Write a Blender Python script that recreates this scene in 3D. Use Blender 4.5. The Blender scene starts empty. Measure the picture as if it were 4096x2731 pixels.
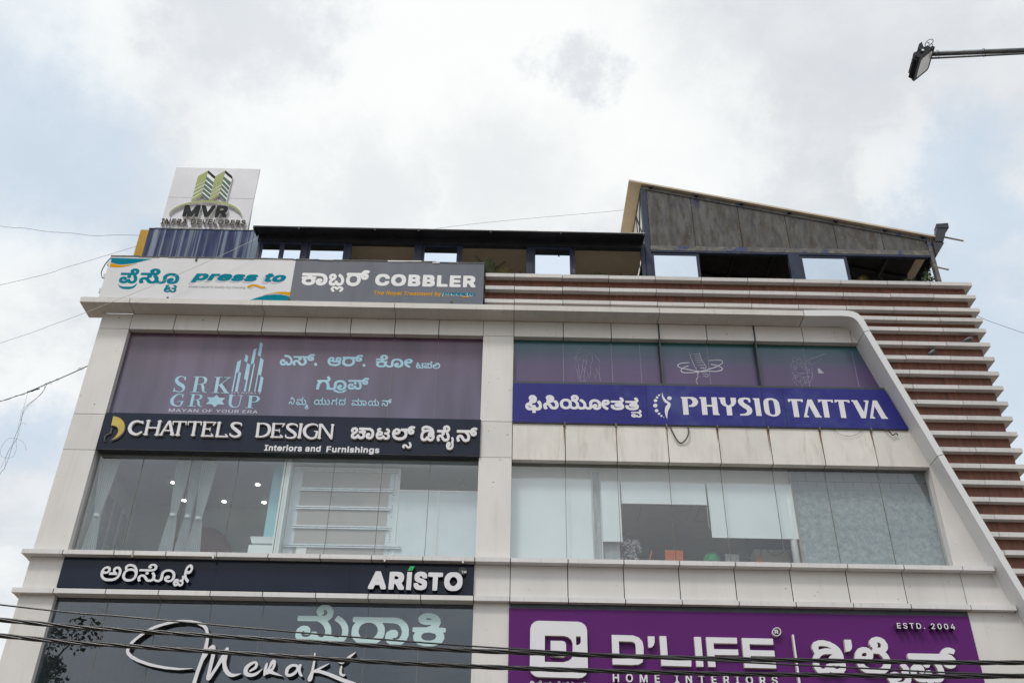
import bpy, math, random
from mathutils import Vector, Matrix
from mathutils.geometry import tessellate_polygon

random.seed(7)
scene = bpy.context.scene
col = scene.collection
R = math.radians

# ------------------------------------------------------------------ camera
PITCH, YAW, ROLL = R(33.8337), R(0.27207), R(0.94581)
CAM_POS = Vector((0.0, -20.0, 1.6))
fwd = Vector((math.sin(YAW) * math.cos(PITCH), math.cos(YAW) * math.cos(PITCH), math.sin(PITCH)))
rt0 = Vector((math.cos(YAW), -math.sin(YAW), 0))
up0 = rt0.cross(fwd)
rt = math.cos(ROLL) * rt0 + math.sin(ROLL) * up0
up = -math.sin(ROLL) * rt0 + math.cos(ROLL) * up0
cam_data = bpy.data.cameras.new('Camera')
cam_data.lens = 35.0
cam_data.sensor_width = 36.0
cam_data.clip_end = 3000
cam_data.clip_start = 0.1
cam = bpy.data.objects.new('Camera', cam_data)
M3 = Matrix((rt, up, -fwd)).transposed()
cam.matrix_world = Matrix.Translation(CAM_POS) @ M3.to_4x4()
col.objects.link(cam)
scene.camera = cam

# ------------------------------------------------------------------ exposure
scene.view_settings.view_transform = 'Standard'
scene.view_settings.look = 'None'
scene.view_settings.exposure = 0.0
scene.view_settings.gamma = 1.0
scene.cycles.use_denoising = True
scene.cycles.max_bounces = 10
scene.cycles.transparent_max_bounces = 24

# ------------------------------------------------------------------ sky and sun
SUN_EL = R(54)
SUN_AZ = R(208)          # compass style, clockwise from +Y: behind the camera, to its left
world = bpy.data.worlds.new('World')
scene.world = world
world.use_nodes = True
wn, wl = world.node_tree.nodes, world.node_tree.links
wn.clear()


def wnode(t, **kw):
    n = wn.new(t)
    for k, v in kw.items():
        setattr(n, k, v)
    return n


def wmath(op, a, b=None, clamp=False):
    n = wnode('ShaderNodeMath', operation=op, use_clamp=clamp)
    for i, s in enumerate((a, b)):
        if s is None:
            continue
        if isinstance(s, (int, float)):
            n.inputs[i].default_value = s
        else:
            wl.new(s, n.inputs[i])
    return n.outputs[0]


sky = wnode('ShaderNodeTexSky', sky_type='NISHITA')
sky.sun_disc = False
sky.sun_elevation = SUN_EL
sky.sun_rotation = SUN_AZ
sky.air_density = 1.0
sky.dust_density = 2.0
bg_sky = wnode('ShaderNodeBackground')
bg_sky.inputs['Strength'].default_value = 0.10
wl.new(sky.outputs[0], bg_sky.inputs['Color'])
tc = wnode('ShaderNodeTexCoord')
sep = wnode('ShaderNodeSeparateXYZ')
wl.new(tc.outputs['Generated'], sep.inputs[0])
# cloud deck: the view direction projected on a level sheet of cloud
den = wmath('MAXIMUM', wmath('ADD', sep.outputs['Z'], 0.12), 0.05)
comb = wnode('ShaderNodeCombineXYZ')
wl.new(wmath('DIVIDE', sep.outputs['X'], den), comb.inputs[0])
wl.new(wmath('DIVIDE', sep.outputs['Y'], den), comb.inputs[1])


def wnoise(scale, detail, rough, w=0.0, vec=None):
    n = wnode('ShaderNodeTexNoise', noise_dimensions='4D')
    n.inputs['Scale'].default_value = scale
    n.inputs['Detail'].default_value = detail
    n.inputs['Roughness'].default_value = rough
    n.inputs['W'].default_value = w
    wl.new(vec or comb.outputs[0], n.inputs['Vector'])
    return n


nA = wnoise(1.5, 9, 0.60, 3.1)
nB = wnoise(4.2, 9, 0.66, 8.7)
nW = wnoise(7.0, 9, 0.68, 1.7, tc.outputs['Generated'])
# warped direction for the cloud gaps
vs = wnode('ShaderNodeVectorMath', operation='SCALE')
wl.new(nW.outputs['Color'], vs.inputs[0])
vs.inputs['Scale'].default_value = 0.26
va = wnode('ShaderNodeVectorMath', operation='ADD')
wl.new(tc.outputs['Generated'], va.inputs[0])
wl.new(vs.outputs[0], va.inputs[1])
vsub = wnode('ShaderNodeVectorMath', operation='SUBTRACT')
wl.new(va.outputs[0], vsub.inputs[0])
vsub.inputs[1].default_value = (0.13, 0.13, 0.13)


def blob(d, r0, r1):
    dist = wnode('ShaderNodeVectorMath', operation='DISTANCE')
    wl.new(vsub.outputs[0], dist.inputs[0])
    dist.inputs[1].default_value = d
    mr = wnode('ShaderNodeMapRange', interpolation_type='SMOOTHSTEP')
    mr.inputs['From Min'].default_value = r1
    mr.inputs['From Max'].default_value = r0
    wl.new(dist.outputs['Value'], mr.inputs['Value'])
    return mr.outputs[0]


def wmax(lst):
    o = lst[0]
    for b in lst[1:]:
        o = wmath('MAXIMUM', o, b)
    return o


blue = wmax([
    blob((-0.432, 0.643, 0.633), 0.02, 0.17),
    blob((-0.344, 0.73, 0.591), 0.01, 0.09),
    blob((0.425, 0.66, 0.619), 0.02, 0.1),
    blob((0.41, 0.719, 0.561), 0.03, 0.14),
    blob((0.454, 0.749, 0.482), 0.03, 0.16),
    blob((-0.419, 0.802, 0.425), 0.01, 0.08),
])
grey = wmax([
    blob((-0.25, 0.594, 0.764), 0.03, 0.1),
    blob((-0.204, 0.606, 0.769), 0.01, 0.07),
    blob((0.059, 0.637, 0.768), 0.015, 0.05),
    blob((0.076, 0.655, 0.752), 0.02, 0.055),
    blob((0.067, 0.675, 0.735), 0.005, 0.04),
    blob((-0.43, 0.812, 0.395), 0.01, 0.12),
    blob((-0.313, -0.858, 0.407), 0.02, 0.16),
    blob((-0.354, -0.835, 0.421), 0.02, 0.1),
    blob((-0.121, -0.949, 0.29), 0.02, 0.14),
    blob((0.324, -0.856, 0.402), 0.02, 0.14),
    blob((-0.256, -0.928, 0.272), 0.02, 0.1),
])
faint = wmax([
    blob((0.308, 0.607, 0.733), 0.05, 0.2),
    blob((0.218, 0.599, 0.77), 0.03, 0.12),
    blob((-0.019, 0.736, 0.677), 0.02, 0.12),
    blob((-0.147, 0.727, 0.671), 0.02, 0.1),
    blob((0.346, 0.641, 0.685), 0.01, 0.09),
    blob((-0.353, 0.693, 0.629), 0.02, 0.12),
    blob((0.413, 0.601, 0.684), 0.02, 0.12),
])
white = wmax([
    blob((-0.125, 0.651, 0.748), 0.08, 0.24),
    blob((-0.062, 0.7, 0.712), 0.06, 0.17),
    blob((0.127, 0.657, 0.743), 0.05, 0.14),
    blob((0.008, 0.624, 0.782), 0.05, 0.15),
    blob((0.179, 0.692, 0.699), 0.02, 0.1),
    blob((0.349, 0.668, 0.657), 0.03, 0.07),
    blob((0.406, 0.672, 0.619), 0.005, 0.05),
    blob((-0.428, 0.776, 0.464), 0.02, 0.1),
    blob((-0.442, 0.708, 0.551), 0.01, 0.08),
    blob((-0.38, 0.591, 0.711), 0.02, 0.12),
    blob((-0.348, -0.853, 0.389), 0.02, 0.06),
    blob((-0.33, -0.867, 0.373), 0.01, 0.05),
    blob((-0.248, -0.922, 0.298), 0.01, 0.07),
    blob((-0.074, -0.956, 0.284), 0.01, 0.06),
    blob((0.069, -0.905, 0.419), 0.02, 0.09),
    blob((-0.334, -0.794, 0.509), 0.02, 0.1),
    blob((0.237, -0.82, 0.521), 0.02, 0.06),
])

bright = wmath('ADD', wmath('MULTIPLY', nA.outputs['Fac'], 0.55), wmath('MULTIPLY', nB.outputs['Fac'], 0.45))
br = wnode('ShaderNodeMapRange', interpolation_type='SMOOTHSTEP')
br.inputs['From Min'].default_value = 0.38
br.inputs['From Max'].default_value = 0.56
wl.new(bright, br.inputs['Value'])


def wmix(fac, a, b):
    n = wnode('ShaderNodeMix', data_type='RGBA')
    if isinstance(fac, (int, float)):
        n.inputs[0].default_value = fac
    else:
        wl.new(fac, n.inputs[0])
    for i, c in ((6, a), (7, b)):
        if isinstance(c, tuple):
            n.inputs[i].default_value = (*c, 1)
        else:
            wl.new(c, n.inputs[i])
    return n.outputs[2]


c_cloud = wmix(br.outputs[0], (0.76, 0.80, 0.835), (0.985, 1.0, 0.985))
c_cloud = wmix(wmath('MULTIPLY', white, 0.9, True), c_cloud, (1.05, 1.065, 1.045))
c_cloud = wmix(wmath('MULTIPLY', faint, 0.42, True), c_cloud, (0.70, 0.72, 0.76))
c_cloud = wmix(wmath('MULTIPLY', grey, 0.62, True), c_cloud, (0.68, 0.72, 0.78))
c_cloud = wmix(wmath('MULTIPLY', blue, 0.85, True), c_cloud, (0.63, 0.74, 0.86))
# thin cloud lit brightly round the sun, behind the camera
sund = (math.sin(SUN_AZ) * math.cos(SUN_EL), math.cos(SUN_AZ) * math.cos(SUN_EL), math.sin(SUN_EL))
dotn = wnode('ShaderNodeVectorMath', operation='DOT_PRODUCT')
wl.new(tc.outputs['Generated'], dotn.inputs[0])
dotn.inputs[1].default_value = sund
glow = wmath('POWER', wmath('MAXIMUM', dotn.outputs['Value'], 0.0), 5.0)
# low cloud towards the horizon is duller
lowm = wnode('ShaderNodeMapRange', interpolation_type='SMOOTHSTEP')
lowm.inputs['From Min'].default_value = 0.0
lowm.inputs['From Max'].default_value = 0.35
lowm.inputs['To Min'].default_value = 0.72
lowm.inputs['To Max'].default_value = 1.0
wl.new(sep.outputs['Z'], lowm.inputs['Value'])
bg_cloud = wnode('ShaderNodeBackground')
wl.new(c_cloud, bg_cloud.inputs['Color'])
wl.new(wmath('MULTIPLY', wmath('ADD', wmath('MULTIPLY', glow, 0.7), 1.05), lowm.outputs[0]), bg_cloud.inputs['Strength'])
mixs = wnode('ShaderNodeMixShader')
mixs.inputs[0].default_value = 0.88
wl.new(bg_sky.outputs[0], mixs.inputs[1])
wl.new(bg_cloud.outputs[0], mixs.inputs[2])
wout = wnode('ShaderNodeOutputWorld')
wl.new(mixs.outputs[0], wout.inputs['Surface'])

sun_data = bpy.data.lights.new('Sun', 'SUN')
sun_data.energy = 1.5
sun_data.angle = R(10)
sun_data.color = (1.0, 0.96, 0.90)
sun = bpy.data.objects.new('sun', sun_data)
sun.rotation_euler = Vector(sund).to_track_quat('Z', 'Y').to_euler()
sun.location = (-12, -30, 40)
col.objects.link(sun)


# ------------------------------------------------------------------ object helpers
def root_of(o):
    while o.parent:
        o = o.parent
    return o


def thing(name, label, cat, loc=(0, 0, 0), group=None):
    o = bpy.data.objects.new(name, None)
    o.empty_display_size = 0.2
    o.location = loc
    col.objects.link(o)
    o['label'] = label
    o['category'] = cat
    if group:
        o['group'] = group
    return o


def tag(o, label, cat, group=None):
    o['label'] = label
    o['category'] = cat
    if group:
        o['group'] = group
    return o


class MB:
    """collects faces; build() links them as one mesh object"""

    def __init__(s):
        s.v, s.f, s.m = [], [], []

    def add(s, vs, fs, mi=0):
        k = len(s.v)
        s.v += [tuple(v) for v in vs]
        s.f += [tuple(i + k for i in f) for f in fs]
        s.m += [mi] * len(fs)
        return s

    def box(s, x0, x1, y0, y1, z0, z1, mi=0):
        return s.add([(x0, y0, z0), (x1, y0, z0), (x1, y1, z0), (x0, y1, z0), (x0, y0, z1), (x1, y0, z1), (x1, y1, z1), (x0, y1, z1)],
                     [(3, 2, 1, 0), (4, 5, 6, 7), (0, 1, 5, 4), (1, 2, 6, 5), (2, 3, 7, 6), (3, 0, 4, 7)], mi)

    def prism(s, poly, y0, y1, mi=0):
        """poly: (x, z) outline, counter-clockwise seen from the street; y0 is the front"""
        a = sum(p[0] * q[1] - q[0] * p[1] for p, q in zip(poly, poly[1:] + poly[:1]))
        if a < 0:
            poly = poly[::-1]
        n = len(poly)
        tri = tessellate_polygon([[Vector((p[0], p[1], 0)) for p in poly]])
        vs = [(p[0], y0, p[1]) for p in poly] + [(p[0], y1, p[1]) for p in poly]
        fs = []
        for t in tri:
            a, b, c = t
            ar = (poly[b][0] - poly[a][0]) * (poly[c][1] - poly[a][1]) - (poly[c][0] - poly[a][0]) * (poly[b][1] - poly[a][1])
            t = (a, b, c) if ar > 0 else (c, b, a)
            fs.append(t)
            fs.append(tuple(i + n for i in reversed(t)))
        for i in range(n):
            j = (i + 1) % n
            fs.append((i, i + n, j + n, j))
        return s.add(vs, fs, mi)

    def hull8(s, a, b, mi=0):
        """a, b: two quads (4 points each) joined as a box"""
        return s.add(list(a) + list(b), [(3, 2, 1, 0), (4, 5, 6, 7), (0, 1, 5, 4), (1, 2, 6, 5), (2, 3, 7, 6), (3, 0, 4, 7)], mi)

    def tube(s, pts, r, n=8, mi=0, cap=True):
        pts = [Vector(p) for p in pts]
        rs = r if isinstance(r, (list, tuple)) else [r] * len(pts)
        k = len(s.v)
        ref = None
        vs, fs = [], []
        for i, p in enumerate(pts):
            t = (pts[min(i + 1, len(pts) - 1)] - pts[max(i - 1, 0)])
            t = t.normalized() if t.length > 1e-9 else Vector((0, 0, 1))
            if ref is None:
                ref = Vector((0, 0, 1)) if abs(t.z) < 0.9 else Vector((1, 0, 0))
            u = (ref - t * ref.dot(t)).normalized()
            w = t.cross(u)
            ref = u
            for j in range(n):
                an = 2 * math.pi * j / n
                vs.append(p + (u * math.cos(an) + w * math.sin(an)) * rs[i])
        for i in range(len(pts) - 1):
            for j in range(n):
                a, b = i * n + j, i * n + (j + 1) % n
                fs.append((a, b, b + n, a + n))
        if cap:
            fs.append(tuple(range(n))[::-1])
            fs.append(tuple((len(pts) - 1) * n + j for j in range(n)))
        return s.add(vs, fs, mi)

    def build(s, name, mat, parent=None, smooth=False, origin=None):
        off = Vector((0, 0, 0))
        if parent is not None:
            off = root_of(parent).location.copy()
        elif origin is not None:
            off = Vector(origin)
        me = bpy.data.meshes.new(name)
        me.from_pydata([(v[0] - off.x, v[1] - off.y, v[2] - off.z) for v in s.v], [], s.f)
        for m in (mat if isinstance(mat, (list, tuple)) else [mat]):
            me.materials.append(m)
        for p, mi in zip(me.polygons, s.m):
            p.material_index = mi
            p.use_smooth = smooth
        me.update()
        o = bpy.data.objects.new(name, me)
        col.objects.link(o)
        if parent is not None:
            o.parent = parent
        else:
            o.location = off
        return o


def structure(o):
    o['kind'] = 'structure'
    return o


def lerp(a, b, t):
    return a + (b - a) * t


def smooth_pts(P, n=6):
    P = [Vector(p) for p in P]
    out = []
    for i in range(len(P) - 1):
        p0 = P[i - 1] if i else P[0] * 2 - P[1]
        p1, p2 = P[i], P[i + 1]
        p3 = P[i + 2] if i + 2 < len(P) else P[-1] * 2 - P[-2]
        for k in range(n):
            t = k / n
            out.append(0.5 * ((2 * p1) + (p2 - p0) * t + (2 * p0 - 5 * p1 + 4 * p2 - p3) * t * t + (3 * p1 - p0 - 3 * p2 + p3) * t ** 3))
    out.append(P[-1])
    return out


# ------------------------------------------------------------------ materials
def new_mat(name):
    m = bpy.data.materials.new(name)
    m.use_nodes = True
    nt = m.node_tree
    nt.nodes.clear()
    out = nt.nodes.new('ShaderNodeOutputMaterial')
    return m, nt, out


def mat(name, color, rough=0.5, metal=0.0, spec=0.5, var=0.08, scale=(3, 3, 3), dirt=None, dirt_scale=(8, 8, 0.6), dirt_amt=0.0,
        dirt_range=(0.5, 0.75), coat=0.0, bump=0.0, bump_scale=40, emit=None, emit_s=1.0, sub=None, fleck=None, island=0.0):
    """principled material; colour varies with noise in world space, 'dirt' adds stains stretched along z"""
    m, nt, out = new_mat(name)
    N, Lk = nt.nodes, nt.links
    b = N.new('ShaderNodeBsdfPrincipled')
    b.inputs['Roughness'].default_value = rough
    b.inputs['Metallic'].default_value = metal
    b.inputs['Specular IOR Level'].default_value = spec
    if coat:
        b.inputs['Coat Weight'].default_value = coat
        b.inputs['Coat Roughness'].default_value = 0.03
    geo = N.new('ShaderNodeNewGeometry')

    def noise(sc, detail=4, rough_=0.6, seed=0.0):
        mp = N.new('ShaderNodeMapping')
        mp.inputs['Scale'].default_value = sc
        mp.inputs['Location'].default_value = (seed, seed * 2.3, seed * 0.7)
        Lk.new(geo.outputs['Position'], mp.inputs['Vector'])
        n = N.new('ShaderNodeTexNoise')
        n.inputs['Scale'].default_value = 1.0
        n.inputs['Detail'].default_value = detail
        n.inputs['Roughness'].default_value = rough_
        Lk.new(mp.outputs[0], n.inputs['Vector'])
        return n.outputs['Fac']

    def mix(fac, a, c, blend='MIX'):
        n = N.new('ShaderNodeMix')
        n.data_type = 'RGBA'
        n.blend_type = blend
        for i, s in ((0, fac), (6, a), (7, c)):
            if isinstance(s, (int, float)):
                n.inputs[i].default_value = s
            elif isinstance(s, tuple):
                n.inputs[i].default_value = (*s, 1)
            else:
                Lk.new(s, n.inputs[i])
        return n.outputs[2]

    def ramp(v, lo, hi, o0=0.0, o1=1.0):
        n = N.new('ShaderNodeMapRange')
        n.interpolation_type = 'SMOOTHSTEP'
        n.inputs['From Min'].default_value = lo
        n.inputs['From Max'].default_value = hi
        n.inputs['To Min'].default_value = o0
        n.inputs['To Max'].default_value = o1
        Lk.new(v, n.inputs['Value'])
        return n.outputs[0]

    lo = tuple(c * (1 - var) for c in color)
    hi = tuple(min(1, c * (1 + var)) for c in color)
    c = mix(ramp(noise(scale, 5), 0.3, 0.7), lo, hi)
    if sub:                       # a second colour in patches: (colour, scale, lo, hi)
        c = mix(ramp(noise(sub[1], 6, 0.65, 5.0), sub[2], sub[3]), c, sub[0])
    if dirt:
        d = ramp(noise(dirt_scale, 6, 0.65, 2.0), dirt_range[0], dirt_range[1], 0, dirt_amt)
        c = mix(d, c, dirt)
    if fleck:
        c = mix(ramp(noise(fleck[1], 2, 0.5, 9.0), fleck[2], fleck[3]), c, fleck[0])
    if island:
        hs = N.new('ShaderNodeHueSaturation')
        Lk.new(ramp(geo.outputs['Random Per Island'], 0, 1, 1 - island, 1 + island), hs.inputs['Value'])
        Lk.new(c, hs.inputs['Color'])
        c = hs.outputs[0]
    Lk.new(c, b.inputs['Base Color'])
    rg = ramp(noise(tuple(s * 1.7 for s in scale), 3, 0.5, 7.0), 0.3, 0.7, rough * 0.85, min(1, rough * 1.15))
    Lk.new(rg, b.inputs['Roughness'])
    if bump:
        bp = N.new('ShaderNodeBump')
        bp.inputs['Strength'].default_value = bump
        bp.inputs['Distance'].default_value = 0.01
        Lk.new(noise((bump_scale,) * 3, 4), bp.inputs['Height'])
        Lk.new(bp.outputs[0], b.inputs['Normal'])
    if emit:
        b.inputs['Emission Color'].default_value = (*emit, 1)
        b.inputs['Emission Strength'].default_value = emit_s
    Lk.new(b.outputs[0], out.inputs['Surface'])
    return m


def glass_mat(name, tint, base=0.045, refl=(0.95, 0.97, 1.0)):
    """thin sheet: see-through tint under a mirror layer that grows at grazing angles"""
    m, nt, out = new_mat(name)
    N, Lk = nt.nodes, nt.links
    tr = N.new('ShaderNodeBsdfTransparent')
    tr.inputs[0].default_value = (*tint, 1)
    gl = N.new('ShaderNodeBsdfGlossy')
    gl.inputs['Color'].default_value = (*refl, 1)
    gl.inputs['Roughness'].default_value = 0.0
    lw = N.new('ShaderNodeLayerWeight')
    lw.inputs[0].default_value = 0.5
    p = N.new('ShaderNodeMath')
    p.operation = 'POWER'
    p.inputs[1].default_value = 5.0
    Lk.new(lw.outputs['Facing'], p.inputs[0])
    ma = N.new('ShaderNodeMath')
    ma.operation = 'MULTIPLY_ADD'
    ma.use_clamp = True
    ma.inputs[1].default_value = 1 - base
    ma.inputs[2].default_value = base
    Lk.new(p.outputs[0], ma.inputs[0])
    mx = N.new('ShaderNodeMixShader')
    Lk.new(ma.outputs[0], mx.inputs[0])
    Lk.new(tr.outputs[0], mx.inputs[1])
    Lk.new(gl.outputs[0], mx.inputs[2])
    Lk.new(mx.outputs[0], out.inputs['Surface'])
    return m


def wood_mat(name, c1, c2):
    m, nt, out = new_mat(name)
    N, Lk = nt.nodes, nt.links
    geo = N.new('ShaderNodeNewGeometry')
    mp = N.new('ShaderNodeMapping')
    mp.inputs['Scale'].default_value = (9, 9, 0.5)
    Lk.new(geo.outputs['Position'], mp.inputs[0])
    n = N.new('ShaderNodeTexNoise')
    n.inputs['Scale'].default_value = 1.0
    n.inputs['Detail'].default_value = 8
    n.inputs['Roughness'].default_value = 0.7
    n.inputs['Distortion'].default_value = 0.8
    Lk.new(mp.outputs[0], n.inputs['Vector'])
    r = N.new('ShaderNodeValToRGB')
    r.color_ramp.elements[0].position = 0.32
    r.color_ramp.elements[0].color = (*c1, 1)
    r.color_ramp.elements[1].position = 0.68
    r.color_ramp.elements[1].color = (*c2, 1)
    Lk.new(n.outputs['Fac'], r.inputs[0])
    b = N.new('ShaderNodeBsdfPrincipled')
    b.inputs['Roughness'].default_value = 0.5
    Lk.new(r.outputs[0], b.inputs['Base Color'])
    Lk.new(b.outputs[0], out.inputs['Surface'])
    return m


def film_mat(name, stops, z0, z1, coat=0.7, band=0.12, transp=0.0):
    """window film: colour ramp from z0 up to z1, varied by soft noise bands"""
    m, nt, out = new_mat(name)
    N, Lk = nt.nodes, nt.links
    geo = N.new('ShaderNodeNewGeometry')
    sp = N.new('ShaderNodeSeparateXYZ')
    Lk.new(geo.outputs['Position'], sp.inputs[0])
    mr = N.new('ShaderNodeMapRange')
    mr.inputs['From Min'].default_value = z0
    mr.inputs['From Max'].default_value = z1
    Lk.new(sp.outputs['Z'], mr.inputs['Value'])
    r = N.new('ShaderNodeValToRGB')
    el = r.color_ramp.elements
    while len(el) < len(stops):
        el.new(0.5)
    for e, (p, c) in zip(el, stops):
        e.position = p
        e.color = (*c, 1)
    Lk.new(mr.outputs[0], r.inputs[0])
    mp = N.new('ShaderNodeMapping')
    mp.inputs['Scale'].default_value = (1.6, 1, 0.25)
    Lk.new(geo.outputs['Position'], mp.inputs[0])
    n = N.new('ShaderNodeTexNoise')
    n.inputs['Scale'].default_value = 1.0
    n.inputs['Detail'].default_value = 3
    Lk.new(mp.outputs[0], n.inputs['Vector'])
    mr2 = N.new('ShaderNodeMapRange')
    mr2.inputs['From Min'].default_value = 0.35
    mr2.inputs['From Max'].default_value = 0.65
    mr2.inputs['To Min'].default_value = 1 - band
    mr2.inputs['To Max'].default_value = 1 + band
    Lk.new(n.outputs['Fac'], mr2.inputs['Value'])
    hsv = N.new('ShaderNodeHueSaturation')
    Lk.new(r.outputs[0], hsv.inputs['Color'])
    Lk.new(mr2.outputs[0], hsv.inputs['Value'])
    b = N.new('ShaderNodeBsdfPrincipled')
    b.inputs['Roughness'].default_value = 0.35
    b.inputs['Coat Weight'].default_value = coat
    b.inputs['Coat Roughness'].default_value = 0.02
    Lk.new(hsv.outputs[0], b.inputs['Base Color'])
    Lk.new(b.outputs[0], out.inputs['Surface'])
    return m


def block_mat(name):
    """rough grey blockwork, half plastered"""
    m, nt, out = new_mat(name)
    N, Lk = nt.nodes, nt.links
    geo = N.new('ShaderNodeNewGeometry')
    mp = N.new('ShaderNodeMapping')
    mp.inputs['Rotation'].default_value = (R(-90), 0, 0)
    mp.inputs['Location'].default_value = (0.1, 0.13, 0)
    Lk.new(geo.outputs['Position'], mp.inputs[0])
    bk = N.new('ShaderNodeTexBrick')
    bk.inputs['Scale'].default_value = 1.0
    bk.inputs['Brick Width'].default_value = 0.42
    bk.inputs['Row Height'].default_value = 0.21
    bk.inputs['Mortar Size'].default_value = 0.008
    bk.inputs['Color1'].default_value = (0.25, 0.27, 0.28, 1)
    bk.inputs['Color2'].default_value = (0.19, 0.21, 0.23, 1)
    bk.inputs['Mortar'].default_value = (0.07, 0.085, 0.095, 1)
    Lk.new(mp.outputs[0], bk.inputs['Vector'])
    n = N.new('ShaderNodeTexNoise')
    n.inputs['Scale'].default_value = 7.0
    n.inputs['Detail'].default_value = 10
    n.inputs['Roughness'].default_value = 0.78
    Lk.new(geo.outputs['Position'], n.inputs['Vector'])
    r = N.new('ShaderNodeValToRGB')
    r.color_ramp.elements[0].position = 0.35
    r.color_ramp.elements[0].color = (0.165, 0.195, 0.21, 1)
    r.color_ramp.elements[1].position = 0.65
    r.color_ramp.elements[1].color = (0.36, 0.395, 0.41, 1)
    Lk.new(n.outputs['Fac'], r.inputs[0])
    sp = N.new('ShaderNodeSeparateXYZ')
    Lk.new(geo.outputs['Position'], sp.inputs[0])
    ad = N.new('ShaderNodeMath')
    ad.operation = 'MULTIPLY_ADD'
    ad.inputs[1].default_value = 0.8
    Lk.new(n.outputs['Fac'], ad.inputs[0])
    Lk.new(sp.outputs['Z'], ad.inputs[2])
    mr = N.new('ShaderNodeMapRange')
    mr.inputs['From Min'].default_value = 11.95
    mr.inputs['From Max'].default_value = 11.75
    Lk.new(ad.outputs[0], mr.inputs['Value'])
    mx = N.new('ShaderNodeMix')
    mx.data_type = 'RGBA'
    Lk.new(mr.outputs[0], mx.inputs[0])
    Lk.new(bk.outputs['Color'], mx.inputs[6])
    Lk.new(r.outputs[0], mx.inputs[7])
    mp2 = N.new('ShaderNodeMapping')
    mp2.inputs['Scale'].default_value = (22, 5, 2.4)
    Lk.new(geo.outputs['Position'], mp2.inputs[0])
    n2 = N.new('ShaderNodeTexNoise')
    n2.inputs['Scale'].default_value = 1.0
    n2.inputs['Detail'].default_value = 6
    Lk.new(mp2.outputs[0], n2.inputs['Vector'])
    mr3 = N.new('ShaderNodeMapRange')
    mr3.inputs['From Min'].default_value = 0.66
    mr3.inputs['From Max'].default_value = 0.74
    mr3.inputs['To Max'].default_value = 0.6
    Lk.new(n2.outputs['Fac'], mr3.inputs['Value'])
    mx2 = N.new('ShaderNodeMix')
    mx2.data_type = 'RGBA'
    Lk.new(mr3.outputs[0], mx2.inputs[0])
    Lk.new(mx.outputs[2], mx2.inputs[6])
    mx2.inputs[7].default_value = (0.5, 0.53, 0.53, 1)
    b = N.new('ShaderNodeBsdfPrincipled')
    b.inputs['Roughness'].default_value = 0.85
    Lk.new(mx2.outputs[2], b.inputs['Base Color'])
    Lk.new(b.outputs[0], out.inputs['Surface'])
    return m


def leaf_mat(name, c1, c2):
    m, nt, out = new_mat(name)
    N, Lk = nt.nodes, nt.links
    oi = N.new('ShaderNodeNewGeometry')
    n = N.new('ShaderNodeTexNoise')
    n.inputs['Scale'].default_value = 6.0
    n.inputs['Detail'].default_value = 3
    Lk.new(oi.outputs['Position'], n.inputs['Vector'])
    r = N.new('ShaderNodeValToRGB')
    r.color_ramp.elements[0].position = 0.35
    r.color_ramp.elements[0].color = (*c1, 1)
    r.color_ramp.elements[1].position = 0.65
    r.color_ramp.elements[1].color = (*c2, 1)
    Lk.new(n.outputs['Fac'], r.inputs[0])
    b = N.new('ShaderNodeBsdfPrincipled')
    b.inputs['Roughness'].default_value = 0.5
    Lk.new(r.outputs[0], b.inputs['Base Color'])
    Lk.new(b.outputs[0], out.inputs['Surface'])
    return m


DIRT = (0.22, 0.20, 0.17)
M = {}
M['panel'] = mat('white_composite_panel', (0.61, 0.593, 0.575), 0.36, island=0.035, var=0.05, scale=(0.9, 0.9, 0.5), dirt=(0.40, 0.35, 0.28), dirt_scale=(7, 7, 0.5), dirt_amt=0.34, dirt_range=(0.52, 0.82),
                 fleck=((0.12, 0.10, 0.08), (11, 11, 16), 0.74, 0.78))
M['panel_stained'] = mat('rain_stained_panel', (0.62, 0.60, 0.565), 0.45, island=0.04, var=0.06, scale=(2, 2, 1.2), dirt=(0.30, 0.22, 0.13), dirt_scale=(7, 7, 0.28), dirt_amt=0.6, dirt_range=(0.56, 0.82),
                         sub=((0.46, 0.42, 0.36), (6, 6, 1.2), 0.5, 0.85))
M['fin'] = mat('weathered_aluminium_cladding', (0.52, 0.505, 0.495), 0.42, island=0.06, var=0.05, scale=(2, 2, 2), dirt=(0.23, 0.21, 0.19), dirt_scale=(26, 26, 1.4), dirt_amt=0.55, dirt_range=(0.5, 0.8))
M['ledge'] = mat('dusty_white_cladding', (0.62, 0.61, 0.61), 0.40, island=0.04, var=0.04, scale=(2, 2, 2), dirt=(0.30, 0.26, 0.24), dirt_scale=(22, 22, 1.5), dirt_amt=0.5, dirt_range=(0.52, 0.82))
M['cornice'] = mat('cornice_cladding', (0.54, 0.515, 0.49), 0.42, island=0.03, var=0.05, scale=(2, 2, 2), dirt=(0.30, 0.26, 0.22), dirt_scale=(14, 3, 2.0), dirt_amt=0.5, dirt_range=(0.5, 0.85))
M['arch'] = mat('smooth_white_cladding', (0.62, 0.63, 0.64), 0.35, var=0.02, scale=(0.7, 0.7, 0.7))
M['joint'] = mat('black_joint_sealant', (0.012, 0.012, 0.012), 0.8)
M['wood'] = wood_mat('red_brown_wood_laminate', (0.065, 0.018, 0.010), (0.190, 0.060, 0.030))
M['core'] = mat('painted_concrete', (0.42, 0.39, 0.35), 0.85, var=0.12)
M['white_paint'] = mat('white_wall_paint', (0.68, 0.69, 0.68), 0.7, var=0.04)
M['frame_dark'] = mat('dark_aluminium_frame', (0.030, 0.038, 0.050), 0.45, var=0.2)
M['joint_line'] = mat('silicone_pane_joint', (0.16, 0.145, 0.12), 0.7)
M['glass'] = glass_mat('clear_window_glass', (0.955, 0.975, 0.975), 0.068, (0.93, 0.94, 0.97))
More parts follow.
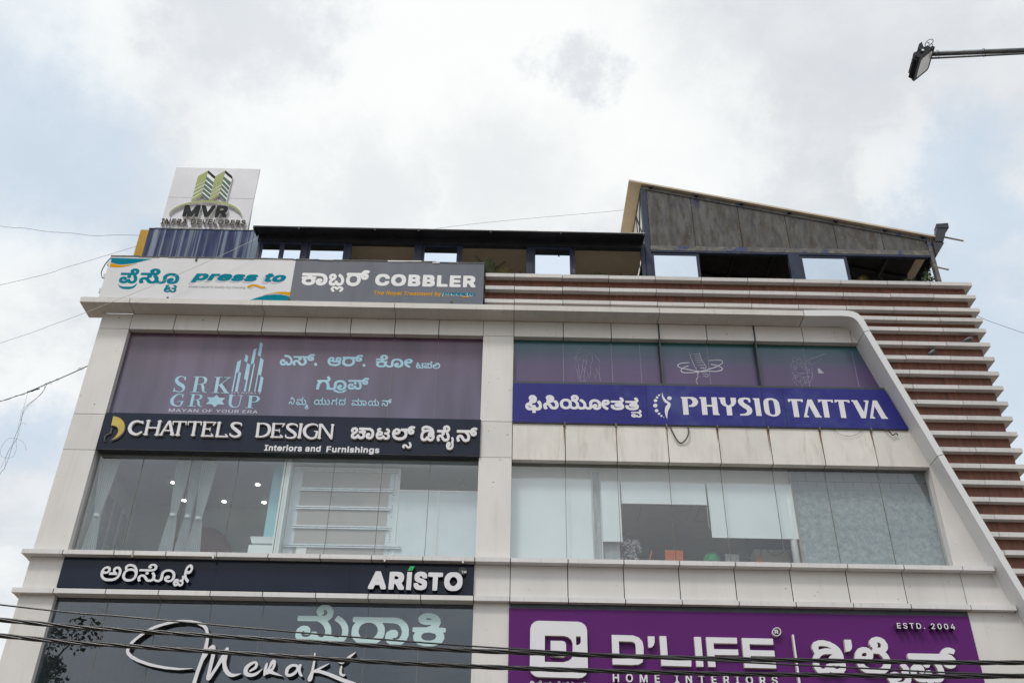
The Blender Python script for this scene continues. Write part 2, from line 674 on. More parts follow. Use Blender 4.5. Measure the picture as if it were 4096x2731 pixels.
M['glass_dark'] = glass_mat('grey_tinted_glass', (0.62, 0.66, 0.69), 0.085, (0.86, 0.92, 1.0))
M['mirror_glass'] = glass_mat('reflective_solar_glass', (0.12, 0.15, 0.2), 0.88, (0.62, 0.69, 0.78))
M['sign_white'] = mat('white_flex_print', (0.56, 0.56, 0.58), 0.45, var=0.03, scale=(1.2, 1, 0.5), dirt=(0.40, 0.38, 0.36), dirt_scale=(4, 4, 0.7), dirt_amt=0.4, dirt_range=(0.55, 0.9))
M['sign_grey'] = mat('grey_flex_print', (0.125, 0.135, 0.165), 0.5, spec=0.2, var=0.08, scale=(1.4, 1, 0.5), dirt=(0.075, 0.075, 0.085), dirt_scale=(3, 3, 0.5), dirt_amt=0.7, dirt_range=(0.58, 0.85))
M['teal'] = mat('teal_print', (0.0, 0.19, 0.265), 0.6, spec=0.03, var=0.04)
M['orange_print'] = mat('orange_print', (0.62, 0.31, 0.006), 0.6, spec=0.03, var=0.04)
M['shadow_print'] = mat('light_grey_print', (0.40, 0.41, 0.46), 0.5, var=0.02)
M['tag_print'] = mat('grey_print', (0.30, 0.30, 0.31), 0.5, var=0.02)
M['pale_print'] = mat('pale_print', (0.70, 0.70, 0.71), 0.5, var=0.02)
M['navy'] = mat('navy_sign_panel', (0.0085, 0.0135, 0.031), 0.16, var=0.15, scale=(1, 1, 1), spec=0.25)
M['letter_white'] = mat('white_acrylic_letter', (0.66, 0.655, 0.69), 0.3, var=0.02)
M['letter_return'] = mat('white_letter_return', (0.78, 0.76, 0.73), 0.5, var=0.05, scale=(4, 4, 4))
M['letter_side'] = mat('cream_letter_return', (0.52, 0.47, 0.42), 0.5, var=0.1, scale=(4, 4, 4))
M['letter_black'] = mat('black_letter_return', (0.012, 0.012, 0.014), 0.4)
M['purple'] = mat('purple_sign_panel', (0.098, 0.014, 0.135), 0.45, spec=0.15, var=0.03, scale=(0.6, 1, 0.6))
M['purple_side'] = mat('purple_letter_return', (0.07, 0.025, 0.09), 0.45)
M['physio'] = mat('blue_flex_print', (0.022, 0.022, 0.185), 0.45, spec=0.22, var=0.10, scale=(1.2, 1, 0.35), sub=((0.050, 0.065, 0.22), (0.9, 1, 0.8), 0.46, 0.75), dirt=(0.10, 0.11, 0.25), dirt_scale=(9, 3, 0.2), dirt_amt=0.3, dirt_range=(0.66, 0.78))
M['gold'] = mat('brushed_gold_sheet', (0.42, 0.33, 0.06), 0.35, metal=0.35, var=0.2, scale=(3, 3, 3), sub=((0.36, 0.22, 0.08), (3, 3, 3), 0.5, 0.75))
M['green_acrylic'] = mat('green_acrylic', (0.005, 0.36, 0.10), 0.35, var=0.03)
M['light_vinyl'] = mat('pale_aqua_vinyl', (0.46, 0.62, 0.64), 0.5, var=0.03)
M['srk_vinyl'] = mat('sky_blue_vinyl', (0.27, 0.50, 0.63), 0.45, var=0.06, scale=(1, 1, 2), sub=((0.36, 0.56, 0.66), (1.5, 1, 2.5), 0.4, 0.7))
M['srk_pale'] = mat('pale_lilac_vinyl', (0.52, 0.53, 0.60), 0.45, var=0.02)
M['srk_film'] = film_mat('purple_grey_window_film', [(0.0, (0.090, 0.080, 0.145)), (0.5, (0.084, 0.066, 0.122)), (0.9, (0.082, 0.044, 0.090)), (1.0, (0.075, 0.030, 0.06))], 12.8, 15.15, coat=0.22, band=0.26)  # ramp is film print plus reflections painted into the colour
M['physio_film'] = film_mat('teal_to_purple_window_film', [(0.0, (0.078, 0.046, 0.125)), (0.45, (0.070, 0.048, 0.125)), (0.72, (0.06, 0.088, 0.15)), (0.90, (0.035, 0.10, 0.14)), (0.97, (0.008, 0.075, 0.075)), (1.0, (0.006, 0.06, 0.055))], 13.9, 15.16, coat=0.22, band=0.10)
M['line_print'] = mat('white_line_print', (0.34, 0.36, 0.42), 0.5, var=0.25, scale=(4, 4, 4))
M['mvr_dark'] = mat('charcoal_acrylic', (0.016, 0.020, 0.022), 0.6, spec=0.08, var=0.03)
M['mvr_green'] = mat('dark_green_acrylic', (0.018, 0.085, 0.055), 0.4, spec=0.2, var=0.03)
M['mvr_light'] = mat('olive_green_acrylic', (0.26, 0.31, 0.09), 0.4, spec=0.2, var=0.05)
M['mvr_board'] = mat('white_sign_board', (0.50, 0.50, 0.55), 0.4, var=0.03, scale=(1, 1, 1))
M['blue_streak'] = mat('rain_streaked_blue_sheet', (0.014, 0.025, 0.088), 0.6, spec=0.2, var=0.2, scale=(3, 3, 0.8), dirt=(0.19, 0.24, 0.31), dirt_scale=(6.5, 2, 0.07), dirt_amt=0.9, dirt_range=(0.49, 0.60),
                       sub=((0.10, 0.11, 0.10), (3.0, 2, 0.12), 0.58, 0.72))
M['yellow_paint'] = mat('flaking_yellow_paint', (0.42, 0.25, 0.018), 0.6, spec=0.2, var=0.12, scale=(4, 4, 2), dirt=(0.2, 0.13, 0.04), dirt_scale=(9, 9, 3), dirt_amt=0.6, dirt_range=(0.6, 0.8))
M['steel_navy'] = mat('worn_navy_steel', (0.018, 0.025, 0.052), 0.5, spec=0.3, var=0.3, scale=(4, 4, 2), sub=((0.10, 0.095, 0.085), (5, 5, 3), 0.60, 0.75))
M['steel_dark'] = mat('dark_steel', (0.016, 0.018, 0.026), 0.55, var=0.25)
M['gable'] = mat('weathered_cement_board', (0.075, 0.074, 0.072), 0.75, island=0.12, var=0.3, scale=(7, 7, 1.6), sub=((0.050, 0.040, 0.032), (5.5, 5.5, 1.8), 0.44, 0.64), dirt=(0.020, 0.027, 0.065), dirt_scale=(1.5, 1.5, 0.7), dirt_amt=0.8, dirt_range=(0.58, 0.70),
                 fleck=((0.15, 0.15, 0.15), (17, 17, 12), 0.70, 0.76))
M['beam_worn'] = mat('flaking_painted_beam', (0.10, 0.095, 0.09), 0.7, var=0.2, scale=(5, 5, 5), sub=((0.16, 0.15, 0.13), (4, 4, 9), 0.5, 0.6), dirt=(0.025, 0.04, 0.12), dirt_scale=(2.2, 2.2, 2.5), dirt_amt=0.9, dirt_range=(0.56, 0.62))
M['roof_cream'] = mat('cream_roof_sheet', (0.50, 0.43, 0.33), 0.6, var=0.06)
M['canvas_black'] = mat('black_awning_sheet', (0.013, 0.015, 0.021), 0.65, var=0.3)
M['ceiling_beige'] = mat('beige_board_ceiling', (0.66, 0.56, 0.42), 0.8, var=0.05)
M['shade_in'] = mat('painted_inner_shade', (0.03, 0.03, 0.03), 0.9)  # near-black that puts the pavilion's inner shade into the colour
M['translucent_sheet'] = mat('milky_translucent_sheet', (0.62, 0.62, 0.60), 0.6, var=0.03)
M['curtain'] = mat('pale_blue_curtain_cloth', (0.50, 0.55, 0.56), 0.85, var=0.06, scale=(8, 8, 2))
M['curtain_tape'] = mat('cream_curtain_heading', (0.52, 0.47, 0.34), 0.85)
M['room_ceiling'] = mat('white_ceiling_board', (0.42, 0.44, 0.48), 0.8, var=0.03)
M['room_wall'] = mat('grey_green_wall_paint', (0.28, 0.32, 0.30), 0.8, var=0.06)
M['stripe_wall'] = mat('pale_wall_panel', (0.52, 0.52, 0.50), 0.7)
M['stripe_dark'] = mat('slate_wall_panel', (0.22, 0.25, 0.28), 0.7)
M['floor'] = mat('grey_floor_tile', (0.35, 0.34, 0.33), 0.5)
M['teal_panel'] = mat('pale_teal_panel', (0.22, 0.48, 0.54), 0.35, var=0.04, emit=(0.2, 0.5, 0.56), emit_s=0.0)
M['maroon'] = mat('maroon_upholstery', (0.17, 0.055, 0.05), 0.7)
M['white_lam'] = mat('white_laminate', (0.66, 0.72, 0.72), 0.4, var=0.02)
M['gypsum'] = mat('grey_plasterboard', (0.36, 0.345, 0.33), 0.85, var=0.04, scale=(1, 1, 1))
M['white_board'] = mat('white_board_panel', (0.58, 0.65, 0.70), 0.6, var=0.03)
M['zinc'] = mat('galvanised_channel', (0.55, 0.60, 0.63), 0.4, metal=0.35, var=0.15, scale=(12, 12, 30))
M['blind'] = mat('white_roller_blind_cloth', (0.66, 0.71, 0.74), 0.85, var=0.03, scale=(1, 1, 1))
M['concrete'] = mat('bare_grey_concrete', (0.27, 0.29, 0.30), 0.85, var=0.2, scale=(8, 8, 1.5), sub=((0.42, 0.43, 0.42), (10, 10, 2), 0.55, 0.7))
M['bulkhead'] = mat('stained_cream_bulkhead', (0.50, 0.51, 0.47), 0.8, var=0.06, scale=(3, 3, 3), sub=((0.13, 0.14, 0.13), (3, 3, 5), 0.70, 0.78))
M['block'] = block_mat('rough_blockwork')
M['wood_strip'] = mat('raw_timber_strip', (0.30, 0.24, 0.19), 0.8, var=0.2)
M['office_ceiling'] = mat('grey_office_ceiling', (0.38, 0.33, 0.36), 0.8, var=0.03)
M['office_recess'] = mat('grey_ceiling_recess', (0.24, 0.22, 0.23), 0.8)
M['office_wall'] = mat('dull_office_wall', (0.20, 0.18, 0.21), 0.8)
M['orange_plastic'] = mat('orange_chair_plastic', (0.80, 0.17, 0.02), 0.5, spec=0.2, var=0.04)
M['green_bag'] = mat('green_bin_liner', (0.0, 0.36, 0.11), 0.4, var=0.15, scale=(20, 20, 20), bump=0.4, bump_scale=30)
M['bin_grey'] = mat('grey_bin_plastic', (0.20, 0.24, 0.25), 0.5)
M['laptop'] = mat('silver_laptop_lid', (0.45, 0.45, 0.47), 0.35, metal=0.3)
M['cabinet'] = mat('cream_cabinet', (0.50, 0.46, 0.36), 0.5)
M['skin'] = mat('brown_skin', (0.085, 0.045, 0.03), 0.55)
M['hair'] = mat('black_hair', (0.008, 0.008, 0.012), 0.5)
M['dress'] = mat('printed_dress_cloth', (0.055, 0.04, 0.055), 0.85, var=0.2, scale=(20, 20, 20), sub=((0.45, 0.43, 0.45), (22, 22, 22), 0.50, 0.53))
M['cable'] = mat('black_cable_sheath', (0.012, 0.012, 0.012), 0.28, var=0.2, spec=0.6)
M['film_seam'] = mat('pale_film_edge', (0.20, 0.21, 0.30), 0.5)
M['rust'] = mat('rust_stain', (0.20, 0.105, 0.045), 0.8, var=0.2)
M['line_bright'] = mat('bright_line_print', (0.62, 0.65, 0.70), 0.5, var=0.15, scale=(4, 4, 4))
M['wire'] = mat('grey_wire', (0.22, 0.22, 0.23), 0.5)
M['wire_pale'] = mat('pale_wire', (0.50, 0.50, 0.50), 0.4)
M['pipe'] = mat('galvanised_rusty_pipe', (0.13, 0.14, 0.15), 0.45, metal=0.5, var=0.25, scale=(5, 8, 8), sub=((0.12, 0.085, 0.055), (3, 9, 9), 0.5, 0.62))
M['lamp_body'] = mat('black_lamp_casting', (0.010, 0.011, 0.018), 0.5, spec=0.25)
M['lamp_glass'] = mat('frosted_lamp_glass', (0.80, 0.82, 0.85), 0.10, var=0.05, scale=(8, 8, 8))
M['pigeon'] = mat('grey_feathers', (0.075, 0.07, 0.08), 0.7, var=0.25, scale=(25, 25, 25))
M['pigeon_dark'] = mat('dark_neck_feathers', (0.025, 0.028, 0.04), 0.4)
M['pigeon_wing'] = mat('barred_wing_feathers', (0.15, 0.15, 0.165), 0.7, sub=((0.02, 0.02, 0.022), (26, 26, 10), 0.55, 0.6))
M['beak'] = mat('beak_and_feet', (0.20, 0.09, 0.07), 0.5)
M['palm'] = leaf_mat('palm_leaf', (0.030, 0.055, 0.012), (0.085, 0.12, 0.030))
M['dry_palm'] = leaf_mat('yellowing_palm_leaf', (0.09, 0.08, 0.02), (0.20, 0.17, 0.05))
M['shrub'] = leaf_mat('shrub_leaf', (0.020, 0.050, 0.012), (0.085, 0.14, 0.035))
M['bark'] = mat('grey_bark', (0.10, 0.08, 0.06), 0.9, var=0.3, scale=(8, 8, 2))
M['tree_leaf'] = leaf_mat('tree_leaf', (0.025, 0.05, 0.012), (0.08, 0.12, 0.03))
M['pot'] = mat('terracotta_pot', (0.22, 0.085, 0.045), 0.8)
M['lamp_on'] = mat('lit_downlight', (0.9, 0.9, 0.85), 0.5, emit=(1.0, 0.96, 0.86), emit_s=9.0)
M['ground'] = mat('dusty_concrete_ground', (0.20, 0.165, 0.125), 0.9, var=0.15, scale=(0.5, 0.5, 0.5))
M['asphalt'] = mat('asphalt', (0.055, 0.055, 0.055), 0.9, var=0.2, scale=(1, 1, 1))


# ------------------------------------------------------------------ lettering outlines: x z in millimetres on the sign plane, each step relative to the last
LETTERS = {
 'mvr_name': [
  '-8721 19011 -27 6 -5 28 5 377 88 7 32 -8 90 -218 92 219 30 7 87 -5 7 -30 -5 -377 -67 -6 -32 7 -5 140 -61 -141 -31 -6 -58 3 -64 143 -5 -139',
  '-8133 19011 -29 7 -134 356 0 47 31 8 74 -7 85 -229 83 226 33 10 67 -4 8 -31 -4 -26 -131 -350 -31 -7',
  '-7859 19011 -28 6 -4 28 3 376 32 8 149 0 68 -16 36 -29 20 -43 6 -65 -7 -42 -12 -29 -30 -33 58 -103 0 -51 -32 -7 -73 3 -76 135 -31 1 -8 -132|-7783 19252 55 -1 18 6 23 25 -6 27 -38 21 -52 0',
 ],
 'mvr_line': [
  '-9273 18766 0 26 26 3 0 118 -26 2 0 27 80 0 1 -27 -27 -2 0 -118 26 -3 1 -25',
  '-9160 18766 0 176 31 -1 71 -122 0 121 27 2 0 -175 -32 1 -70 120 -1 -120',
  '-8989 18766 -1 176 100 0 0 -27 -73 -1 0 -47 66 -1 0 -26 -66 -2 -1 -71',
  '-8854 18766 0 176 68 1 21 -6 18 -19 5 -16 2 -19 -7 -29 -19 -19 30 -60 0 -8 -29 -1 -33 65 -28 0 -2 -64|-8827 18858 36 1 13 6 9 18 -4 19 -10 10 -11 3 -33 -1',
  '-8720 18766 1 15 54 159 31 2 57 -166 -1 -9 -27 0 -16 46 -54 0 -17 -46|-8668 18840 37 0 -18 60',
  '-8482 18766 0 176 65 1 31 -10 19 -20 12 -31 1 -47 -10 -35 -18 -21 -23 -11|-8456 18793 24 -1 20 5 13 8 14 21 5 19 -3 33 -9 18 -17 14 -14 5 -33 -1',
  '-8318 18766 -1 176 102 0 0 -27 -75 -1 1 -45 69 -1 0 -25 -69 -2 -1 -46 75 -3 0 -25',
  '-8137 18766 -54 158 -3 18 28 0 44 -134 42 132 28 2 0 -14 -54 -160',
  '-8023 18766 0 176 101 0 0 -27 -74 -1 0 -45 69 -1 0 -25 -69 -2 -1 -46 75 -3 0 -25',
  '-7885 18766 -1 174 25 3 3 -150 69 -1 2 -24',
  '-7704 18764 -28 13 -19 22 -10 35 1 47 8 25 18 24 25 13 33 1 19 -5 13 -9 18 -24 9 -33 -1 -46 -9 -28 -18 -22 -30 -13|-7693 18792 13 1 15 8 12 15 9 29 -1 26 -10 26 -13 12 -20 8 -21 -8 -13 -11 -8 -17 -4 -18 1 -25 8 -22 13 -16',
  '-7581 18766 -1 176 68 1 22 -8 16 -15 6 -20 0 -30 -6 -20 -10 -12 -16 -9 -53 -2 -1 -60|-7555 18854 31 0 17 7 8 10 3 11 -2 13 -6 11 -17 9 -34 -1',
  '-7435 18766 -1 176 102 0 0 -27 -75 -1 1 -45 69 -1 0 -25 -69 -2 -1 -46 75 -3 0 -25',
  '-7297 18766 0 176 68 1 20 -6 18 -19 6 -16 1 -19 -7 -29 -18 -19 30 -60 0 -8 -30 -1 -33 65 -27 0 -2 -64|-7271 18858 36 1 14 6 9 18 -5 19 -10 10 -10 3 -33 -1',
  '-7115 18763 -24 10 -11 12 -7 18 0 15 27 0 4 -13 10 -10 12 -4 13 0 21 12 4 9 0 7 -14 15 -43 14 -16 10 -13 18 -2 27 6 16 14 16 21 9 33 0 19 -7 14 -14 7 -17 0 -14 -26 -1 -8 17 -10 6 -15 3 -19 -8 -7 -10 0 -9 14 -14 44 -15 15 -9 13 -20 1 -31 -8 -18 -20 -15 -15 -5',
 ],
 'mvr_light': [
  '-8366 20716 -244 -225 -5 -350 237 220',
  '-7900 20729 -234 -229 -5 -360 235 222',
  '-8375 20332 -239 -225 -1 -96 239 214',
  '-8377 20185 -240 -222 0 -92 237 211',
  '-8382 20039 -235 -219 -2 -93 237 210',
  '-8389 19894 -235 -219 2 -104 236 217',
  '-7907 20339 -235 -220 0 -107 236 229',
  '-7911 20198 -233 -221 -1 -107 234 225',
  '-7913 20052 -234 -219 1 -110 232 226',
  '-7919 19907 -233 -220 -2 -57 50 1 186 174',
 ],
 'mvr_dark': [
  '-8369 20488 -4 -99 231 -215 -3 117',
  '-8373 20332 -3 -104 229 -208 2 99',
  '-8377 20185 -3 -103 229 -207 1 97',
  '-8382 20039 -2 -97 231 -214 0 105',
  '-8387 19894 3 -101 172 -156 48 -7 7 50',
  '-7900 20501 -1 -99 221 -250 5 147',
  '-7905 20345 0 -104 220 -243 3 103',
  '-7911 20198 3 -103 220 -242 1 102',
  '-7913 20052 2 -97 217 -237 3 93',
  '-7916 19907 2 -102 218 -233 2 95',
 ],
 'mvr_top': [
  '-8363 20711 0 -95 224 -217 4 96',
  '-7895 20723 0 -94 222 -209 3 96',
 ],
 'mvr_back': [
  '-8612 20494 -11 -923 235 222 213 -160 39 -7 220 183 232 -239 15 950 -232 212 -237 -230 -230 218',
 ],
 'mvr_arc': [
  '-7188 19090 -30 76 -61 79 -119 103 -109 66 -159 66 -125 38 -137 23 -205 13 -159 -4 -183 -23 -193 -46 -125 -46 -103 -59 -125 -99 -66 -88 -25 -75 -14 -5 11 91 60 101 102 92 125 82 148 61 194 51 159 24 194 7 205 -12 148 -25 137 -43 170 -76 104 -68 124 -129 51 -99 11 -57',
 ],
 'pressto_kannada': [
  '-9511 16268 -55 23 -34 45 -4 66 20 42 19 16 51 17 54 -7 31 -22 8 -17 0 -45 -11 -20 -55 0 -11 11 -1 28 -23 -9 -3 -29 25 -23 54 0 28 26 9 33 58 4 11 -5 23 -49 24 -12 20 0 22 17 7 22 -11 57 -33 51 4 19 21 16 -96 0 20 -13 9 -16 0 -35 -14 -20 -20 -9 -24 -1 -24 10 -15 24 0 31 10 16 19 13 -194 2 -12 14 4 51 11 4 228 1 -21 36 -1 32 14 31 18 18 44 19 62 0 30 -10 35 -30 18 -47 -8 -61 -13 -22 -38 -29 31 -38 24 -60 4 -64 -18 -54 -30 -31 -42 -18 -65 1 -34 13 -20 17 -68 -30|-9292 16599 26 2 21 20 0 23 -17 16 -25 3 6 -45',
  '-9065 16274 -25 24 -21 44 4 71 24 31 43 24 32 7 69 -6 -2 39 13 23 -169 2 -15 14 1 47 18 12 214 1 -25 42 4 35 38 40 41 15 69 4 36 -7 33 -15 34 -37 9 -23 -5 -63 -20 -29 -46 -29 33 -32 24 -38 14 -38 0 -55 34 -23 33 -7 29 11 9 23 -8 102 13 44 38 47 61 28 52 10 57 0 81 -20 57 -38 42 -68 9 -80 -17 -61 -42 -46 -53 -21 -81 -4 -32 7 -43 20 -23 29 -9 22 0 51 20 32 43 23 60 0 26 -10 16 -23 1 -28 -9 -20 -29 -16 -28 -3 7 -7 25 -6 32 6 22 17 12 22 5 45 -22 57 -45 36 -61 11 -37 -7 -42 -33 -9 -26 0 -137 -26 -34 -45 -21 -81 -7 -85 28 -57 -25 -93 1 -45 18 -83 91 -31 14 -21 -11 -5 -19 31 -57 0 -16 -53 -24|-8791 16349 31 4 22 31 -9 57 -48 58 6 16 29 19 -76 -3 13 -23 0 -25 -9 -16 -26 -17 -35 -2 64 -78|-8796 16607 32 2 25 17 0 29 -25 17 -24 -1 9 -38',
  '-8372 16018 -37 12 -20 16 -11 18 -7 25 5 45 11 23 15 16 -13 26 1 17 10 18 14 10 25 8 21 2 10 -3 8 -25 -3 -12 -29 -7 -2 -8 12 -7 21 -1 23 -8 11 -7 13 -20 -3 -32 -20 -23 -36 -11 -40 2 9 -21 24 -8 31 5 11 9 11 23 12 4 34 -3 10 -24 17 -12 20 -2 15 5 7 9 1 12 -10 18 -26 14 -39 3 -5 10 0 18 6 10 54 5 12 10 -2 14 -8 7 -31 10 0 12 13 24 9 4 11 -2 39 -16 13 -14 10 -21 0 -22 -10 -21 -10 -12 15 -18 12 -27 0 -27 -15 -29 -26 -15 -28 -6 -23 0 -25 6 -28 17 -21 -13 -24 -8|-8385 16134 32 -1 5 5 0 8 -7 5 -14 -3',
  '-9597 16258 13 -33 17 -36 17 -28 17 -18 19 -14 21 -10 22 -9 25 -7 28 -5 28 -3 27 -1 27 -1 26 1 26 3 23 6 21 7 20 9 17 11 16 13 13 16 12 19 9 19 7 19 3 20 0 22 -2 17 -3 9 -3 -4 -5 -13 -6 -17 -9 -15 -12 -14 -15 -15 -18 -14 -21 -11 -27 -6 -31 -4 -32 -1 -32 -1 -33 -1 -33 1 -32 2 -29 4 -25 8 -22 11 -19 12 -17 13 -14 17 -11 22 -8 16 -1 3',
 ],
 'pressto_latin': [
  '-7828 16340 -9 8 101 260 17 7 93 -2 21 4 93 0 31 -7 39 -23 15 -40 -22 -66 -35 -38 -48 -26 -34 -11 -49 -6 -82 3 -23 -55 -15 -8|-7623 16466 35 11 33 32 -9 33 -32 10 -33 -12 -29 -31 6 -30',
  '-7440 16404 -9 9 76 195 17 7 94 0 28 4 72 -3 9 -8 -20 -49 -14 -7 -43 0 -29 -6 -28 -20 -47 -115 -16 -7',
  '-7094 16401 -50 7 -29 13 -20 18 -11 25 2 25 25 55 43 38 68 29 35 6 97 0 52 -15 34 -32 2 -32 -19 -48 -15 -9 -7 -32 -20 -15 -61 -26 -60 -8|-7041 16466 34 5 14 10 -77 0 6 -8|-7038 16544 55 0 -19 8',
  '-6773 16401 -35 4 -32 11 -27 29 14 34 13 6 44 5 -32 29 22 57 48 27 41 11 133 0 33 -11 26 -29 -12 -30 -50 -14 37 -28 -17 -53 -23 -19 -64 -24 -49 -6|-6719 16466 14 -1 17 6 -50 8|-6663 16544 11 0 -9 8 -25 -1',
  '-6457 16401 -35 4 -32 11 -26 29 13 34 13 6 45 5 -33 29 22 57 48 27 41 11 133 0 33 -11 26 -29 -12 -30 -50 -14 38 -28 -18 -53 -23 -19 -64 -24 -49 -6|-6403 16466 15 -1 16 6 -49 8|-6346 16544 10 0 -9 8 -25 -1',
  '-5979 16399 -34 8 -25 22 -2 13 39 109 -32 3 -8 8 17 47 13 6 32 2 14 35 15 7 84 -1 8 -8 -11 -33 44 -2 8 -8 -17 -47 -13 -6 -46 -3 -28 -80 3 -6 40 -1 7 -6 3 -22 -10 -27 -20 -8 -19 -3',
  '-5758 16397 -49 10 -24 13 -18 21 -6 46 24 58 38 37 53 26 47 10 93 0 47 -15 26 -24 8 -16 2 -23 -30 -74 -38 -34 -59 -27 -52 -8|-5705 16464 40 13 27 28 -2 31 -11 11 -16 5 -12 0 -27 -11 -28 -27 1 -35',
 ],
 'pressto_shadow': [
  '-7875 16285 -9 8 101 260 17 6 92 -1 22 3 93 0 31 -6 38 -23 15 -40 -22 -66 -35 -38 -48 -26 -34 -11 -49 -6 -82 3 -23 -55 -14 -8|-7671 16411 36 11 33 32 -9 33 -33 10 -32 -13 -29 -30 5 -30',
  '-7488 16349 -8 9 76 195 16 6 94 0 28 4 72 -2 8 -8 -19 -50 -14 -6 -43 0 -29 -6 -28 -20 -46 -115 -17 -7',
  '-7142 16346 -51 7 -28 13 -21 18 -10 25 2 24 25 55 43 39 67 28 36 6 96 0 53 -14 33 -32 2 -32 -18 -48 -16 -9 -7 -32 -19 -16 -61 -25 -60 -8|-7089 16411 34 5 14 10 -77 0 6 -8|-7086 16488 54 0 -19 9',
  '-6821 16346 -36 4 -32 11 -26 29 13 34 13 6 45 5 -33 29 22 57 48 27 41 11 133 0 33 -11 26 -29 -12 -31 -50 -13 37 -28 -17 -53 -23 -19 -64 -24 -49 -6|-6768 16411 15 -1 16 6 -49 8|-6712 16488 11 0 -9 8 -25 0',
  '-6506 16346 -35 4 -32 11 -26 29 13 34 13 6 45 5 -33 29 22 57 48 27 41 11 133 0 32 -11 27 -29 -12 -31 -50 -13 37 -28 -17 -53 -23 -19 -64 -24 -49 -6|-6452 16411 14 -1 17 6 -49 8|-6396 16488 11 0 -9 8 -25 0',
  '-6038 16334 -35 7 -24 22 -2 14 38 108 -31 3 -8 9 17 46 12 6 32 2 14 35 16 6 83 0 8 -8 -10 -33 43 -2 8 -8 -17 -46 -12 -7 -47 -3 -27 -79 2 -6 40 -1 8 -7 2 -21 -10 -27 -19 -8 -20 -3',
  '-5818 16332 -49 10 -23 13 -19 20 -6 47 24 58 38 36 53 26 47 10 93 0 47 -15 26 -24 7 -16 2 -23 -29 -74 -38 -33 -59 -27 -52 -8|-5765 16398 40 13 27 28 -2 31 -12 12 -15 4 -12 0 -27 -10 -28 -27 1 -35',
  '-6338 16150 28 39 41 30 56 5 86 -30 72 -27 70 -3 54 20 -24 42 -50 -8 -47 10 -74 33 -84 21 -80 -2 -58 -34 -38 -49',
 ],
 'pressto_tag': [
  '-7845 16176 -11 4 -5 6 -2 10 1 15 4 13 10 11 10 5 9 1 12 -6 3 -6 1 -9 -7 0 -4 8 -6 4 -12 -2 -7 -7 -4 -9 -2 -11 1 -10 3 -4 7 -4 8 1 6 3 7 12 -14 0 2 8 21 0 -2 -12 -5 -10 -6 -5 -8 -5',
  '-7801 16177 -5 4 -1 6 10 53 7 -1 -9 -51 1 -3 5 0 0 -5 -1 -3',
  '-7771 16176 -7 3 -5 7 -1 9 2 12 4 9 6 5 8 4 8 0 6 -3 5 -6 1 -10 -2 -10 -4 -9 -6 -7 -6 -3|-7767 16184 6 2 8 11 0 14 -6 6 -9 -2 -5 -6 -3 -7 0 -12 4 -5',
  '-7721 16176 -5 2 -4 6 -2 -7 -7 1 12 62 7 0 -3 -21 9 6 10 -1 6 -5 2 -9 -1 -14 -5 -10 -7 -7|-7719 16184 9 5 5 9 1 13 -7 6 -9 -3 -6 -10 0 -14 3 -5',
  '-7680 16176 -10 5 -1 8 2 7 8 7 20 4 1 5 -2 4 -4 2 -9 -3 -4 -4 -6 3 6 7 5 3 7 1 8 -1 5 -4 2 -6 -6 -36 -8 -1 1 5 -7 -5|-7677 16184 6 1 5 3 3 6 1 5 -19 -4 -2 -7',
  '-7638 16177 -6 4 -1 6 11 53 7 -1 -9 -51 1 -3 4 0 0 -5 0 -3',
  '-7601 16177 11 62 8 1 -9 -55 25 0 -1 -7',
  '-7541 16176 -7 2 -6 7 -2 7 1 11 4 9 8 9 8 4 7 0 8 -4 3 -6 -1 -17 -29 0 -1 -5 3 -6 7 -3 7 2 5 5 6 -2 0 -1 -8 -9|-7546 16205 22 1 -3 10 -8 1 -7 -5',
  '-7501 16176 -9 5 -2 8 2 7 8 7 20 4 1 5 -1 4 -5 2 -8 -3 -4 -4 -7 3 6 7 5 3 8 1 7 -1 6 -4 1 -6 -6 -36 -8 -1 1 5 -7 -5|-7498 16184 6 1 5 3 3 6 1 5 -18 -4 -3 -7',
  '-7453 16176 -7 3 -5 10 0 9 4 15 8 8 7 4 10 -1 5 -5 4 21 7 0 -11 -63 -7 0 1 6 -8 -6|-7451 16184 9 2 7 10 1 13 -2 6 -4 2 -9 -2 -7 -9 -1 -14',
  '-7403 16176 -7 2 -5 7 -2 7 1 11 4 9 7 9 8 4 8 0 7 -4 4 -6 -1 -17 -30 0 0 -5 3 -6 6 -3 7 2 5 5 6 -2 0 -1 -8 -9|-7408 16205 23 1 -4 10 -7 1 -8 -5',
  '-7373 16177 9 47 7 0 -1 -5 7 5 8 1 -1 -8 -10 -2 -5 -7 -6 -31',
  '-7320 16177 8 47 7 0 -8 -46|-7308 16231 -3 3 0 3 2 4 5 1 3 -2 0 -4 -3 -4',
  '-7301 16177 9 47 7 0 -1 -6 10 7 7 0 6 -3 3 -11 -6 -34 -8 0 6 33 -3 6 -6 1 -7 -3 -3 -6 -6 -31',
  '-7195 16171 -3 7 -13 -2 -8 3 -7 7 -2 7 0 13 4 15 8 12 9 6 9 2 10 -2 8 -7 3 -9 0 -10 -2 -12 -6 -11 -6 -8 4 -10|-7207 16185 5 1 -5 11 8 1 4 -8 6 7 3 9 0 17 -4 6 -6 3 -8 -1 -7 -4 -5 -7 -4 -11 1 -17 4 -5',
  '-7159 16177 -8 3 -3 8 6 36 8 0 -6 -30 1 -5 3 -4 6 0 7 4 2 4 6 31 7 0 -8 -47 -7 0 1 6 -8 -5',
  '-7115 16176 -10 5 -1 8 2 7 7 7 20 4 2 5 -2 4 -5 2 -8 -3 -4 -4 -6 3 6 7 4 3 8 1 8 -1 5 -4 2 -6 -6 -36 -8 -1 0 5 -6 -5|-7112 16184 6 1 4 3 4 6 1 5 -19 -4 -2 -7',
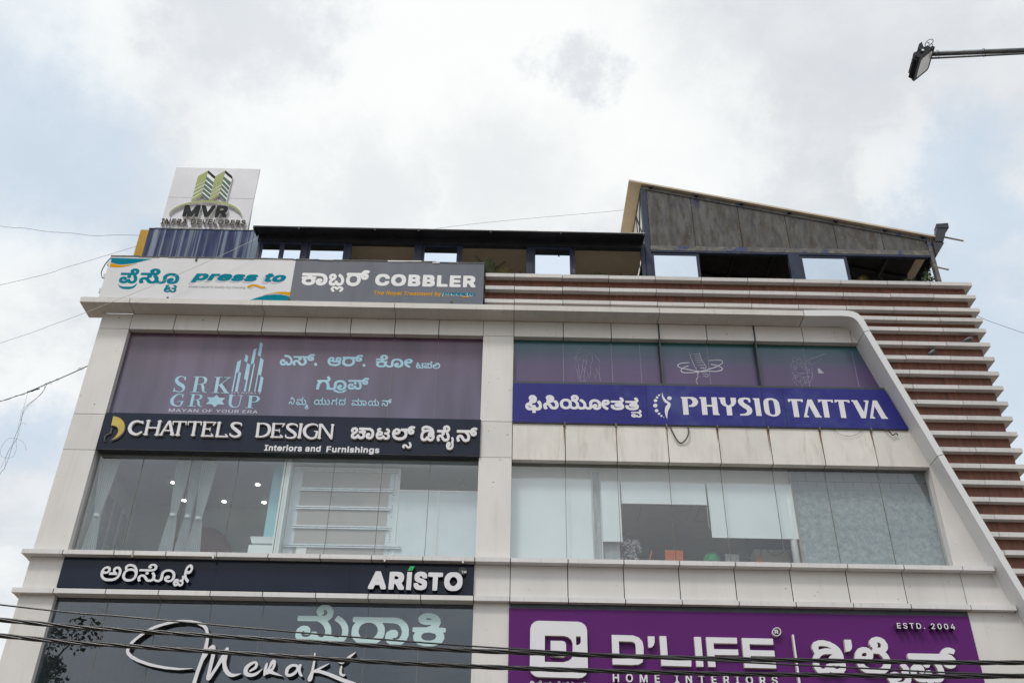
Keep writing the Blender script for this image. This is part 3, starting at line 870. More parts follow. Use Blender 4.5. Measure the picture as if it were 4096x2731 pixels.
  '-7073 16177 -6 4 -1 6 11 53 7 -1 -10 -51 1 -3 5 0 0 -5 0 -3',
  '-7059 16177 8 47 8 0 -8 -46|-7047 16231 -3 3 1 3 2 4 4 1 4 -2 0 -4 -3 -4',
  '-7028 16177 -5 2 -3 4 5 33 -6 2 1 6 7 1 2 11 7 -1 -1 -10 8 -1 -2 -7 -8 -1 -5 -28 1 -3 6 -1 1 -6',
  '-7013 16160 -3 1 3 7 6 0 6 9 -6 47 7 0 5 -36 19 36 8 0 -30 -57 -5 -5',
  '-6945 16177 11 63 19 0 13 -3 6 -9 2 -11 -2 -13 -6 -14 -6 -7 -9 -4|-6936 16185 17 1 6 3 6 8 4 8 1 13 -2 7 -6 5 -17 2',
  '-6890 16177 9 47 7 0 -1 -5 7 5 8 1 -1 -8 -10 -2 -5 -7 -6 -31',
  '-6860 16160 -3 1 3 7 6 0 6 9 -6 47 8 0 4 -36 19 36 8 0 -30 -57 -4 -5',
  '-6772 16176 -10 4 -6 7 -2 11 1 13 5 13 10 11 8 5 11 1 11 -5 4 -7 1 -9 -8 0 -2 8 -5 4 -9 0 -5 -2 -6 -5 -6 -10 -2 -12 1 -7 4 -7 6 -4 11 2 6 5 3 5 8 1 0 -2 -4 -7 -7 -8 -8 -4',
  '-6728 16177 -6 4 0 6 10 53 7 -1 -9 -51 1 -3 4 0 0 -5 0 -3',
  '-6698 16176 -7 2 -5 7 -2 7 1 11 4 9 7 9 8 4 8 0 7 -4 4 -6 -1 -17 -29 0 -1 -5 3 -6 6 -3 7 2 5 5 6 -2 0 -1 -8 -9|-6702 16205 22 1 -4 10 -7 1 -8 -5',
  '-6657 16176 -10 5 -1 8 2 7 8 7 20 4 1 5 -2 4 -4 2 -9 -3 -4 -4 -6 3 6 7 5 3 7 1 8 -1 5 -4 2 -6 -6 -36 -8 -1 0 5 -6 -5|-6654 16184 6 1 5 3 3 6 1 5 -19 -4 -2 -7',
  '-6623 16177 8 47 7 0 0 -6 10 7 7 0 5 -3 3 -11 -6 -34 -8 0 6 33 -3 6 -6 1 -6 -3 -4 -6 -6 -31',
  '-6576 16177 8 47 7 0 -8 -46|-6564 16231 -3 3 0 3 2 4 4 1 4 -2 0 -4 -3 -4',
  '-6557 16177 9 47 7 0 -1 -6 10 7 7 0 6 -3 3 -11 -7 -34 -7 0 6 33 -4 6 -5 1 -7 -3 -3 -6 -6 -31',
  '-6498 16159 -9 3 -5 7 7 4 6 -6 10 1 6 4 3 12 -10 -6 -8 0 -7 4 -4 13 5 18 7 8 6 3 10 1 7 -7 1 6 7 0 -11 -55 -10 -9|-6494 16186 5 0 6 3 6 11 0 11 -7 6 -9 -2 -7 -12 0 -12',
 ],
 'pressto_wave': [
  '-6387 16182 28 39 42 30 56 6 85 -31 73 -27 69 -3 55 20 -24 43 -50 -9 -48 11 -74 32 -83 21 -81 -2 -57 -34 -38 -49',
 ],
 'pressto_teal_low': [
  '-5359 15837 6 123 -67 27 -152 29 -172 2 -179 -25 -194 -72 -180 -82',
 ],
 'pressto_teal': [
  '-9931 16910 127 -45 141 -15 145 13 182 38 195 72 208 67 -1016 13',
 ],
 'pressto_orange_low': [
  '-5804 16039 148 6 175 -24 136 -39 -4 113 -156 11 -136 -10 -165 -40 -200 -79',
 ],
 'pressto_orange': [
  '-9928 16772 75 -12 127 0 133 14 129 36 174 72 -222 -46 -146 -6 -142 19 -132 44',
 ],
 'cobbler_kannada': [
  '-4983 16316 -76 26 -39 37 -20 46 0 44 12 36 -20 10 -8 18 1 33 13 19 126 4 8 6 0 10 -134 6 -14 23 0 36 12 22 17 5 416 0 88 -19 36 -19 36 -34 36 -74 4 -100 -20 -62 -41 -46 -74 -27 -57 4 -54 24 -35 53 -5 57 9 25 31 38 35 15 57 -8 24 -23 7 -22 -12 -44 -47 -28 32 -5 38 18 13 31 4 57 -8 36 -32 42 -23 13 -46 8 -191 0 -5 -5 5 -13 88 0 24 -12 4 -47 -9 -16 -18 -9 13 -44 -5 -46 -20 -41 -42 -36 -77 -22|-4977 16407 51 -1 37 19 11 33 -17 34 -38 14 -38 0 -42 -18 -10 -19 1 -29 15 -22',
  '-4370 16314 -48 24 -19 23 -14 42 6 63 16 32 25 28 -35 -8 -15 26 -9 59 15 46 35 33 58 11 46 -18 29 -44 7 -59 -10 -32 -32 -44 -59 -54 -1 -32 17 -9 32 5 12 11 18 53 41 5 18 -11 7 -33 13 -19 34 -11 21 13 12 28 -3 70 -23 49 -56 48 -9 22 27 58 11 3 35 -21 57 -66 30 -79 6 -74 -9 -49 -15 -35 -32 -36 -46 -18 -29 0 -31 11 -29 26 -43 -30 -26 -7|-4382 16547 33 28 4 18 -4 11 -23 5 -16 -9',
  '-4317 16125 -49 47 -15 42 8 42 34 33 29 11 37 0 51 -26 33 22 51 4 31 -12 32 -32 8 -26 -4 -39 -32 -45 -31 -21 -43 34 40 45 4 16 -11 20 -34 -3 -22 -40 -44 -1 -12 8 -17 34 -30 3 -12 -21 4 -16 39 -45 -33 -33',
  '-3878 16314 -85 35 -25 24 -27 43 -14 47 -4 70 28 94 -19 9 -8 18 -1 43 7 19 19 10 326 0 48 66 44 23 55 4 58 -23 11 -25 -32 -52 -13 -5 -31 12 -31 -2 41 -14 39 -44 10 -59 -20 -58 -29 -25 -37 -12 -51 8 -22 13 -26 30 -20 64 -7 1 21 -72 4 -58 -17 -78 -17 -31 -27 -31 -42 -29 -58 -16|-3883 16416 73 3 32 24 17 35 0 86 -22 37 -30 23 -75 0 -24 -15 -25 -33 -7 -27 4 -74 25 -41|-3593 16607 25 -1 1 13 -8 9 -24 0',
 ],
 'cobbler_latin': [
  '-3150 16344 -50 7 -32 13 -26 17 -27 30 -20 43 -10 54 6 79 27 61 47 42 56 18 102 0 49 -16 44 -35 24 -50 0 -41 -30 -6 -64 3 -20 35 -21 15 -29 11 -29 -6 -35 -25 -21 -39 -4 -41 13 -33 23 -29 47 -21 41 15 18 17 20 32 87 -1 5 -42 -13 -35 -14 -21 -45 -34 -40 -13',
  '-2754 16344 -52 7 -32 13 -34 24 -22 28 -18 38 -9 54 6 79 23 56 36 37 21 12 72 19 79 -3 32 -8 39 -21 41 -46 21 -74 -3 -85 -24 -61 -41 -41 -56 -23|-2741 16431 37 10 29 22 18 32 6 30 -3 26 -17 36 -21 20 -39 17 -37 -11 -25 -19 -26 -53 0 -31 21 -43 27 -24',
  '-2467 16348 -26 4 -5 24 4 325 30 6 145 0 62 -13 33 -27 15 -33 3 -48 -16 -49 21 -28 9 -41 -3 -46 -12 -30 -30 -26 -41 -14 -41 -5|-2395 16435 68 -1 17 8 13 19 -16 16 -20 10 -58 1|-2395 16573 59 2 18 11 7 15 -31 21 -52 0',
  '-2111 16348 -26 4 -4 24 3 325 30 6 146 0 61 -13 33 -27 15 -33 3 -48 -16 -49 21 -28 10 -41 -3 -46 -13 -30 -30 -26 -40 -14 -41 -5|-2038 16435 67 -1 18 8 12 19 -15 16 -21 10 -58 1|-2038 16573 58 2 18 11 8 15 -31 21 -53 0',
  '-1754 16348 -26 4 -5 24 0 302 7 26 62 3 29 -5 4 -24 1 -243 158 -4 7 -55 -3 -23 -7 -3',
  '-1441 16348 -26 4 -5 24 4 325 30 6 233 -3 7 -26 -7 -52 -165 -7 2 -46 152 -5 6 -26 -3 -51 -30 -6 -125 -1 -2 -46 168 -7 7 -26 -4 -52 -29 -6',
  '-1110 16348 -27 4 -4 24 3 325 30 6 143 0 64 -13 35 -25 19 -37 6 -56 -7 -36 -11 -26 -29 -28 55 -89 0 -44 -30 -6 -70 3 -72 116 -30 1 -8 -114|-1038 16555 53 -1 17 6 21 21 -5 23 -36 18 -50 0',
 ],
 'cobbler_tag': [
  '-3292 16070 15 93 -31 1 3 19 82 0 -3 -19 -31 0 -16 -93',
  '-3226 16070 19 112 17 1 -3 -30 14 5 16 -1 9 -5 5 -10 0 -15 -10 -56 -19 -1 9 57 -5 9 -8 2 -9 -4 -6 -9 -11 -55',
  '-3116 16068 -14 8 -7 14 -1 11 6 28 8 14 12 10 15 5 17 -1 12 -7 5 -9 2 -15 -3 -21 -52 0 -1 -5 3 -8 10 -5 11 2 9 9 17 -3 -1 -7 -11 -13 -9 -5|-3114 16124 32 0 -2 8 -8 6 -12 -3',
  '-3011 16070 19 113 46 0 13 -3 8 -9 3 -14 -6 -28 -16 -16 13 -36 -1 -7 -21 0 -14 40 -17 1 -8 -41|-2982 16130 22 1 10 3 7 12 -1 10 -11 8 -21 0',
  '-2896 16068 -14 8 -6 14 -1 11 5 28 10 16 12 9 13 4 19 -1 13 -9 6 -13 0 -16 -6 -24 -8 -14 -11 -8 -12 -5|-2884 16087 6 1 10 7 9 17 -3 19 -10 7 -9 -1 -7 -7 -8 -14 1 -18',
  '-2836 16039 0 9 4 10 11 1 10 13 -14 73 1 11 20 0 10 -53 27 53 19 0 -3 -13 -50 -93 -16 -11',
  '-2735 16068 -10 6 -5 9 5 27 14 10 32 5 3 4 -4 8 -7 2 -10 -4 -6 -7 -8 0 -10 4 1 7 10 12 10 5 24 2 10 -3 9 -9 2 -12 -12 -64 -16 0 -2 2 -11 -4|-2723 16087 15 4 6 7 2 8 -15 -1 -12 -6 -3 -5',
  '-2656 16069 -6 5 -3 8 19 102 17 -2 -15 -87 1 -6 9 -2 1 -10 -2 -7 -2 -1',
  '-2554 16070 15 93 -31 1 3 19 82 0 -4 -19 -31 0 -15 -93',
  '-2488 16070 15 87 16 0 2 -3 10 4 16 0 -3 -20 -16 -1 -12 -11 -10 -56',
  '-2408 16068 -14 8 -7 14 -1 11 6 28 8 14 12 10 15 5 17 -1 12 -7 5 -9 2 -15 -3 -21 -52 0 -1 -5 3 -8 10 -5 11 2 9 9 17 -3 -1 -7 -11 -13 -9 -5|-2406 16124 32 0 -2 8 -8 6 -12 -3',
  '-2333 16068 -10 6 -5 9 6 27 13 10 33 5 3 4 -4 8 -7 2 -11 -4 -6 -7 -7 0 -10 4 1 7 10 12 10 5 24 2 10 -3 9 -9 1 -12 -11 -64 -17 0 -1 2 -12 -4|-2320 16087 14 4 7 7 2 8 -15 -1 -13 -6 -3 -5',
  '-2247 16069 -10 5 -3 8 9 56 -11 2 4 16 10 1 4 18 18 0 -2 -18 15 -1 -3 -17 -16 -2 -7 -42 4 -8 9 1 0 -17',
  '-2214 16070 15 87 17 0 1 -4 10 5 15 0 11 -9 12 8 20 1 13 -7 3 -16 -11 -65 -19 0 10 57 -3 9 -7 3 -11 -6 -5 -9 -9 -54 -19 0 10 58 -3 8 -7 3 -7 -3 -7 -9 -11 -57',
  '-2065 16068 -14 8 -7 14 -1 11 6 28 8 14 12 10 15 5 17 -1 13 -7 5 -9 1 -15 -3 -21 -52 0 -1 -5 4 -8 9 -5 11 2 9 9 17 -3 -1 -7 -11 -13 -9 -5|-2062 16124 32 0 -3 8 -8 6 -12 -3',
  '-2003 16070 15 87 17 0 1 -4 14 5 11 0 11 -4 7 -10 1 -9 -11 -65 -18 0 9 57 -5 9 -8 2 -9 -4 -7 -9 -10 -55',
  '-1900 16069 -9 5 -3 8 8 56 -10 2 3 16 10 1 5 18 17 0 -2 -18 15 -1 -3 -17 -16 -2 -7 -42 4 -8 9 1 0 -17',
  '-1797 16068 -9 6 -2 -4 -17 1 20 112 17 0 -5 -31 15 6 19 -2 12 -11 4 -11 -4 -34 -9 -17 -18 -14|-1787 16087 14 7 8 15 0 19 -10 10 -14 -5 -10 -19 1 -17',
  '-1740 16039 -1 9 5 10 11 1 10 13 -14 73 1 11 19 0 10 -53 27 53 20 0 -4 -13 -50 -93 -15 -11',
 ],
 'cobbler_small': [
  '-1622 16079 -2 3 34 93 6 2 31 0 8 1 31 0 11 -2 13 -8 5 -15 -7 -23 -12 -14 -17 -9 -11 -4 -17 -2 -28 1 -8 -20 -5 -3|-1552 16124 12 4 12 12 -3 12 -12 3 -11 -4 -9 -11 1 -11',
  '-1489 16102 -3 3 26 70 6 2 31 0 10 2 25 -1 2 -3 -6 -18 -5 -2 -15 0 -10 -2 -9 -7 -16 -41 -6 -3',
  '-1371 16101 -17 3 -10 4 -7 7 -4 9 1 8 8 20 15 14 23 10 12 2 33 0 18 -5 12 -11 0 -12 -6 -17 -5 -3 -3 -12 -6 -5 -21 -9 -21 -3|-1353 16124 11 2 5 4 -26 0 2 -3|-1352 16152 18 0 -6 3',
  '-1262 16101 -12 1 -11 4 -9 11 5 12 4 2 15 2 -11 10 8 21 16 9 14 4 46 0 11 -4 9 -10 -4 -11 -17 -5 12 -10 -6 -19 -8 -7 -21 -8 -17 -2|-1244 16124 5 0 6 2 -17 3|-1224 16152 3 0 -3 3 -8 0',
  '-1154 16101 -12 1 -11 4 -9 11 4 12 5 2 15 2 -11 10 8 21 16 9 14 4 45 0 11 -4 9 -10 -4 -11 -17 -5 13 -10 -6 -19 -8 -7 -22 -8 -16 -2|-1136 16124 5 0 6 2 -17 3|-1117 16152 4 0 -3 3 -8 0',
  '-998 16093 -12 3 -9 9 -1 6 14 44 -11 1 -3 4 6 19 4 2 12 1 5 14 6 3 30 0 3 -4 -4 -13 16 -1 3 -3 -6 -19 -5 -3 -16 -1 -11 -33 1 -2 15 -1 3 -2 1 -9 -4 -11 -7 -3 -7 -1',
  '-917 16092 -18 4 -9 6 -7 8 -2 19 9 24 14 15 19 10 17 4 34 0 17 -6 10 -10 3 -6 0 -10 -11 -30 -13 -14 -22 -11 -19 -3|-898 16119 14 6 10 11 -1 13 -4 4 -5 2 -5 0 -9 -4 -11 -11 1 -14',
 ],
 'cobbler_small_shadow': [
  '-1635 16067 -3 3 34 92 6 3 32 -1 7 2 32 0 10 -3 13 -8 5 -14 -7 -24 -12 -14 -16 -9 -12 -4 -17 -2 -28 1 -7 -19 -6 -3|-1565 16112 12 4 11 11 -3 12 -11 3 -11 -4 -10 -11 2 -11',
  '-1503 16090 -3 3 26 69 6 3 31 0 10 1 25 -1 3 -3 -7 -17 -5 -2 -14 -1 -10 -2 -10 -7 -16 -41 -5 -2',
  '-1385 16088 -17 3 -10 5 -7 6 -4 9 1 9 9 19 14 14 23 10 12 3 33 0 18 -6 12 -11 0 -12 -6 -17 -5 -3 -3 -11 -6 -6 -21 -9 -21 -3|-1367 16112 11 2 5 3 -26 0 2 -3|-1366 16139 19 0 -7 4',
  '-1276 16088 -12 2 -11 4 -9 10 5 12 4 3 16 1 -12 11 8 20 16 10 14 4 46 0 11 -4 9 -11 -4 -11 -17 -4 12 -10 -6 -19 -7 -7 -22 -9 -17 -2|-1257 16112 5 -1 5 3 -17 2|-1238 16139 4 0 -4 3 -8 0',
  '-1168 16088 -12 2 -11 4 -9 10 5 12 4 3 15 1 -11 11 8 20 16 10 14 4 45 0 12 -4 8 -11 -4 -11 -17 -4 13 -10 -6 -19 -8 -7 -21 -9 -17 -2|-1150 16112 5 -1 6 3 -17 2|-1130 16139 3 0 -3 3 -8 0',
  '-1012 16080 -12 3 -9 9 -1 6 14 44 -11 2 -3 3 6 19 5 3 11 0 5 14 6 3 30 0 3 -3 -4 -14 16 0 3 -4 -6 -19 -5 -2 -16 -2 -11 -32 1 -3 15 0 3 -3 1 -8 -4 -12 -7 -3 -7 -1',
  '-931 16080 -18 4 -9 5 -7 8 -2 19 9 24 14 15 19 11 17 4 34 0 17 -7 10 -9 3 -7 0 -9 -11 -30 -13 -14 -22 -11 -19 -4|-912 16107 14 5 10 11 -1 13 -4 5 -5 2 -5 0 -9 -5 -11 -11 1 -14',
 ],
 'cobbler_wave': [
  '-1121 16024 19 18 60 -4 62 -2 -15 27 -60 4 -48 5 -41 -26',
 ],
 'srk_logo': [
  '-7702 13500 -33 8 -51 18 -45 -16 -2 2 8 115 19 -46 26 -35 66 -23 18 -2 18 2 27 8 12 7 7 7 5 9 4 27 -2 15 -4 12 -12 15 -13 12 -27 19 -66 32 -24 18 -36 36 -29 42 -10 24 -5 30 3 24 9 24 8 15 12 15 21 16 21 10 36 10 21 1 18 -4 15 -6 48 -24 30 26 12 -116 -22 0 -29 72 -45 22 -15 5 -12 0 -12 -4 -22 -14 -19 -21 -8 -21 0 -24 7 -15 10 -12 50 -44 75 -42 21 -17 17 -20 12 -18 10 -19 6 -20 3 -24 -1 -18 -5 -21 -16 -33 -13 -15 -16 -11 -21 -8 -36 -6',
  '-7092 13504 -18 5 -24 12 -11 10 -10 13 -12 26 -10 30 -24 87 -29 42 -70 -3 4 -201 3 -3 69 0 6 -6 -2 -6 -7 -3 -195 -1 -6 1 -3 3 0 6 6 4 54 2 -6 402 -3 3 -51 1 -5 5 2 7 6 3 195 -2 57 -5 18 -4 18 -7 15 -10 14 -15 12 -24 7 -33 -2 -33 -10 -30 -12 -17 -15 -12 -15 -7 -47 -12 8 -2 18 -9 12 -10 14 -21 14 -36 11 -36 4 -21 2 -39 7 -15 12 -15 11 -9 27 0 3 -3 0 -6 -3 -3 -27 -5|-7300 13738 55 3 30 7 36 17 12 9 10 12 3 12 0 18 -9 39 -19 36 -6 9 -15 12 -12 6 -21 5 -69 1',
  '-6662 13498 -42 0 -5 3 -1 7 6 5 74 0 -152 189 -9 -4 -6 1 -5 3 0 9 202 210 -104 2 -6 4 2 9 4 1 126 1 30 -1 6 -5 -2 -8 -28 -2 -156 -163 189 -246 30 -2 4 -7 -1 -4 -6 -3|-6932 13500 -3 7 6 6 54 0 2 3 -11 408 -3 2 -45 1 -4 3 -1 6 8 5 183 -1 5 -7 -5 -6 -60 -1 -3 -5 10 -405 2 -3 54 0 4 -3 1 -6 -2 -3 -6 -2',
  '-7657 13115 -39 4 -45 10 -21 9 -18 11 -18 15 -27 32 -12 21 -6 18 -6 27 -1 21 3 24 7 22 11 23 31 45 18 19 18 15 21 13 42 13 39 4 18 -3 18 -5 36 -15 21 21 1 -92 -1 -4 -19 1 -17 62 -27 11 -15 4 -15 0 -33 -11 -16 -9 -20 -18 -21 -33 -17 -48 -5 -24 2 -27 12 -48 13 -30 10 -15 15 -12 30 -15 21 -8 18 -4 24 0 15 3 16 9 6 15 4 78 -2 2 -93 -1 -6 5 0 6 3 3 99 1 12 9 9 3 12 -3 9 -8 18 0 6 -5 -1 -6 -2 -3 -18 -1 -2 -2 -7 -51 -12 -36 -9 -15 -12 -11 -24 -11 -30 -5',
  '-7412 13125 -6 7 2 6 4 2 40 1 -2 300 -2 2 -42 1 -5 6 2 6 6 2 159 -1 51 -2 33 -7 27 -13 12 -12 9 -18 3 -15 -1 -15 -5 -19 -15 -22 -12 -10 -24 -11 -33 -7 24 -12 12 -11 10 -16 23 -87 12 -30 6 -5 9 -4 33 -4 2 -8 -5 -4 -42 -1 -15 4 -22 13 -23 23 -10 16 -9 21 -11 60 -10 18 -17 23 -48 -1 -6 2 -1 3 4 6 81 10 15 5 9 6 7 9 3 9 4 24 -2 18 -11 24 -13 13 -23 8 -82 4 -2 -4 2 -297 72 0 5 -3 1 -6 -6 -6',
  '-6340 13113 -42 9 -41 18 -19 15 -14 15 -11 18 -15 42 -7 57 -1 145 -3 2 -33 1 -4 5 4 8 36 1 8 12 7 7 9 5 12 1 19 -7 14 -18 63 0 6 -3 0 -8 -6 -3 -63 -1 0 -108 3 -63 7 -51 6 -15 11 -18 18 -20 24 -18 15 -6 15 -2 15 0 27 9 12 9 11 10 11 21 5 20 7 58 4 171 -2 4 -66 0 -5 5 1 6 7 3 114 0 8 -3 1 -6 -6 -5 -30 0 -2 -4 -4 -174 -7 -57 -13 -39 -19 -24 -18 -12 -33 -10',
  '-6073 13111 -7 6 2 6 5 2 51 0 2 4 -9 303 -2 2 -42 0 -6 7 3 6 6 2 153 -1 9 -2 27 -1 18 -3 36 -13 33 -22 15 -19 7 -25 -1 -15 -6 -17 -19 -25 -24 -18 -14 -8 -27 -9 -18 -3 -68 -4 6 -135 2 -3 45 0 5 -6 -2 -6 -6 -2|-5950 13279 66 7 19 11 13 15 12 27 3 21 -14 33 -10 12 -11 9 -15 6 -18 4 -48 4 -4 -2',
  '-6861 13385 -148 -7 71 -91 -67 -91 140 0 74 -77 65 76 149 -1 -69 88 62 89 -137 -1 -78 82',
  '-6384 14432 -88 -56 2 -825 32 -2 -1 504 54 54',
  '-6386 13550 58 -2 -2 517 -57 31',
  '-6310 14412 77 -59 0 181 -72 68',
  '-6235 13911 57 -53 -5 -306 44 -2 -3 742 -90 56',
  '-6068 14776 -72 -50 1 -426 68 45',
  '-6077 13548 34 1 4 764 -33 24',
  '-6013 14579 73 -54 0 377 -73 54',
  '-5940 13549 29 -1 -3 491 66 -46 -1 448 -89 69',
  '-5852 13548 75 -4 -1 398 -70 49',
 ],
 'srk_mini': [
  '-6430 13496 -17 3 -12 5 -6 7 0 7 5 7 12 5 12 3 21 1 15 -2 14 -5 8 -7 0 -9 -6 -7 -11 -5 -14 -3|-6426 13501 9 0 12 2 8 3 6 6 -1 7 -5 5 -10 3 -12 2 -20 -3 -7 -2 -6 -7 0 -5 6 -6 8 -3',
  '-6316 13497 0 31 -30 0 0 5 74 0 0 -5 -30 0 0 -31',
  '-6245 13497 34 36 17 0 35 -36 -14 0 -10 9 -37 1 -11 -10|-6217 13511 29 0 -14 16',
  '-6127 13497 0 36 40 0 14 -1 10 -4 4 -4 0 -5 -4 -5 -17 -4 -33 -1 -1 -12|-6113 13514 23 0 10 2 7 4 -5 6 -11 2 -24 0',
  '-6032 13497 35 36 16 0 36 -36 -15 0 -10 9 -37 1 -10 -10|-6003 13511 29 0 -15 16',
  '-5913 13497 0 36 12 0 2 -32 43 0 1 -4',
  '-5825 13497 0 4 16 0 0 27 -16 0 0 5 47 0 0 -5 -16 0 0 -27 16 0 0 -4',
 ],
 'srk_small': [
  '-7828 12976 -1 79 27 0 42 -63 41 63 27 0 0 -78 -20 0 1 60 -42 -61 -17 2 -40 59 0 -60',
  '-7666 12976 48 79 22 0 50 -78 -21 0 -13 21 -52 0 -14 -21|-7626 13009 39 0 -19 34',
  '-7482 12976 -1 33 -49 46 23 0 36 -35 36 35 23 0 -50 -47 0 -31',
  '-7400 12976 49 79 21 0 50 -78 -20 0 -13 21 -52 0 -14 -21|-7359 13009 39 0 -20 34',
  '-7254 12976 0 79 23 0 67 -61 -1 61 20 0 0 -78 -23 0 -67 61 1 -61',
  '-7001 12975 -25 5 -18 9 -10 14 -3 16 6 16 18 14 19 6 24 1 23 -4 18 -9 13 -16 1 -16 -5 -13 -19 -16 -19 -5|-7004 12986 15 0 16 4 11 7 7 11 0 15 -7 11 -12 8 -15 4 -15 -1 -15 -4 -12 -8 -6 -10 0 -14 8 -12 9 -6',
  '-6903 12976 0 79 83 0 -1 -10 -62 0 0 -25 55 0 2 -9 -57 -1 -1 -33',
  '-6692 12976 -1 33 -49 46 23 0 36 -35 36 35 23 0 -50 -47 0 -31',
  '-6548 12975 -25 5 -18 9 -10 14 -3 16 6 16 18 14 19 6 24 1 23 -4 18 -9 13 -16 1 -16 -5 -13 -19 -16 -19 -5|-6551 12986 15 0 16 4 11 7 7 11 0 15 -7 11 -12 8 -15 4 -15 -1 -15 -4 -12 -8 -6 -10 0 -14 8 -12 9 -6',
  '-6402 12975 -26 5 -18 11 -4 10 0 54 19 0 2 -57 13 -9 26 -3 15 3 11 9 2 57 18 0 -1 -62 -8 -7 -14 -7 -16 -3',
  '-6306 12976 0 79 50 1 25 -4 15 -10 4 -16 -8 -11 -15 -7 28 -31 -22 0 -28 29 -27 0 -3 -29|-6286 13017 31 -1 17 4 7 10 -6 11 -18 4 -31 0',
  '-6123 12976 0 79 83 0 -1 -10 -62 0 0 -24 57 0 2 -9 -59 -1 -1 -24 64 -1 1 -9',
  '-6005 12976 0 79 50 1 24 -4 16 -10 3 -16 -8 -11 -15 -7 29 -31 -23 0 -27 29 -28 0 -2 -29|-5985 13017 31 -1 16 4 8 10 -7 11 -17 4 -31 0',
  '-5891 12976 49 79 21 0 50 -78 -20 0 -14 21 -52 0 -14 -21|-5851 13009 40 0 -20 34',
 ],
 'srk_kannada': [
  '-5380 14294 -28 8 -25 18 -20 44 -3 34 5 29 11 23 18 18 19 9 35 0 24 -15 10 -18 2 -37 -5 -17 -8 -7 -32 6 -3 26 -7 7 -17 -12 -3 -20 5 -18 20 -15 28 -1 14 7 10 12 11 38 7 4 36 -4 9 -35 13 -17 11 -5 26 6 7 13 6 26 -8 55 -20 33 -21 20 -40 20 -77 16 -4 29 6 23 42 4 43 -9 44 -20 33 -25 36 -54 15 -52 0 -63 -19 -52 -20 -21 -33 -12 -40 6 -30 27 -19 -18 -24 -12',
  '-5115 14298 -22 25 -16 51 4 30 20 35 40 22 60 -3 37 -25 53 -68 14 -8 24 0 19 14 7 43 -10 30 -29 46 6 11 23 16 -79 0 19 -27 -3 -22 -15 -17 -33 -5 -23 14 -8 19 3 19 17 19 -135 2 -11 11 5 38 334 4 39 46 41 18 42 3 57 -17 4 -11 -25 -33 -9 -4 -48 11 -26 -12 26 -2 33 -11 28 -30 3 -46 -15 -27 -13 -8 -33 -12 -48 4 -39 25 -20 51 -41 0 39 -60 9 -37 0 -30 -9 -35 -30 -37 -43 -18 -59 3 -30 16 -55 71 -17 14 -15 4 -19 -15 0 -22 23 -51 -16 -11|-4732 14490 19 4 1 15 -7 6 -33 2 6 -19',
  '-4559 14357 -6 12 -10 9 -11 5 -12 2 -11 -2 -10 -6 -7 -10 -4 -12 0 -13 4 -13 6 -11 10 -9 11 -6 12 -2 11 2 10 7 7 9 4 12 0 13',
  '-4167 14306 -48 7 -41 17 -35 31 -11 17 -15 40 -3 42 6 33 14 32 14 17 25 16 19 6 41 -3 24 -15 13 -21 3 -42 -7 -20 42 -1 -11 46 10 29 9 10 37 17 34 0 31 -13 15 -16 10 -25 0 -32 -20 -35 11 -25 0 -35 -13 -30 -24 -23 -32 -15 -36 -8|-4176 14361 55 -1 43 10 22 18 5 23 -3 4 -51 -6 -79 0 -10 9 -2 17 -24 -8 -43 1 6 -22 24 -25 25 -13|-4060 14473 12 5 7 17 -10 18 -15 3 -16 -8 -2 -13|-4245 14475 20 2 11 8 2 18 -8 10 -19 0 -20 -18 -3 -15',
  '-3831 14304 -37 6 -45 18 -26 20 -21 29 -9 27 -3 40 12 48 17 24 -19 4 -10 9 4 43 9 4 298 0 39 45 34 16 63 3 43 -14 4 -17 -22 -27 -12 -3 -25 8 -30 0 -18 -10 45 -7 24 -13 14 -14 9 -24 0 -24 -16 -34 -43 -19 -55 4 -34 19 -18 30 -5 24 -22 1 26 -66 -3 -53 -16 -35 -28 -30 -39 -21 -34 -9|-3836 14364 38 -2 31 9 24 18 13 23 4 45 -7 22 -22 25 -34 15 -30 4 -40 -9 -24 -16 -19 -30 -4 -38 13 -34 25 -22|-3584 14495 20 -1 7 6 0 11 -10 8 -31 0 3 -14',
  '-3401 14356 -7 11 -9 9 -11 6 -12 2 -11 -2 -10 -7 -7 -9 -4 -12 -1 -13 3 -13 7 -12 9 -9 11 -5 11 -2 12 2 9 6 8 10 4 12 1 13',
  '-3039 14296 -44 7 -47 25 -22 40 0 25 13 32 -21 4 -5 8 5 35 111 4 4 18 -109 2 -10 8 -1 32 14 11 158 0 38 8 9 13 0 20 -13 13 -22 5 -16 -4 11 -14 1 -18 -8 -12 -16 -9 -34 0 -22 16 -7 15 1 25 19 26 37 19 56 3 25 -6 32 -17 18 -25 7 -40 -16 -37 -35 -23 -50 -8 -1 -18 5 -4 80 0 10 -3 3 -37 -10 -9 -15 -1 13 -25 1 -20 38 -28 37 -3 14 7 6 14 1 109 30 42 45 23 37 8 53 0 37 -8 46 -24 35 -41 16 -49 -3 -57 -26 -46 -40 -24 -40 -8 -44 3 -40 17 -22 26 -7 20 7 41 19 21 22 10 46 0 26 -23 0 -22 -9 -15 -23 -11 -20 1 11 -13 46 0 19 15 10 25 0 37 -6 22 -23 31 -34 17 -43 3 -32 -9 -25 -24 -7 -25 6 -77 -6 -22 -26 -30 -37 -15 -40 -3 -37 8 -44 21 -21 -14 -31 -9|-2359 14298 -48 23 -42 34 -22 33 -13 44 4 42 18 37 29 25 46 16 41 0 27 -8 26 -18 13 -27 -4 -35 -27 -32 -42 -15 -59 -2 18 -27 76 -50 -19 -35|-3032 14348 48 4 23 18 3 25 -20 23 -24 8 -37 0 -28 -8 -10 -8 -10 -22 6 -20 17 -13|-2391 14464 26 2 15 10 2 18 -7 7 -29 1 -18 -12 -10 -21',
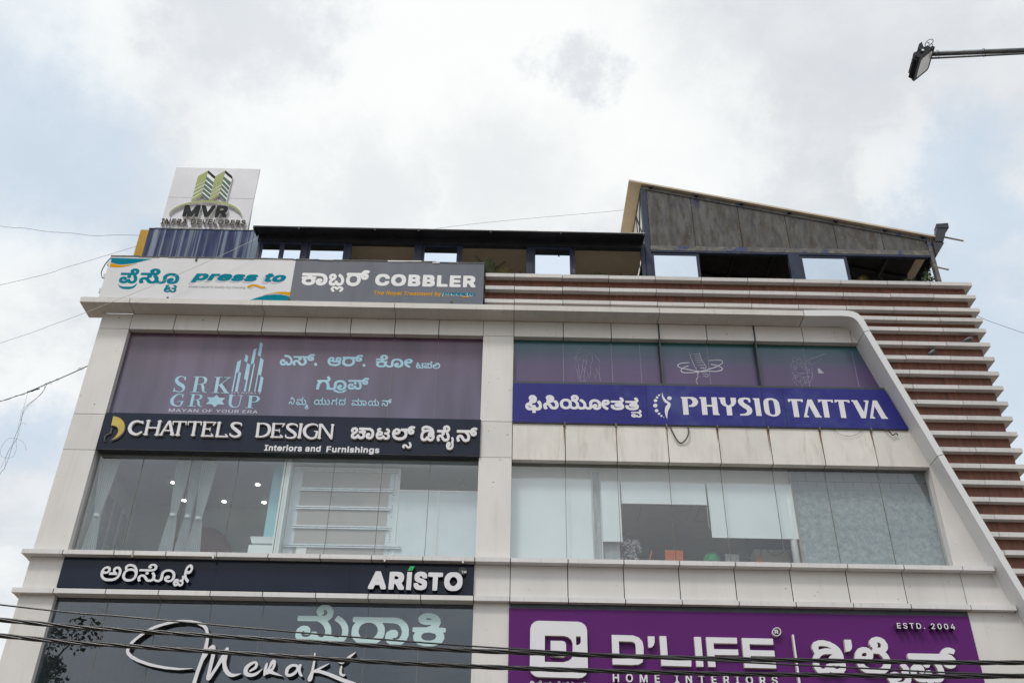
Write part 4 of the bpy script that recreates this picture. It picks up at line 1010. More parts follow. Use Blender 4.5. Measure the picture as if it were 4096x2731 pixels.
  '-2145 14284 -14 3 -17 9 -7 10 -9 21 -1 23 3 17 7 17 9 12 -8 19 0 14 6 12 20 11 21 0 3 -23 -4 -5 -13 -2 -3 -6 7 -6 19 -2 11 -6 12 -16 0 -24 -11 -16 -25 -10 -23 2 3 -14 14 -9 22 2 8 9 7 17 4 2 21 -2 6 -16 10 -10 17 -2 7 4 5 8 -3 17 -19 15 -23 2 -2 22 5 6 30 2 7 8 0 7 -4 7 -20 12 7 23 10 1 22 -10 11 -13 6 -19 -3 -18 -12 -17 10 -12 9 -24 -2 -20 -9 -18 -17 -11 -25 -3 -23 7 -12 10 -19 -13|-2154 14366 18 1 4 7 -6 7 -7 0 -11 -9 -2 -5',
  '-1953 14288 -28 9 -9 7 -10 15 -3 23 3 15 8 12 11 9 13 5 23 -1 17 -9 6 -13 0 -15 -5 -10 -12 -1 -13 3 -2 14 -4 3 -11 -6 0 -17 10 -9 29 0 10 8 7 19 23 2 5 -2 5 -18 9 -9 21 -1 8 7 3 20 -5 19 -16 25 4 7 13 10 -153 -1 -7 7 2 22 5 2 150 2 7 5 0 9 -16 28 17 14 9 0 15 -17 8 -19 0 -21 -7 -15 -21 -13 16 -21 12 -30 0 -30 -10 -23 -16 -14 -21 -6 -26 3 -20 14 -13 -10 -15 -6|-1909 14365 -12 12 0 15 4 8 8 5 14 0 11 -8 3 -17 -8 -12 -7 -3',
  '-1719 14286 -25 4 -22 8 -20 17 -12 26 -2 20 4 16 8 16 15 12 20 6 26 0 -1 19 11 15 18 6 25 0 29 -12 12 -11 9 -14 10 -35 0 -23 -3 -14 -13 -25 -25 -20 -28 -9|-1723 14313 24 -1 15 3 15 6 14 14 9 24 0 19 -8 26 -25 -10 -27 0 2 -23 -6 -11 -11 -9 -18 -6 -28 1 4 -11 13 -13 12 -6|-1755 14369 13 0 6 4 2 9 -5 5 -12 0 -12 -9 -2 -7|-1695 14418 12 0 8 7 -17 3 -6 -4',
 ],
 'srk_kannada_mid': [
  '-4138 13638 -47 13 -16 -8 -54 4 -7 118 -14 42 -35 42 -29 8 -36 -9 -34 -41 -17 -67 -4 -93 -10 -4 -54 3 -4 9 3 115 16 51 21 29 -39 8 0 49 10 4 218 3 17 17 -7 21 -27 38 29 22 16 6 10 -3 38 -49 7 -51 -14 -28 -35 -26 17 -19 22 -43 11 -75 29 -22 19 -6 29 1 13 14 1 118 16 35 29 27 42 19 25 6 57 0 38 -9 51 -26 32 -41 16 -49 0 -64 -7 -21 -29 -42 -41 -21 -54 -6 -47 12 -36 30 -10 24 0 37 27 39 32 10 22 1 32 -15 10 -18 -10 -35 -26 -12 -19 1 5 -11 14 -6 32 0 19 10 10 12 10 33 -7 50 -18 33 -30 22 -57 6 -36 -12 -22 -27 0 -115 -11 -27 -25 -24 -26 -12',
  '-4114 13654 51 -56 91 -35 121 9 57 42 21 47 -60 -13 -40 -34 -87 -6 -74 42',
  '-3682 13659 -47 16 -16 13 -16 28 -6 40 6 27 13 21 19 17 21 9 39 -1 30 -17 11 -24 -1 -26 -9 -17 -20 -3 -21 6 -4 24 -7 6 -19 -11 0 -29 17 -17 49 0 17 14 12 35 39 4 8 -4 10 -32 15 -16 35 -4 14 14 5 35 -8 35 -28 45 5 11 21 16 -257 1 -12 12 4 41 329 3 34 46 28 15 58 3 36 -16 4 -12 -22 -30 -10 -3 -21 8 -26 0 -14 -9 48 -13 17 -14 9 -19 3 -43 -11 -25 -16 -13 -23 -8 -47 3 -35 27 -15 46 -33 0 29 -51 8 -32 -3 -67 -13 -29 -18 -19 -30 -14 -31 -3 -29 6 -34 25 -21 -17 -26 -11|-3606 13798 -22 22 0 27 7 14 15 8 23 0 19 -14 5 -29 -13 -22 -13 -6|-3367 13850 22 3 0 13 -8 9 -27 -1 3 -13',
 ],
 'srk_kannada_low': [
  '-5071 13233 -9 21 -2 26 7 20 6 9 10 5 12 1 10 -5 12 -15 12 -27 9 -9 14 0 5 4 5 9 3 19 -2 37 -4 19 -13 29 -9 11 -6 -11 -9 -11 -10 -4 -12 0 -14 8 -6 15 0 16 4 10 9 11 7 3 18 0 12 -5 20 -15 14 -19 11 -24 5 -18 5 -33 0 -19 -5 -26 -5 -11 -12 -15 -17 -6 -11 1 -10 7 -10 13 -18 34 -13 2 -4 -6 -2 -12 4 -15 5 -13|-5042 13384 14 1 5 7 1 7 -10 3 -10 -1 -2 -5',
  '-4663 13112 -11 3 -12 9 -10 17 -3 11 0 16 4 15 21 27 0 17 -7 13 11 19 13 -14 3 -8 1 -24 16 -4 12 -13 3 -9 0 -14 -2 -7 -10 -13 -7 -3 -16 0 -12 8 -7 17 -3 -8 1 -18 9 -10 17 -3 17 5 15 11 12 -16 -9 -11 -12 -8 -17 -5|-4653 13173 11 3 -1 10 -14 1 0 -8|-4879 13217 -17 10 -11 14 -4 12 -2 21 3 13 13 19 7 5 15 2 9 -4 12 -14 1 -15 -5 -13 -15 1 -1 15 -3 4 -7 0 -6 -7 0 -24 6 -8 10 -4 11 0 11 6 8 14 1 10 4 4 15 -2 3 -15 7 -12 9 -5 14 2 5 7 3 10 -2 33 -11 28 -17 17 -11 6 -86 0 -3 5 0 16 3 5 123 3 4 3 0 18 -12 25 15 14 15 -25 4 -16 0 -16 -4 -12 -8 -11 -14 -9 13 -18 9 -22 4 -19 1 -27 14 -13 20 -4 11 7 6 15 0 29 -7 25 -11 16 -20 18 10 21 8 -3 14 -13 15 -22 9 -22 4 -20 -1 -36 -9 -23 -14 -14 -13 -5 -16 0 -17 8 -12 12 -18 -18 -20 -2 -12 5 -14 16 -18 -17 -10 -4',
  '-4449 13231 -12 3 -16 10 -12 12 -9 19 -5 21 0 18 6 24 6 10 18 20 19 9 22 1 26 -9 19 -20 8 -22 3 -28 -4 -25 20 -15 11 -4 15 2 9 7 5 10 1 22 -3 15 -7 15 -13 15 -17 9 -15 2 -2 18 5 5 38 0 10 4 3 9 -2 10 -12 23 16 13 18 -27 3 -25 -5 -15 -20 -16 16 -19 8 -15 4 -24 -1 -21 10 -9 20 -8 14 2 11 9 5 14 -2 28 -8 19 -10 12 -24 18 12 21 27 -19 17 -21 11 -31 0 -35 14 -12 15 -5 15 2 10 8 6 18 -2 22 -7 19 -14 17 -22 16 12 21 22 -14 16 -17 9 -15 7 -20 2 -37 -3 -11 -13 -20 -19 -12 -30 0 -28 17 -20 -15 -27 -4 -23 9 -12 11 -18 -15 -15 -5 -15 0 -23 9 -16 14 -24 -18 -16 -5|-4447 13256 20 1 14 8 10 16 3 15 -2 27 -8 18 -13 9 -13 3 -15 -2 -13 -6 -8 -10 -6 -18 0 -25 7 -21 9 -9',
  '-4089 13236 -4 5 3 59 6 23 15 24 -22 2 -1 20 4 3 88 0 10 3 3 5 0 13 -14 23 18 11 12 -14 9 -25 -5 -21 -12 -13 -9 -4 13 -17 10 -26 3 -25 -1 -43 -4 -3 -16 0 -5 3 -2 56 -5 25 -13 22 -11 6 -15 0 -11 -5 -6 -6 -10 -22 -5 -25 0 -51 -4 -3',
  '-3889 13235 -18 9 -8 9 -7 14 -3 16 1 30 7 19 14 19 -20 2 -2 19 4 4 126 2 5 6 1 10 -6 14 -9 12 18 12 15 -21 5 -14 -2 -23 -11 -14 -11 -6 17 -23 7 -23 0 -31 -6 -18 -15 -18 -17 -6 -23 3 -19 16 -10 -11 -9 -5|-3886 13260 9 0 12 5 8 21 4 4 16 -1 7 -19 11 -9 11 -2 12 5 5 13 2 22 -5 20 -11 19 -16 10 -11 3 -33 -1 -19 -10 -10 -12 -7 -23 2 -32 6 -9',
  '-3586 13227 -22 10 -13 16 -4 13 3 25 4 7 14 14 11 3 17 -2 16 -15 1 -13 -6 -12 -13 1 -3 3 -3 14 -11 0 -7 -9 0 -13 3 -8 10 -7 8 -2 9 0 14 5 10 22 5 4 16 -2 4 -14 7 -10 12 -5 12 2 7 6 3 10 -2 29 -13 27 -21 16 -9 4 -93 0 -5 3 0 18 5 3 127 0 9 4 3 9 -1 10 -13 22 16 13 18 -26 3 -25 -4 -13 -7 -8 -17 -10 21 -29 7 -25 1 -23 16 -14 20 -3 13 5 7 10 3 21 -3 17 -9 19 -15 14 -27 11 0 16 3 5 108 0 19 -3 23 -13 14 -16 6 -17 3 -14 0 -30 -4 -17 -15 -23 -16 -8 -21 -2 -20 9 -12 18 -2 25 3 9 9 10 9 5 13 0 12 -11 1 -10 -3 -8 -8 -7 -14 3 3 -13 14 -7 19 7 8 18 2 22 -5 21 -6 11 -10 10 -14 5 -65 2 -2 -3 15 -17 10 -28 0 -23 -3 -14 -9 -16 -11 -10 -13 -7 -20 -1 -17 5 -18 13 -18 -15 -23 -3 -15 5 -15 15 -20 -17',
  '-3194 13230 -10 3 -15 10 -10 12 -8 19 -4 20 0 17 5 23 5 10 16 19 17 9 19 2 23 -9 16 -20 8 -21 3 -27 -4 -25 17 -14 10 -4 13 2 8 6 5 10 1 22 -3 14 -6 15 -12 14 -14 9 -14 2 -1 18 4 5 33 0 9 3 3 9 -2 10 -11 22 15 12 15 -25 3 -25 -5 -14 -17 -16 14 -18 7 -15 4 -23 0 -21 15 -12 16 -4 12 6 7 11 1 26 -9 27 -8 12 -21 17 10 20 12 -7 18 -18 15 -28 5 -26 -3 -29 -7 -16 -17 -16 -11 -3 -20 2 -14 7 -10 10 -16 -14 -13 -5 -13 0 -21 9 -14 13 -21 -17 -14 -5|-3192 13255 18 1 12 8 8 16 3 14 -1 26 -8 17 -11 9 -12 3 -13 -2 -11 -6 -7 -10 -5 -17 0 -24 6 -20 7 -9',
  '-2908 13227 -11 23 -3 29 8 22 17 16 19 2 12 -5 15 -18 15 -30 12 -10 15 0 5 3 6 12 1 18 -3 20 -6 17 -10 16 -11 9 -15 7 -76 0 -4 6 0 16 3 5 150 1 17 27 19 11 22 1 19 -10 -11 -21 -12 5 -15 0 -8 -4 -5 -7 29 -9 13 -19 0 -29 -17 -18 -23 -2 -11 5 -13 18 -5 23 -30 0 16 -24 10 -33 -1 -35 -8 -17 -10 -13 -23 -8 -18 3 -17 15 -24 43 -15 3 -6 -4 -3 -16 4 -18 7 -14|-2738 13336 15 2 2 8 -5 10 -20 1 2 -16',
 ],
 'chattels_latin': [
  '-8361 12193 -45 12 -27 12 -27 17 -25 22 -18 21 -17 26 -15 31 -9 36 -1 27 2 30 9 39 12 30 17 27 24 23 21 13 27 12 27 6 27 3 27 -1 27 -6 57 -19 2 2 -3 9 1 2 30 -6 3 -2 5 -18 6 -12 0 -12 6 -24 -23 -1 -6 8 -87 24 -24 4 -18 0 -33 -12 -17 -11 -21 -24 -9 -18 -6 -21 -6 -42 1 -21 5 -18 9 -21 23 -34 15 -16 18 -14 42 -22 21 -6 15 -2 12 2 15 8 36 28 26 17 7 1 9 -2 7 -5 5 -9 0 -12 -5 -9 -55 -49 -21 -15 -33 -10 -27 -1',
  '-7870 12190 -9 4 -12 9 -18 2 -6 6 -3 6 1 6 5 8 6 3 12 1 0 145 -192 0 2 -139 1 -2 15 -1 6 -4 4 -8 -1 -9 -9 -8 -21 -1 -10 -9 -14 -4 -15 3 -12 11 -18 1 -9 5 -4 8 4 12 6 4 16 2 -5 315 -2 3 -12 1 -6 5 -2 9 5 7 6 3 12 0 15 14 15 3 15 -4 12 -12 18 -1 7 -7 0 -9 -4 -6 -6 -2 -12 -1 3 -145 192 -1 2 137 -2 3 -16 3 -4 6 0 9 8 7 15 0 15 14 15 4 15 -5 15 -15 9 -1 6 -4 3 -6 -2 -9 -7 -5 -10 -1 -1 -315 2 -3 18 -3 5 -6 2 -9 -4 -8 -6 -4 -24 -1 -12 -9',
  '-7780 12201 -9 7 -21 1 -6 3 -5 9 0 9 4 6 7 3 21 0 112 333 5 6 9 5 24 4 15 -2 11 -7 6 -9 121 -323 19 -7 4 -6 0 -9 -8 -9 -18 -2 -12 -10 -12 -3 -15 3 -15 12 -21 3 -6 9 0 9 6 8 10 4 -28 69 -132 1 -3 -3 -26 -76 16 -9 3 -9 -2 -7 -9 -8 -21 0 -12 -6|-7705 12350 108 -3 4 3 -58 154 -3 -2',
  '-7403 12195 -12 6 -9 10 -12 0 -6 3 -5 6 -1 6 5 12 15 6 -6 300 -2 2 -108 0 -3 -2 8 -57 -5 -9 -9 -1 -5 4 -3 6 -12 75 2 9 9 7 141 2 18 5 18 -5 123 0 9 -3 5 -6 1 -9 -4 -9 4 -63 -3 -7 -6 -3 -6 1 -6 6 -6 60 -99 0 6 -303 3 -4 12 -1 6 -2 4 -5 2 -9 -3 -8 -6 -5 -21 -1 -15 -12',
  '-7055 12199 -12 5 -12 11 -17 3 -5 6 -2 6 6 12 15 6 -8 297 -1 3 -114 0 8 -57 -5 -9 -9 -1 -7 7 -10 63 -5 12 2 9 8 8 9 1 135 0 9 5 12 1 9 -1 9 -6 120 0 9 -3 6 -8 0 -9 -4 -9 3 -60 -3 -6 -5 -4 -9 1 -5 6 -4 58 -96 1 7 -299 2 -4 15 -4 4 -4 1 -9 -2 -7 -6 -5 -18 -2 -12 -11',
  '-6838 12190 -12 7 -15 2 -6 6 -3 7 3 12 6 6 6 2 1 4 -10 309 -16 9 -3 9 3 9 7 5 15 1 12 8 12 3 12 -2 12 -9 213 -1 9 -2 7 -9 -1 -11 -45 -70 -9 -6 -9 3 -4 6 0 6 31 51 -3 2 -177 0 -5 -2 5 -137 90 -4 3 3 0 18 6 5 9 0 6 -8 7 -78 -2 -6 -5 -4 -6 -1 -7 5 -5 36 -3 2 -90 3 -3 -2 5 -144 166 -1 -28 37 -1 6 3 6 11 4 8 -4 48 -57 3 -12 -4 -9 -7 -6 -6 -1 -201 0 -18 -8',
  '-6519 12183 -23 10 -8 12 1 9 8 12 -4 318 -1 3 -12 3 -5 9 1 6 6 6 13 1 15 13 15 3 15 -5 12 -13 15 -2 6 -9 -3 -11 -6 -3 -9 0 -1 -4 4 -315 174 -1 -30 34 0 6 3 8 6 4 6 0 8 -3 55 -55 5 -11 -5 -14 -12 -5 -219 0 -15 -6',
  '-6095 12184 -21 1 -24 5 -45 17 -35 23 -10 12 -6 15 0 33 4 6 8 3 9 -4 12 -26 7 -6 32 -17 36 -12 15 -2 15 1 30 10 19 11 6 12 -1 15 -9 13 -69 51 -69 56 -21 19 -16 20 -13 24 -7 21 -2 21 6 30 17 23 18 11 24 8 24 4 45 1 24 -2 42 -9 21 -8 18 -9 12 -13 5 -15 0 -33 -4 -6 -7 -4 -6 1 -6 6 -8 24 -4 6 -15 6 -36 8 -33 1 -18 -2 -33 -11 -17 -11 0 -12 3 -9 14 -20 144 -108 18 -16 18 -24 7 -21 2 -27 -4 -24 -10 -21 -13 -15 -21 -14 -24 -9',
  '-5617 12198 -15 10 -16 2 -6 9 3 9 13 3 0 3 -17 315 -7 9 2 9 10 3 12 9 12 3 15 -3 12 -10 72 6 30 -2 54 -11 27 -9 24 -13 23 -18 19 -25 14 -29 9 -27 5 -27 2 -30 -1 -24 -5 -24 -10 -30 -13 -24 -16 -21 -21 -17 -24 -14 -27 -10 -48 -14 -24 -3 -75 1 -18 -8|-5566 12237 54 2 18 4 39 19 30 23 14 15 9 15 11 33 3 36 -2 21 -10 42 -8 21 -17 24 -18 16 -36 21 -24 9 -24 3 -24 0 -43 -4 16 -297 3 -3',
  '-5270 12193 -15 9 -15 0 -6 3 -6 6 -2 6 5 14 15 7 -14 306 -5 12 2 9 17 14 15 5 12 -2 15 -10 219 1 9 -2 4 -9 -1 -9 -8 -9 -37 -60 -9 -6 -9 4 -3 5 0 6 30 48 2 3 -2 1 -189 -1 -1 -3 6 -135 97 -1 2 1 1 15 6 4 7 -1 5 -6 9 -75 -1 -6 -5 -4 -6 0 -6 4 -6 40 -99 1 -3 -2 6 -138 3 -2 159 1 3 1 -26 24 -3 6 0 6 3 6 11 4 8 -4 52 -48 3 -12 -2 -9 -6 -6 -7 -2 -204 -1 -15 -9',
  '-4893 12185 -39 8 -18 7 -17 12 -10 15 -4 15 -1 39 3 6 8 2 8 -5 11 -36 8 -11 24 -10 33 -5 48 2 33 8 9 5 12 13 5 13 -1 9 -13 21 -21 22 -105 70 -49 43 -12 18 -8 20 0 31 4 18 10 21 13 16 21 16 21 7 24 4 48 0 39 -6 39 -12 30 -19 9 -13 3 -14 -1 -30 -5 -8 -6 -1 -6 5 -8 28 -7 9 -36 15 -33 6 -42 -5 -18 -4 -21 -10 -9 -8 -5 -9 -3 -9 0 -12 15 -18 30 -24 92 -59 36 -33 24 -34 7 -18 4 -24 -3 -18 -10 -21 -12 -15 -14 -12 -17 -10 -18 -6 -39 -7',
  '-4670 12192 -9 5 -9 10 -15 3 -4 10 4 8 12 3 2 4 0 315 -2 2 -9 1 -5 9 2 6 3 3 15 1 12 11 15 3 13 -3 11 -11 12 -2 6 -8 -3 -8 -10 -4 0 -321 13 -5 4 -10 -6 -9 -16 -2 -15 -11 -12 -2',
  '-4412 12181 -44 13 -25 12 -39 27 -37 39 -17 25 -19 47 -7 30 -2 33 4 30 7 24 13 27 18 27 19 21 18 15 27 15 30 10 30 5 51 3 24 -3 24 -7 36 -15 18 -11 9 -10 5 -11 -2 -30 -6 -5 -9 2 -7 27 -8 5 -27 11 -39 9 -18 0 -39 -9 -24 -9 -21 -11 -15 -12 -22 -29 -11 -21 -11 -33 -1 -39 4 -21 11 -36 21 -34 16 -17 27 -24 32 -19 30 -8 15 -1 15 4 24 12 17 15 7 18 6 51 3 48 -42 2 -4 4 -3 6 4 9 6 2 51 0 12 2 21 -5 4 -8 1 -66 -6 -60 -7 -21 -13 -19 -18 -14 -36 -16 -39 -8',
  '-4218 12191 -15 13 -16 2 -6 9 4 10 16 5 -13 315 -1 3 -10 6 -1 6 2 6 4 4 9 1 12 11 12 2 18 -6 9 2 9 -1 19 -13 6 -12 197 -264 -5 258 -16 6 -3 9 6 8 18 0 9 7 9 2 12 -2 12 -10 12 -2 5 -3 4 -6 -3 -8 -6 -4 -9 0 -1 -3 6 -330 -5 -15 -9 -6 -9 -2 -15 3 -9 6 -231 310 -1 -5 11 -276 2 -4 12 -4 3 -10 -6 -9 -15 0 -15 -10 -9 -1',
 ],
 'chattels_kannada': [
  '-3435 12206 -44 20 -13 15 -14 37 0 26 12 35 20 24 52 42 12 18 -6 18 -32 0 -6 -9 4 -44 -39 -19 -12 6 -12 31 -3 34 14 36 29 22 31 9 51 -9 29 -25 11 -30 0 -34 -14 -32 -78 -73 0 -23 19 -10 18 1 19 9 16 43 14 7 37 -4 12 -36 26 -19 26 2 14 16 0 28 -21 31 -11 7 -47 0 -13 7 -3 35 5 14 53 4 6 7 -4 13 -44 0 -13 6 -3 41 3 12 11 6 230 -3 56 -24 27 -30 14 -26 14 -60 -6 -68 -16 -41 -23 -25 -16 -9 -31 -9 -26 0 -29 9 -31 28 -14 41 0 25 11 35 16 17 21 10 26 0 15 -7 17 -32 -8 -34 -14 -12 -21 -5 0 -4 26 -9 18 6 12 13 10 31 0 43 -5 25 -14 24 -26 20 -28 6 -91 0 -3 -19 34 -4 6 -15 -3 -35 -18 -8 14 -46 -3 -37 -8 -22 -19 -24 -34 -17 -41 -3 -37 12 -23 20 -36 -26 -23 -6',
  '-2867 12206 -39 15 -21 20 -11 22 -8 32 5 57 12 29 16 20 -14 32 1 22 10 23 15 12 27 10 21 3 11 -4 8 -32 -3 -14 -30 -9 -3 -11 13 -8 21 -1 25 -10 12 -10 13 -25 -3 -40 -21 -29 -38 -14 -41 3 9 -26 25 -11 33 6 11 12 12 28 12 6 35 -4 10 -30 18 -15 22 -3 15 6 8 12 0 15 -10 22 -28 18 -39 4 -6 13 0 22 7 13 55 6 13 13 -2 17 -8 9 -32 13 0 15 12 31 10 4 12 -2 40 -21 14 -17 11 -27 -1 -27 -10 -27 -11 -15 16 -22 13 -35 -1 -34 -15 -35 -27 -20 -29 -8 -24 0 -27 8 -29 21 -22 -16 -24 -10|-2881 12352 33 -1 6 6 0 10 -8 6 -15 -3',
  '-2433 12198 -55 14 -31 18 -22 20 -25 41 -15 55 0 40 15 54 25 36 42 23 36 3 41 -15 25 -32 8 38 155 4 14 25 22 23 36 17 44 3 48 -18 5 -12 -3 -11 -20 -27 -11 -3 -25 8 -32 -4 41 -14 28 -29 9 -43 -21 -48 -47 -20 -41 6 -36 29 -16 50 -12 1 15 -50 3 -40 -11 -49 -18 -33 -24 -25 -37 -21 -63 -14|-2440 12268 79 2 22 9 27 25 13 30 0 35 -9 25 -22 29 -12 7 -50 4 -7 -45 -19 -29 -45 -22 -50 1 5 -19 22 -31|-2501 12400 24 -1 15 7 5 11 -3 18 -9 4 -23 -4 -19 -26|-2166 12409 21 0 0 17 -31 3',
  '-2300 11995 -14 9 -13 33 1 17 10 23 12 11 21 8 32 -2 22 -12 30 -37 10 -6 11 0 7 7 3 29 -7 25 -18 34 2 7 11 6 21 7 7 -2 22 -35 11 -42 -3 -31 -12 -28 -16 -13 -19 -6 -33 0 -23 10 -36 43 -11 5 -5 -3 -1 -15 11 -21 -3 -10',
  '-1865 12185 -29 12 -19 18 -15 29 -8 32 0 76 8 30 21 43 -19 56 6 44 19 30 52 24 46 3 68 -18 52 -35 31 -38 16 -36 11 -47 -2 -53 10 -38 0 -47 -8 -29 -31 -41 -40 -16 -24 0 -31 10 -26 22 -46 -28|-1856 12253 14 -2 19 9 20 46 37 5 -9 33 5 38 13 17 26 18 -20 4 -59 -3 -26 -12 -20 -19 -12 -20 -9 -32 1 -53 6 -16|-1718 12253 14 -2 17 8 12 20 0 12 -39 -7 -34 11 5 -23|-1715 12347 16 -1 3 6 -16 5|-1860 12469 63 19 66 -4 -43 24 -52 7 -21 -4 -14 -10',
  '-1536 12184 -9 3 -9 17 -16 51 0 29 8 31 21 30 18 10 18 7 45 -6 -4 30 11 25 -111 5 -6 15 3 40 13 7 132 1 -16 34 0 23 5 20 22 26 38 17 28 0 33 -11 26 -30 10 -34 0 -36 -8 -29 -20 -25 -22 -11 30 -37 20 -60 0 -54 -13 -42 -21 -27 -18 -11 -35 -9 -26 4 -25 11 -19 18 -45 74 -22 7 -9 -8 -3 -19 20 -49 0 -17|-1377 12253 26 -1 9 9 8 26 -6 45 -28 54 4 11 17 17 -4 1 -47 -4 8 -22 -6 -32 -15 -15 -27 -2 42 -69|-1377 12479 26 2 14 12 3 26 -9 15 -15 6 -12 -4 8 -31',
  '-1282 11979 -35 17 -18 23 -14 54 2 41 12 36 14 17 21 12 22 0 25 -20 6 -16 4 -32 -8 -35 -8 -13 -32 -16 26 -8 21 7 12 11 10 28 1 29 -21 61 16 32 1 21 -17 40 19 36 12 0 20 -30 10 -35 0 -35 -8 -32 12 -64 -4 -50 -12 -36 -18 -23 -33 -18|-1303 12108 13 -1 4 10 -10 3',
  '-1088 12183 -9 3 -10 18 -17 55 0 27 9 32 24 33 35 15 26 0 32 -12 27 -29 37 -63 16 -10 24 1 9 9 8 41 -6 35 -10 23 -36 42 -29 15 -159 4 -7 15 0 30 6 14 11 5 287 0 34 48 44 21 42 1 43 -18 0 -22 -19 -30 -11 -3 -21 8 -35 -4 47 -18 16 -17 10 -29 1 -32 -6 -21 -25 -27 -24 -9 -34 0 -19 6 -30 27 -18 50 -28 0 26 -50 11 -43 0 -47 -5 -26 -14 -30 -18 -20 -54 -19 -43 9 -30 25 -47 76 -24 7 -9 -8 -3 -20 21 -50 0 -17|-751 12397 20 0 0 17 -30 3',
 ],
 'chattels_gold': [
  '-8941 12600 4 -93 3 -68 0 -17 -2 9 2 8 7 -1 11 -1 14 -2 20 -3 23 -4 23 -8 21 -12 21 -16 17 -18 15 -21 12 -25 8 -25 2 -25 -3 -26 -6 -27 -8 -29 -11 -30 -15 -28 -23 -28 -25 -26 -18 -18 -9 -7 -1 1 10 6 26 11 37 17 36 21 28 24 27 27 23 29 19 30 17 32 11 33 4 38 -1 39 -4 34 -3 23 -6 18 -9 22 -15 30 -20 34 -22 30 -26 27 -30 24 -30 20 -32 15 -31 11 -29 9 -26 4 -23 0 -16 1 -5 9 2 8 3 -17',
 ],
 'chattels_navy': [
  '-9042 12408 -54 -65 -14 -110 25 -94 55 -69 70 -30 -37 38 -25 47 7 55 44 48 57 25 -1 150 -13 23',
 ],
 'chattels_tag': [
  '-5407 11899 -7 3 0 27 24 3 0 87 -24 3 0 27 80 0 1 -27 -24 -3 0 -87 24 -3 0 -28',
  '-5307 11899 -8 2 -1 8 1 106 21 2 11 -3 17 4 12 0 18 -4 13 -13 5 -17 0 -83 -30 0 -2 72 -7 12 -9 3 -9 -5 -8 -11 -1 -71',
  '-5161 11898 -19 6 -9 10 -2 11 0 61 -15 3 -1 8 1 18 14 3 2 22 8 2 21 -2 2 -22 20 -3 1 -8 -1 -18 -20 -3 0 -52 4 -5 16 -1 4 -17 -1 -9 -14 -4',
  '-5078 11897 -23 6 -15 12 -10 21 -2 29 5 22 7 13 8 8 15 8 26 2 26 -8 11 -10 7 -15 3 -31 -1 -8 -8 -2 -63 0 7 -11 11 -6 12 3 9 11 8 2 22 -6 0 -15 -13 -15 -15 -7|-5091 11975 34 0 -4 7 -11 6 -11 -4',
  '-4994 11899 -7 2 -2 8 2 106 20 2 9 -2 15 3 21 -1 0 -30 -20 0 -9 -6 -5 -7 -1 -73',
  '-4913 11899 -7 2 -2 8 0 99 2 8 17 2 11 -2 2 -8 0 -99 -2 -8|-4909 12018 -13 5 -3 13 1 11 7 7 22 0 7 -6 0 -21 -7 -7',
  '-4823 11897 -24 7 -13 12 -9 20 -3 29 5 22 7 13 8 8 15 8 27 2 24 -7 13 -11 9 -20 3 -30 -5 -22 -7 -13 -8 -8 -16 -7|-4819 11928 12 3 8 8 5 13 0 12 -4 10 -9 11 -7 3 -12 -3 -9 -11 -4 -10 0 -12 4 -11 9 -10',
  '-4735 11899 -7 2 -2 8 2 106 21 2 9 -2 15 3 20 -1 0 -30 -19 0 -9 -6 -5 -7 -2 -73',
  '-4627 11897 -21 5 -13 10 -5 13 0 13 20 5 8 -1 9 -11 7 -4 10 2 7 6 -11 7 -32 8 -9 7 -7 18 1 18 6 11 15 11 17 3 28 -2 11 -6 7 -7 5 -10 0 -13 -20 -5 -8 1 -8 10 -7 3 -8 -2 -5 -6 8 -5 25 -6 15 -7 9 -11 3 -13 -2 -14 -6 -13 -11 -9 -24 -6',
  '-4462 11897 -16 3 -15 12 -6 19 3 25 7 8 10 4 42 8 4 3 -6 7 -11 2 -10 -6 -6 -7 -15 0 -13 4 -1 16 12 14 15 7 30 2 19 -5 14 -12 5 -17 -2 -83 -20 -2 -11 2 -17 -4|-4457 11928 8 -1 9 5 4 5 4 10 -22 -3 -10 -5 -2 -5',
  '-4368 11899 -8 2 -1 8 1 106 21 2 11 -3 17 4 12 0 18 -4 13 -13 5 -17 0 -83 -30 0 -2 72 -7 12 -9 3 -9 -5 -8 -11 -1 -71',
  '-4215 11897 -24 8 -9 9 -7 11 -5 24 0 17 4 23 8 13 9 8 11 6 26 2 16 -3 3 34 29 0 0 -148 -20 -2 -11 3 -11 -4|-4209 11928 5 0 8 4 11 18 -1 21 -5 7 -13 10 -5 0 -10 -7 -8 -17 2 -20 6 -10',
  '-4015 11893 -7 1 -2 8 2 140 101 0 0 -27 -68 -3 1 -29 61 -2 0 -29 -61 -2 -2 -56',
  '-3859 11891 -19 5 -11 9 -5 8 -4 18 2 77 32 0 1 -73 8 -10 8 -4 9 4 10 13 2 70 31 0 0 -114 -22 -2 -10 4 -20 -5',
  '-3761 11893 -7 1 -2 8 2 106 22 2 10 -3 15 4 22 -1 0 -30 -21 0 -9 -6 -5 -7 -2 -73',
  '-3675 11893 -8 1 -1 8 1 106 22 2 11 -4 18 5 13 0 19 -5 14 -12 5 -17 0 -83 -32 0 -2 72 -7 12 -10 3 -10 -5 -8 -11 -1 -71',
  '-3547 11893 -7 1 -2 8 0 99 2 8 18 2 12 -2 2 -8 0 -99 -2 -8|-3542 12011 -14 5 -4 12 2 12 7 7 23 0 8 -6 0 -21 -8 -7',
  '-3460 11891 -22 4 -14 10 -6 13 1 13 20 5 9 -1 9 -11 7 -3 11 1 8 6 -11 7 -34 8 -10 7 -7 18 1 18 6 11 16 11 18 3 29 -2 12 -6 8 -7 5 -10 -1 -13 -20 -5 -9 1 -8 10 -7 3 -9 -2 -5 -6 7 -5 27 -6 16 -7 10 -11 2 -13 -1 -14 -7 -13 -12 -9 -25 -6',
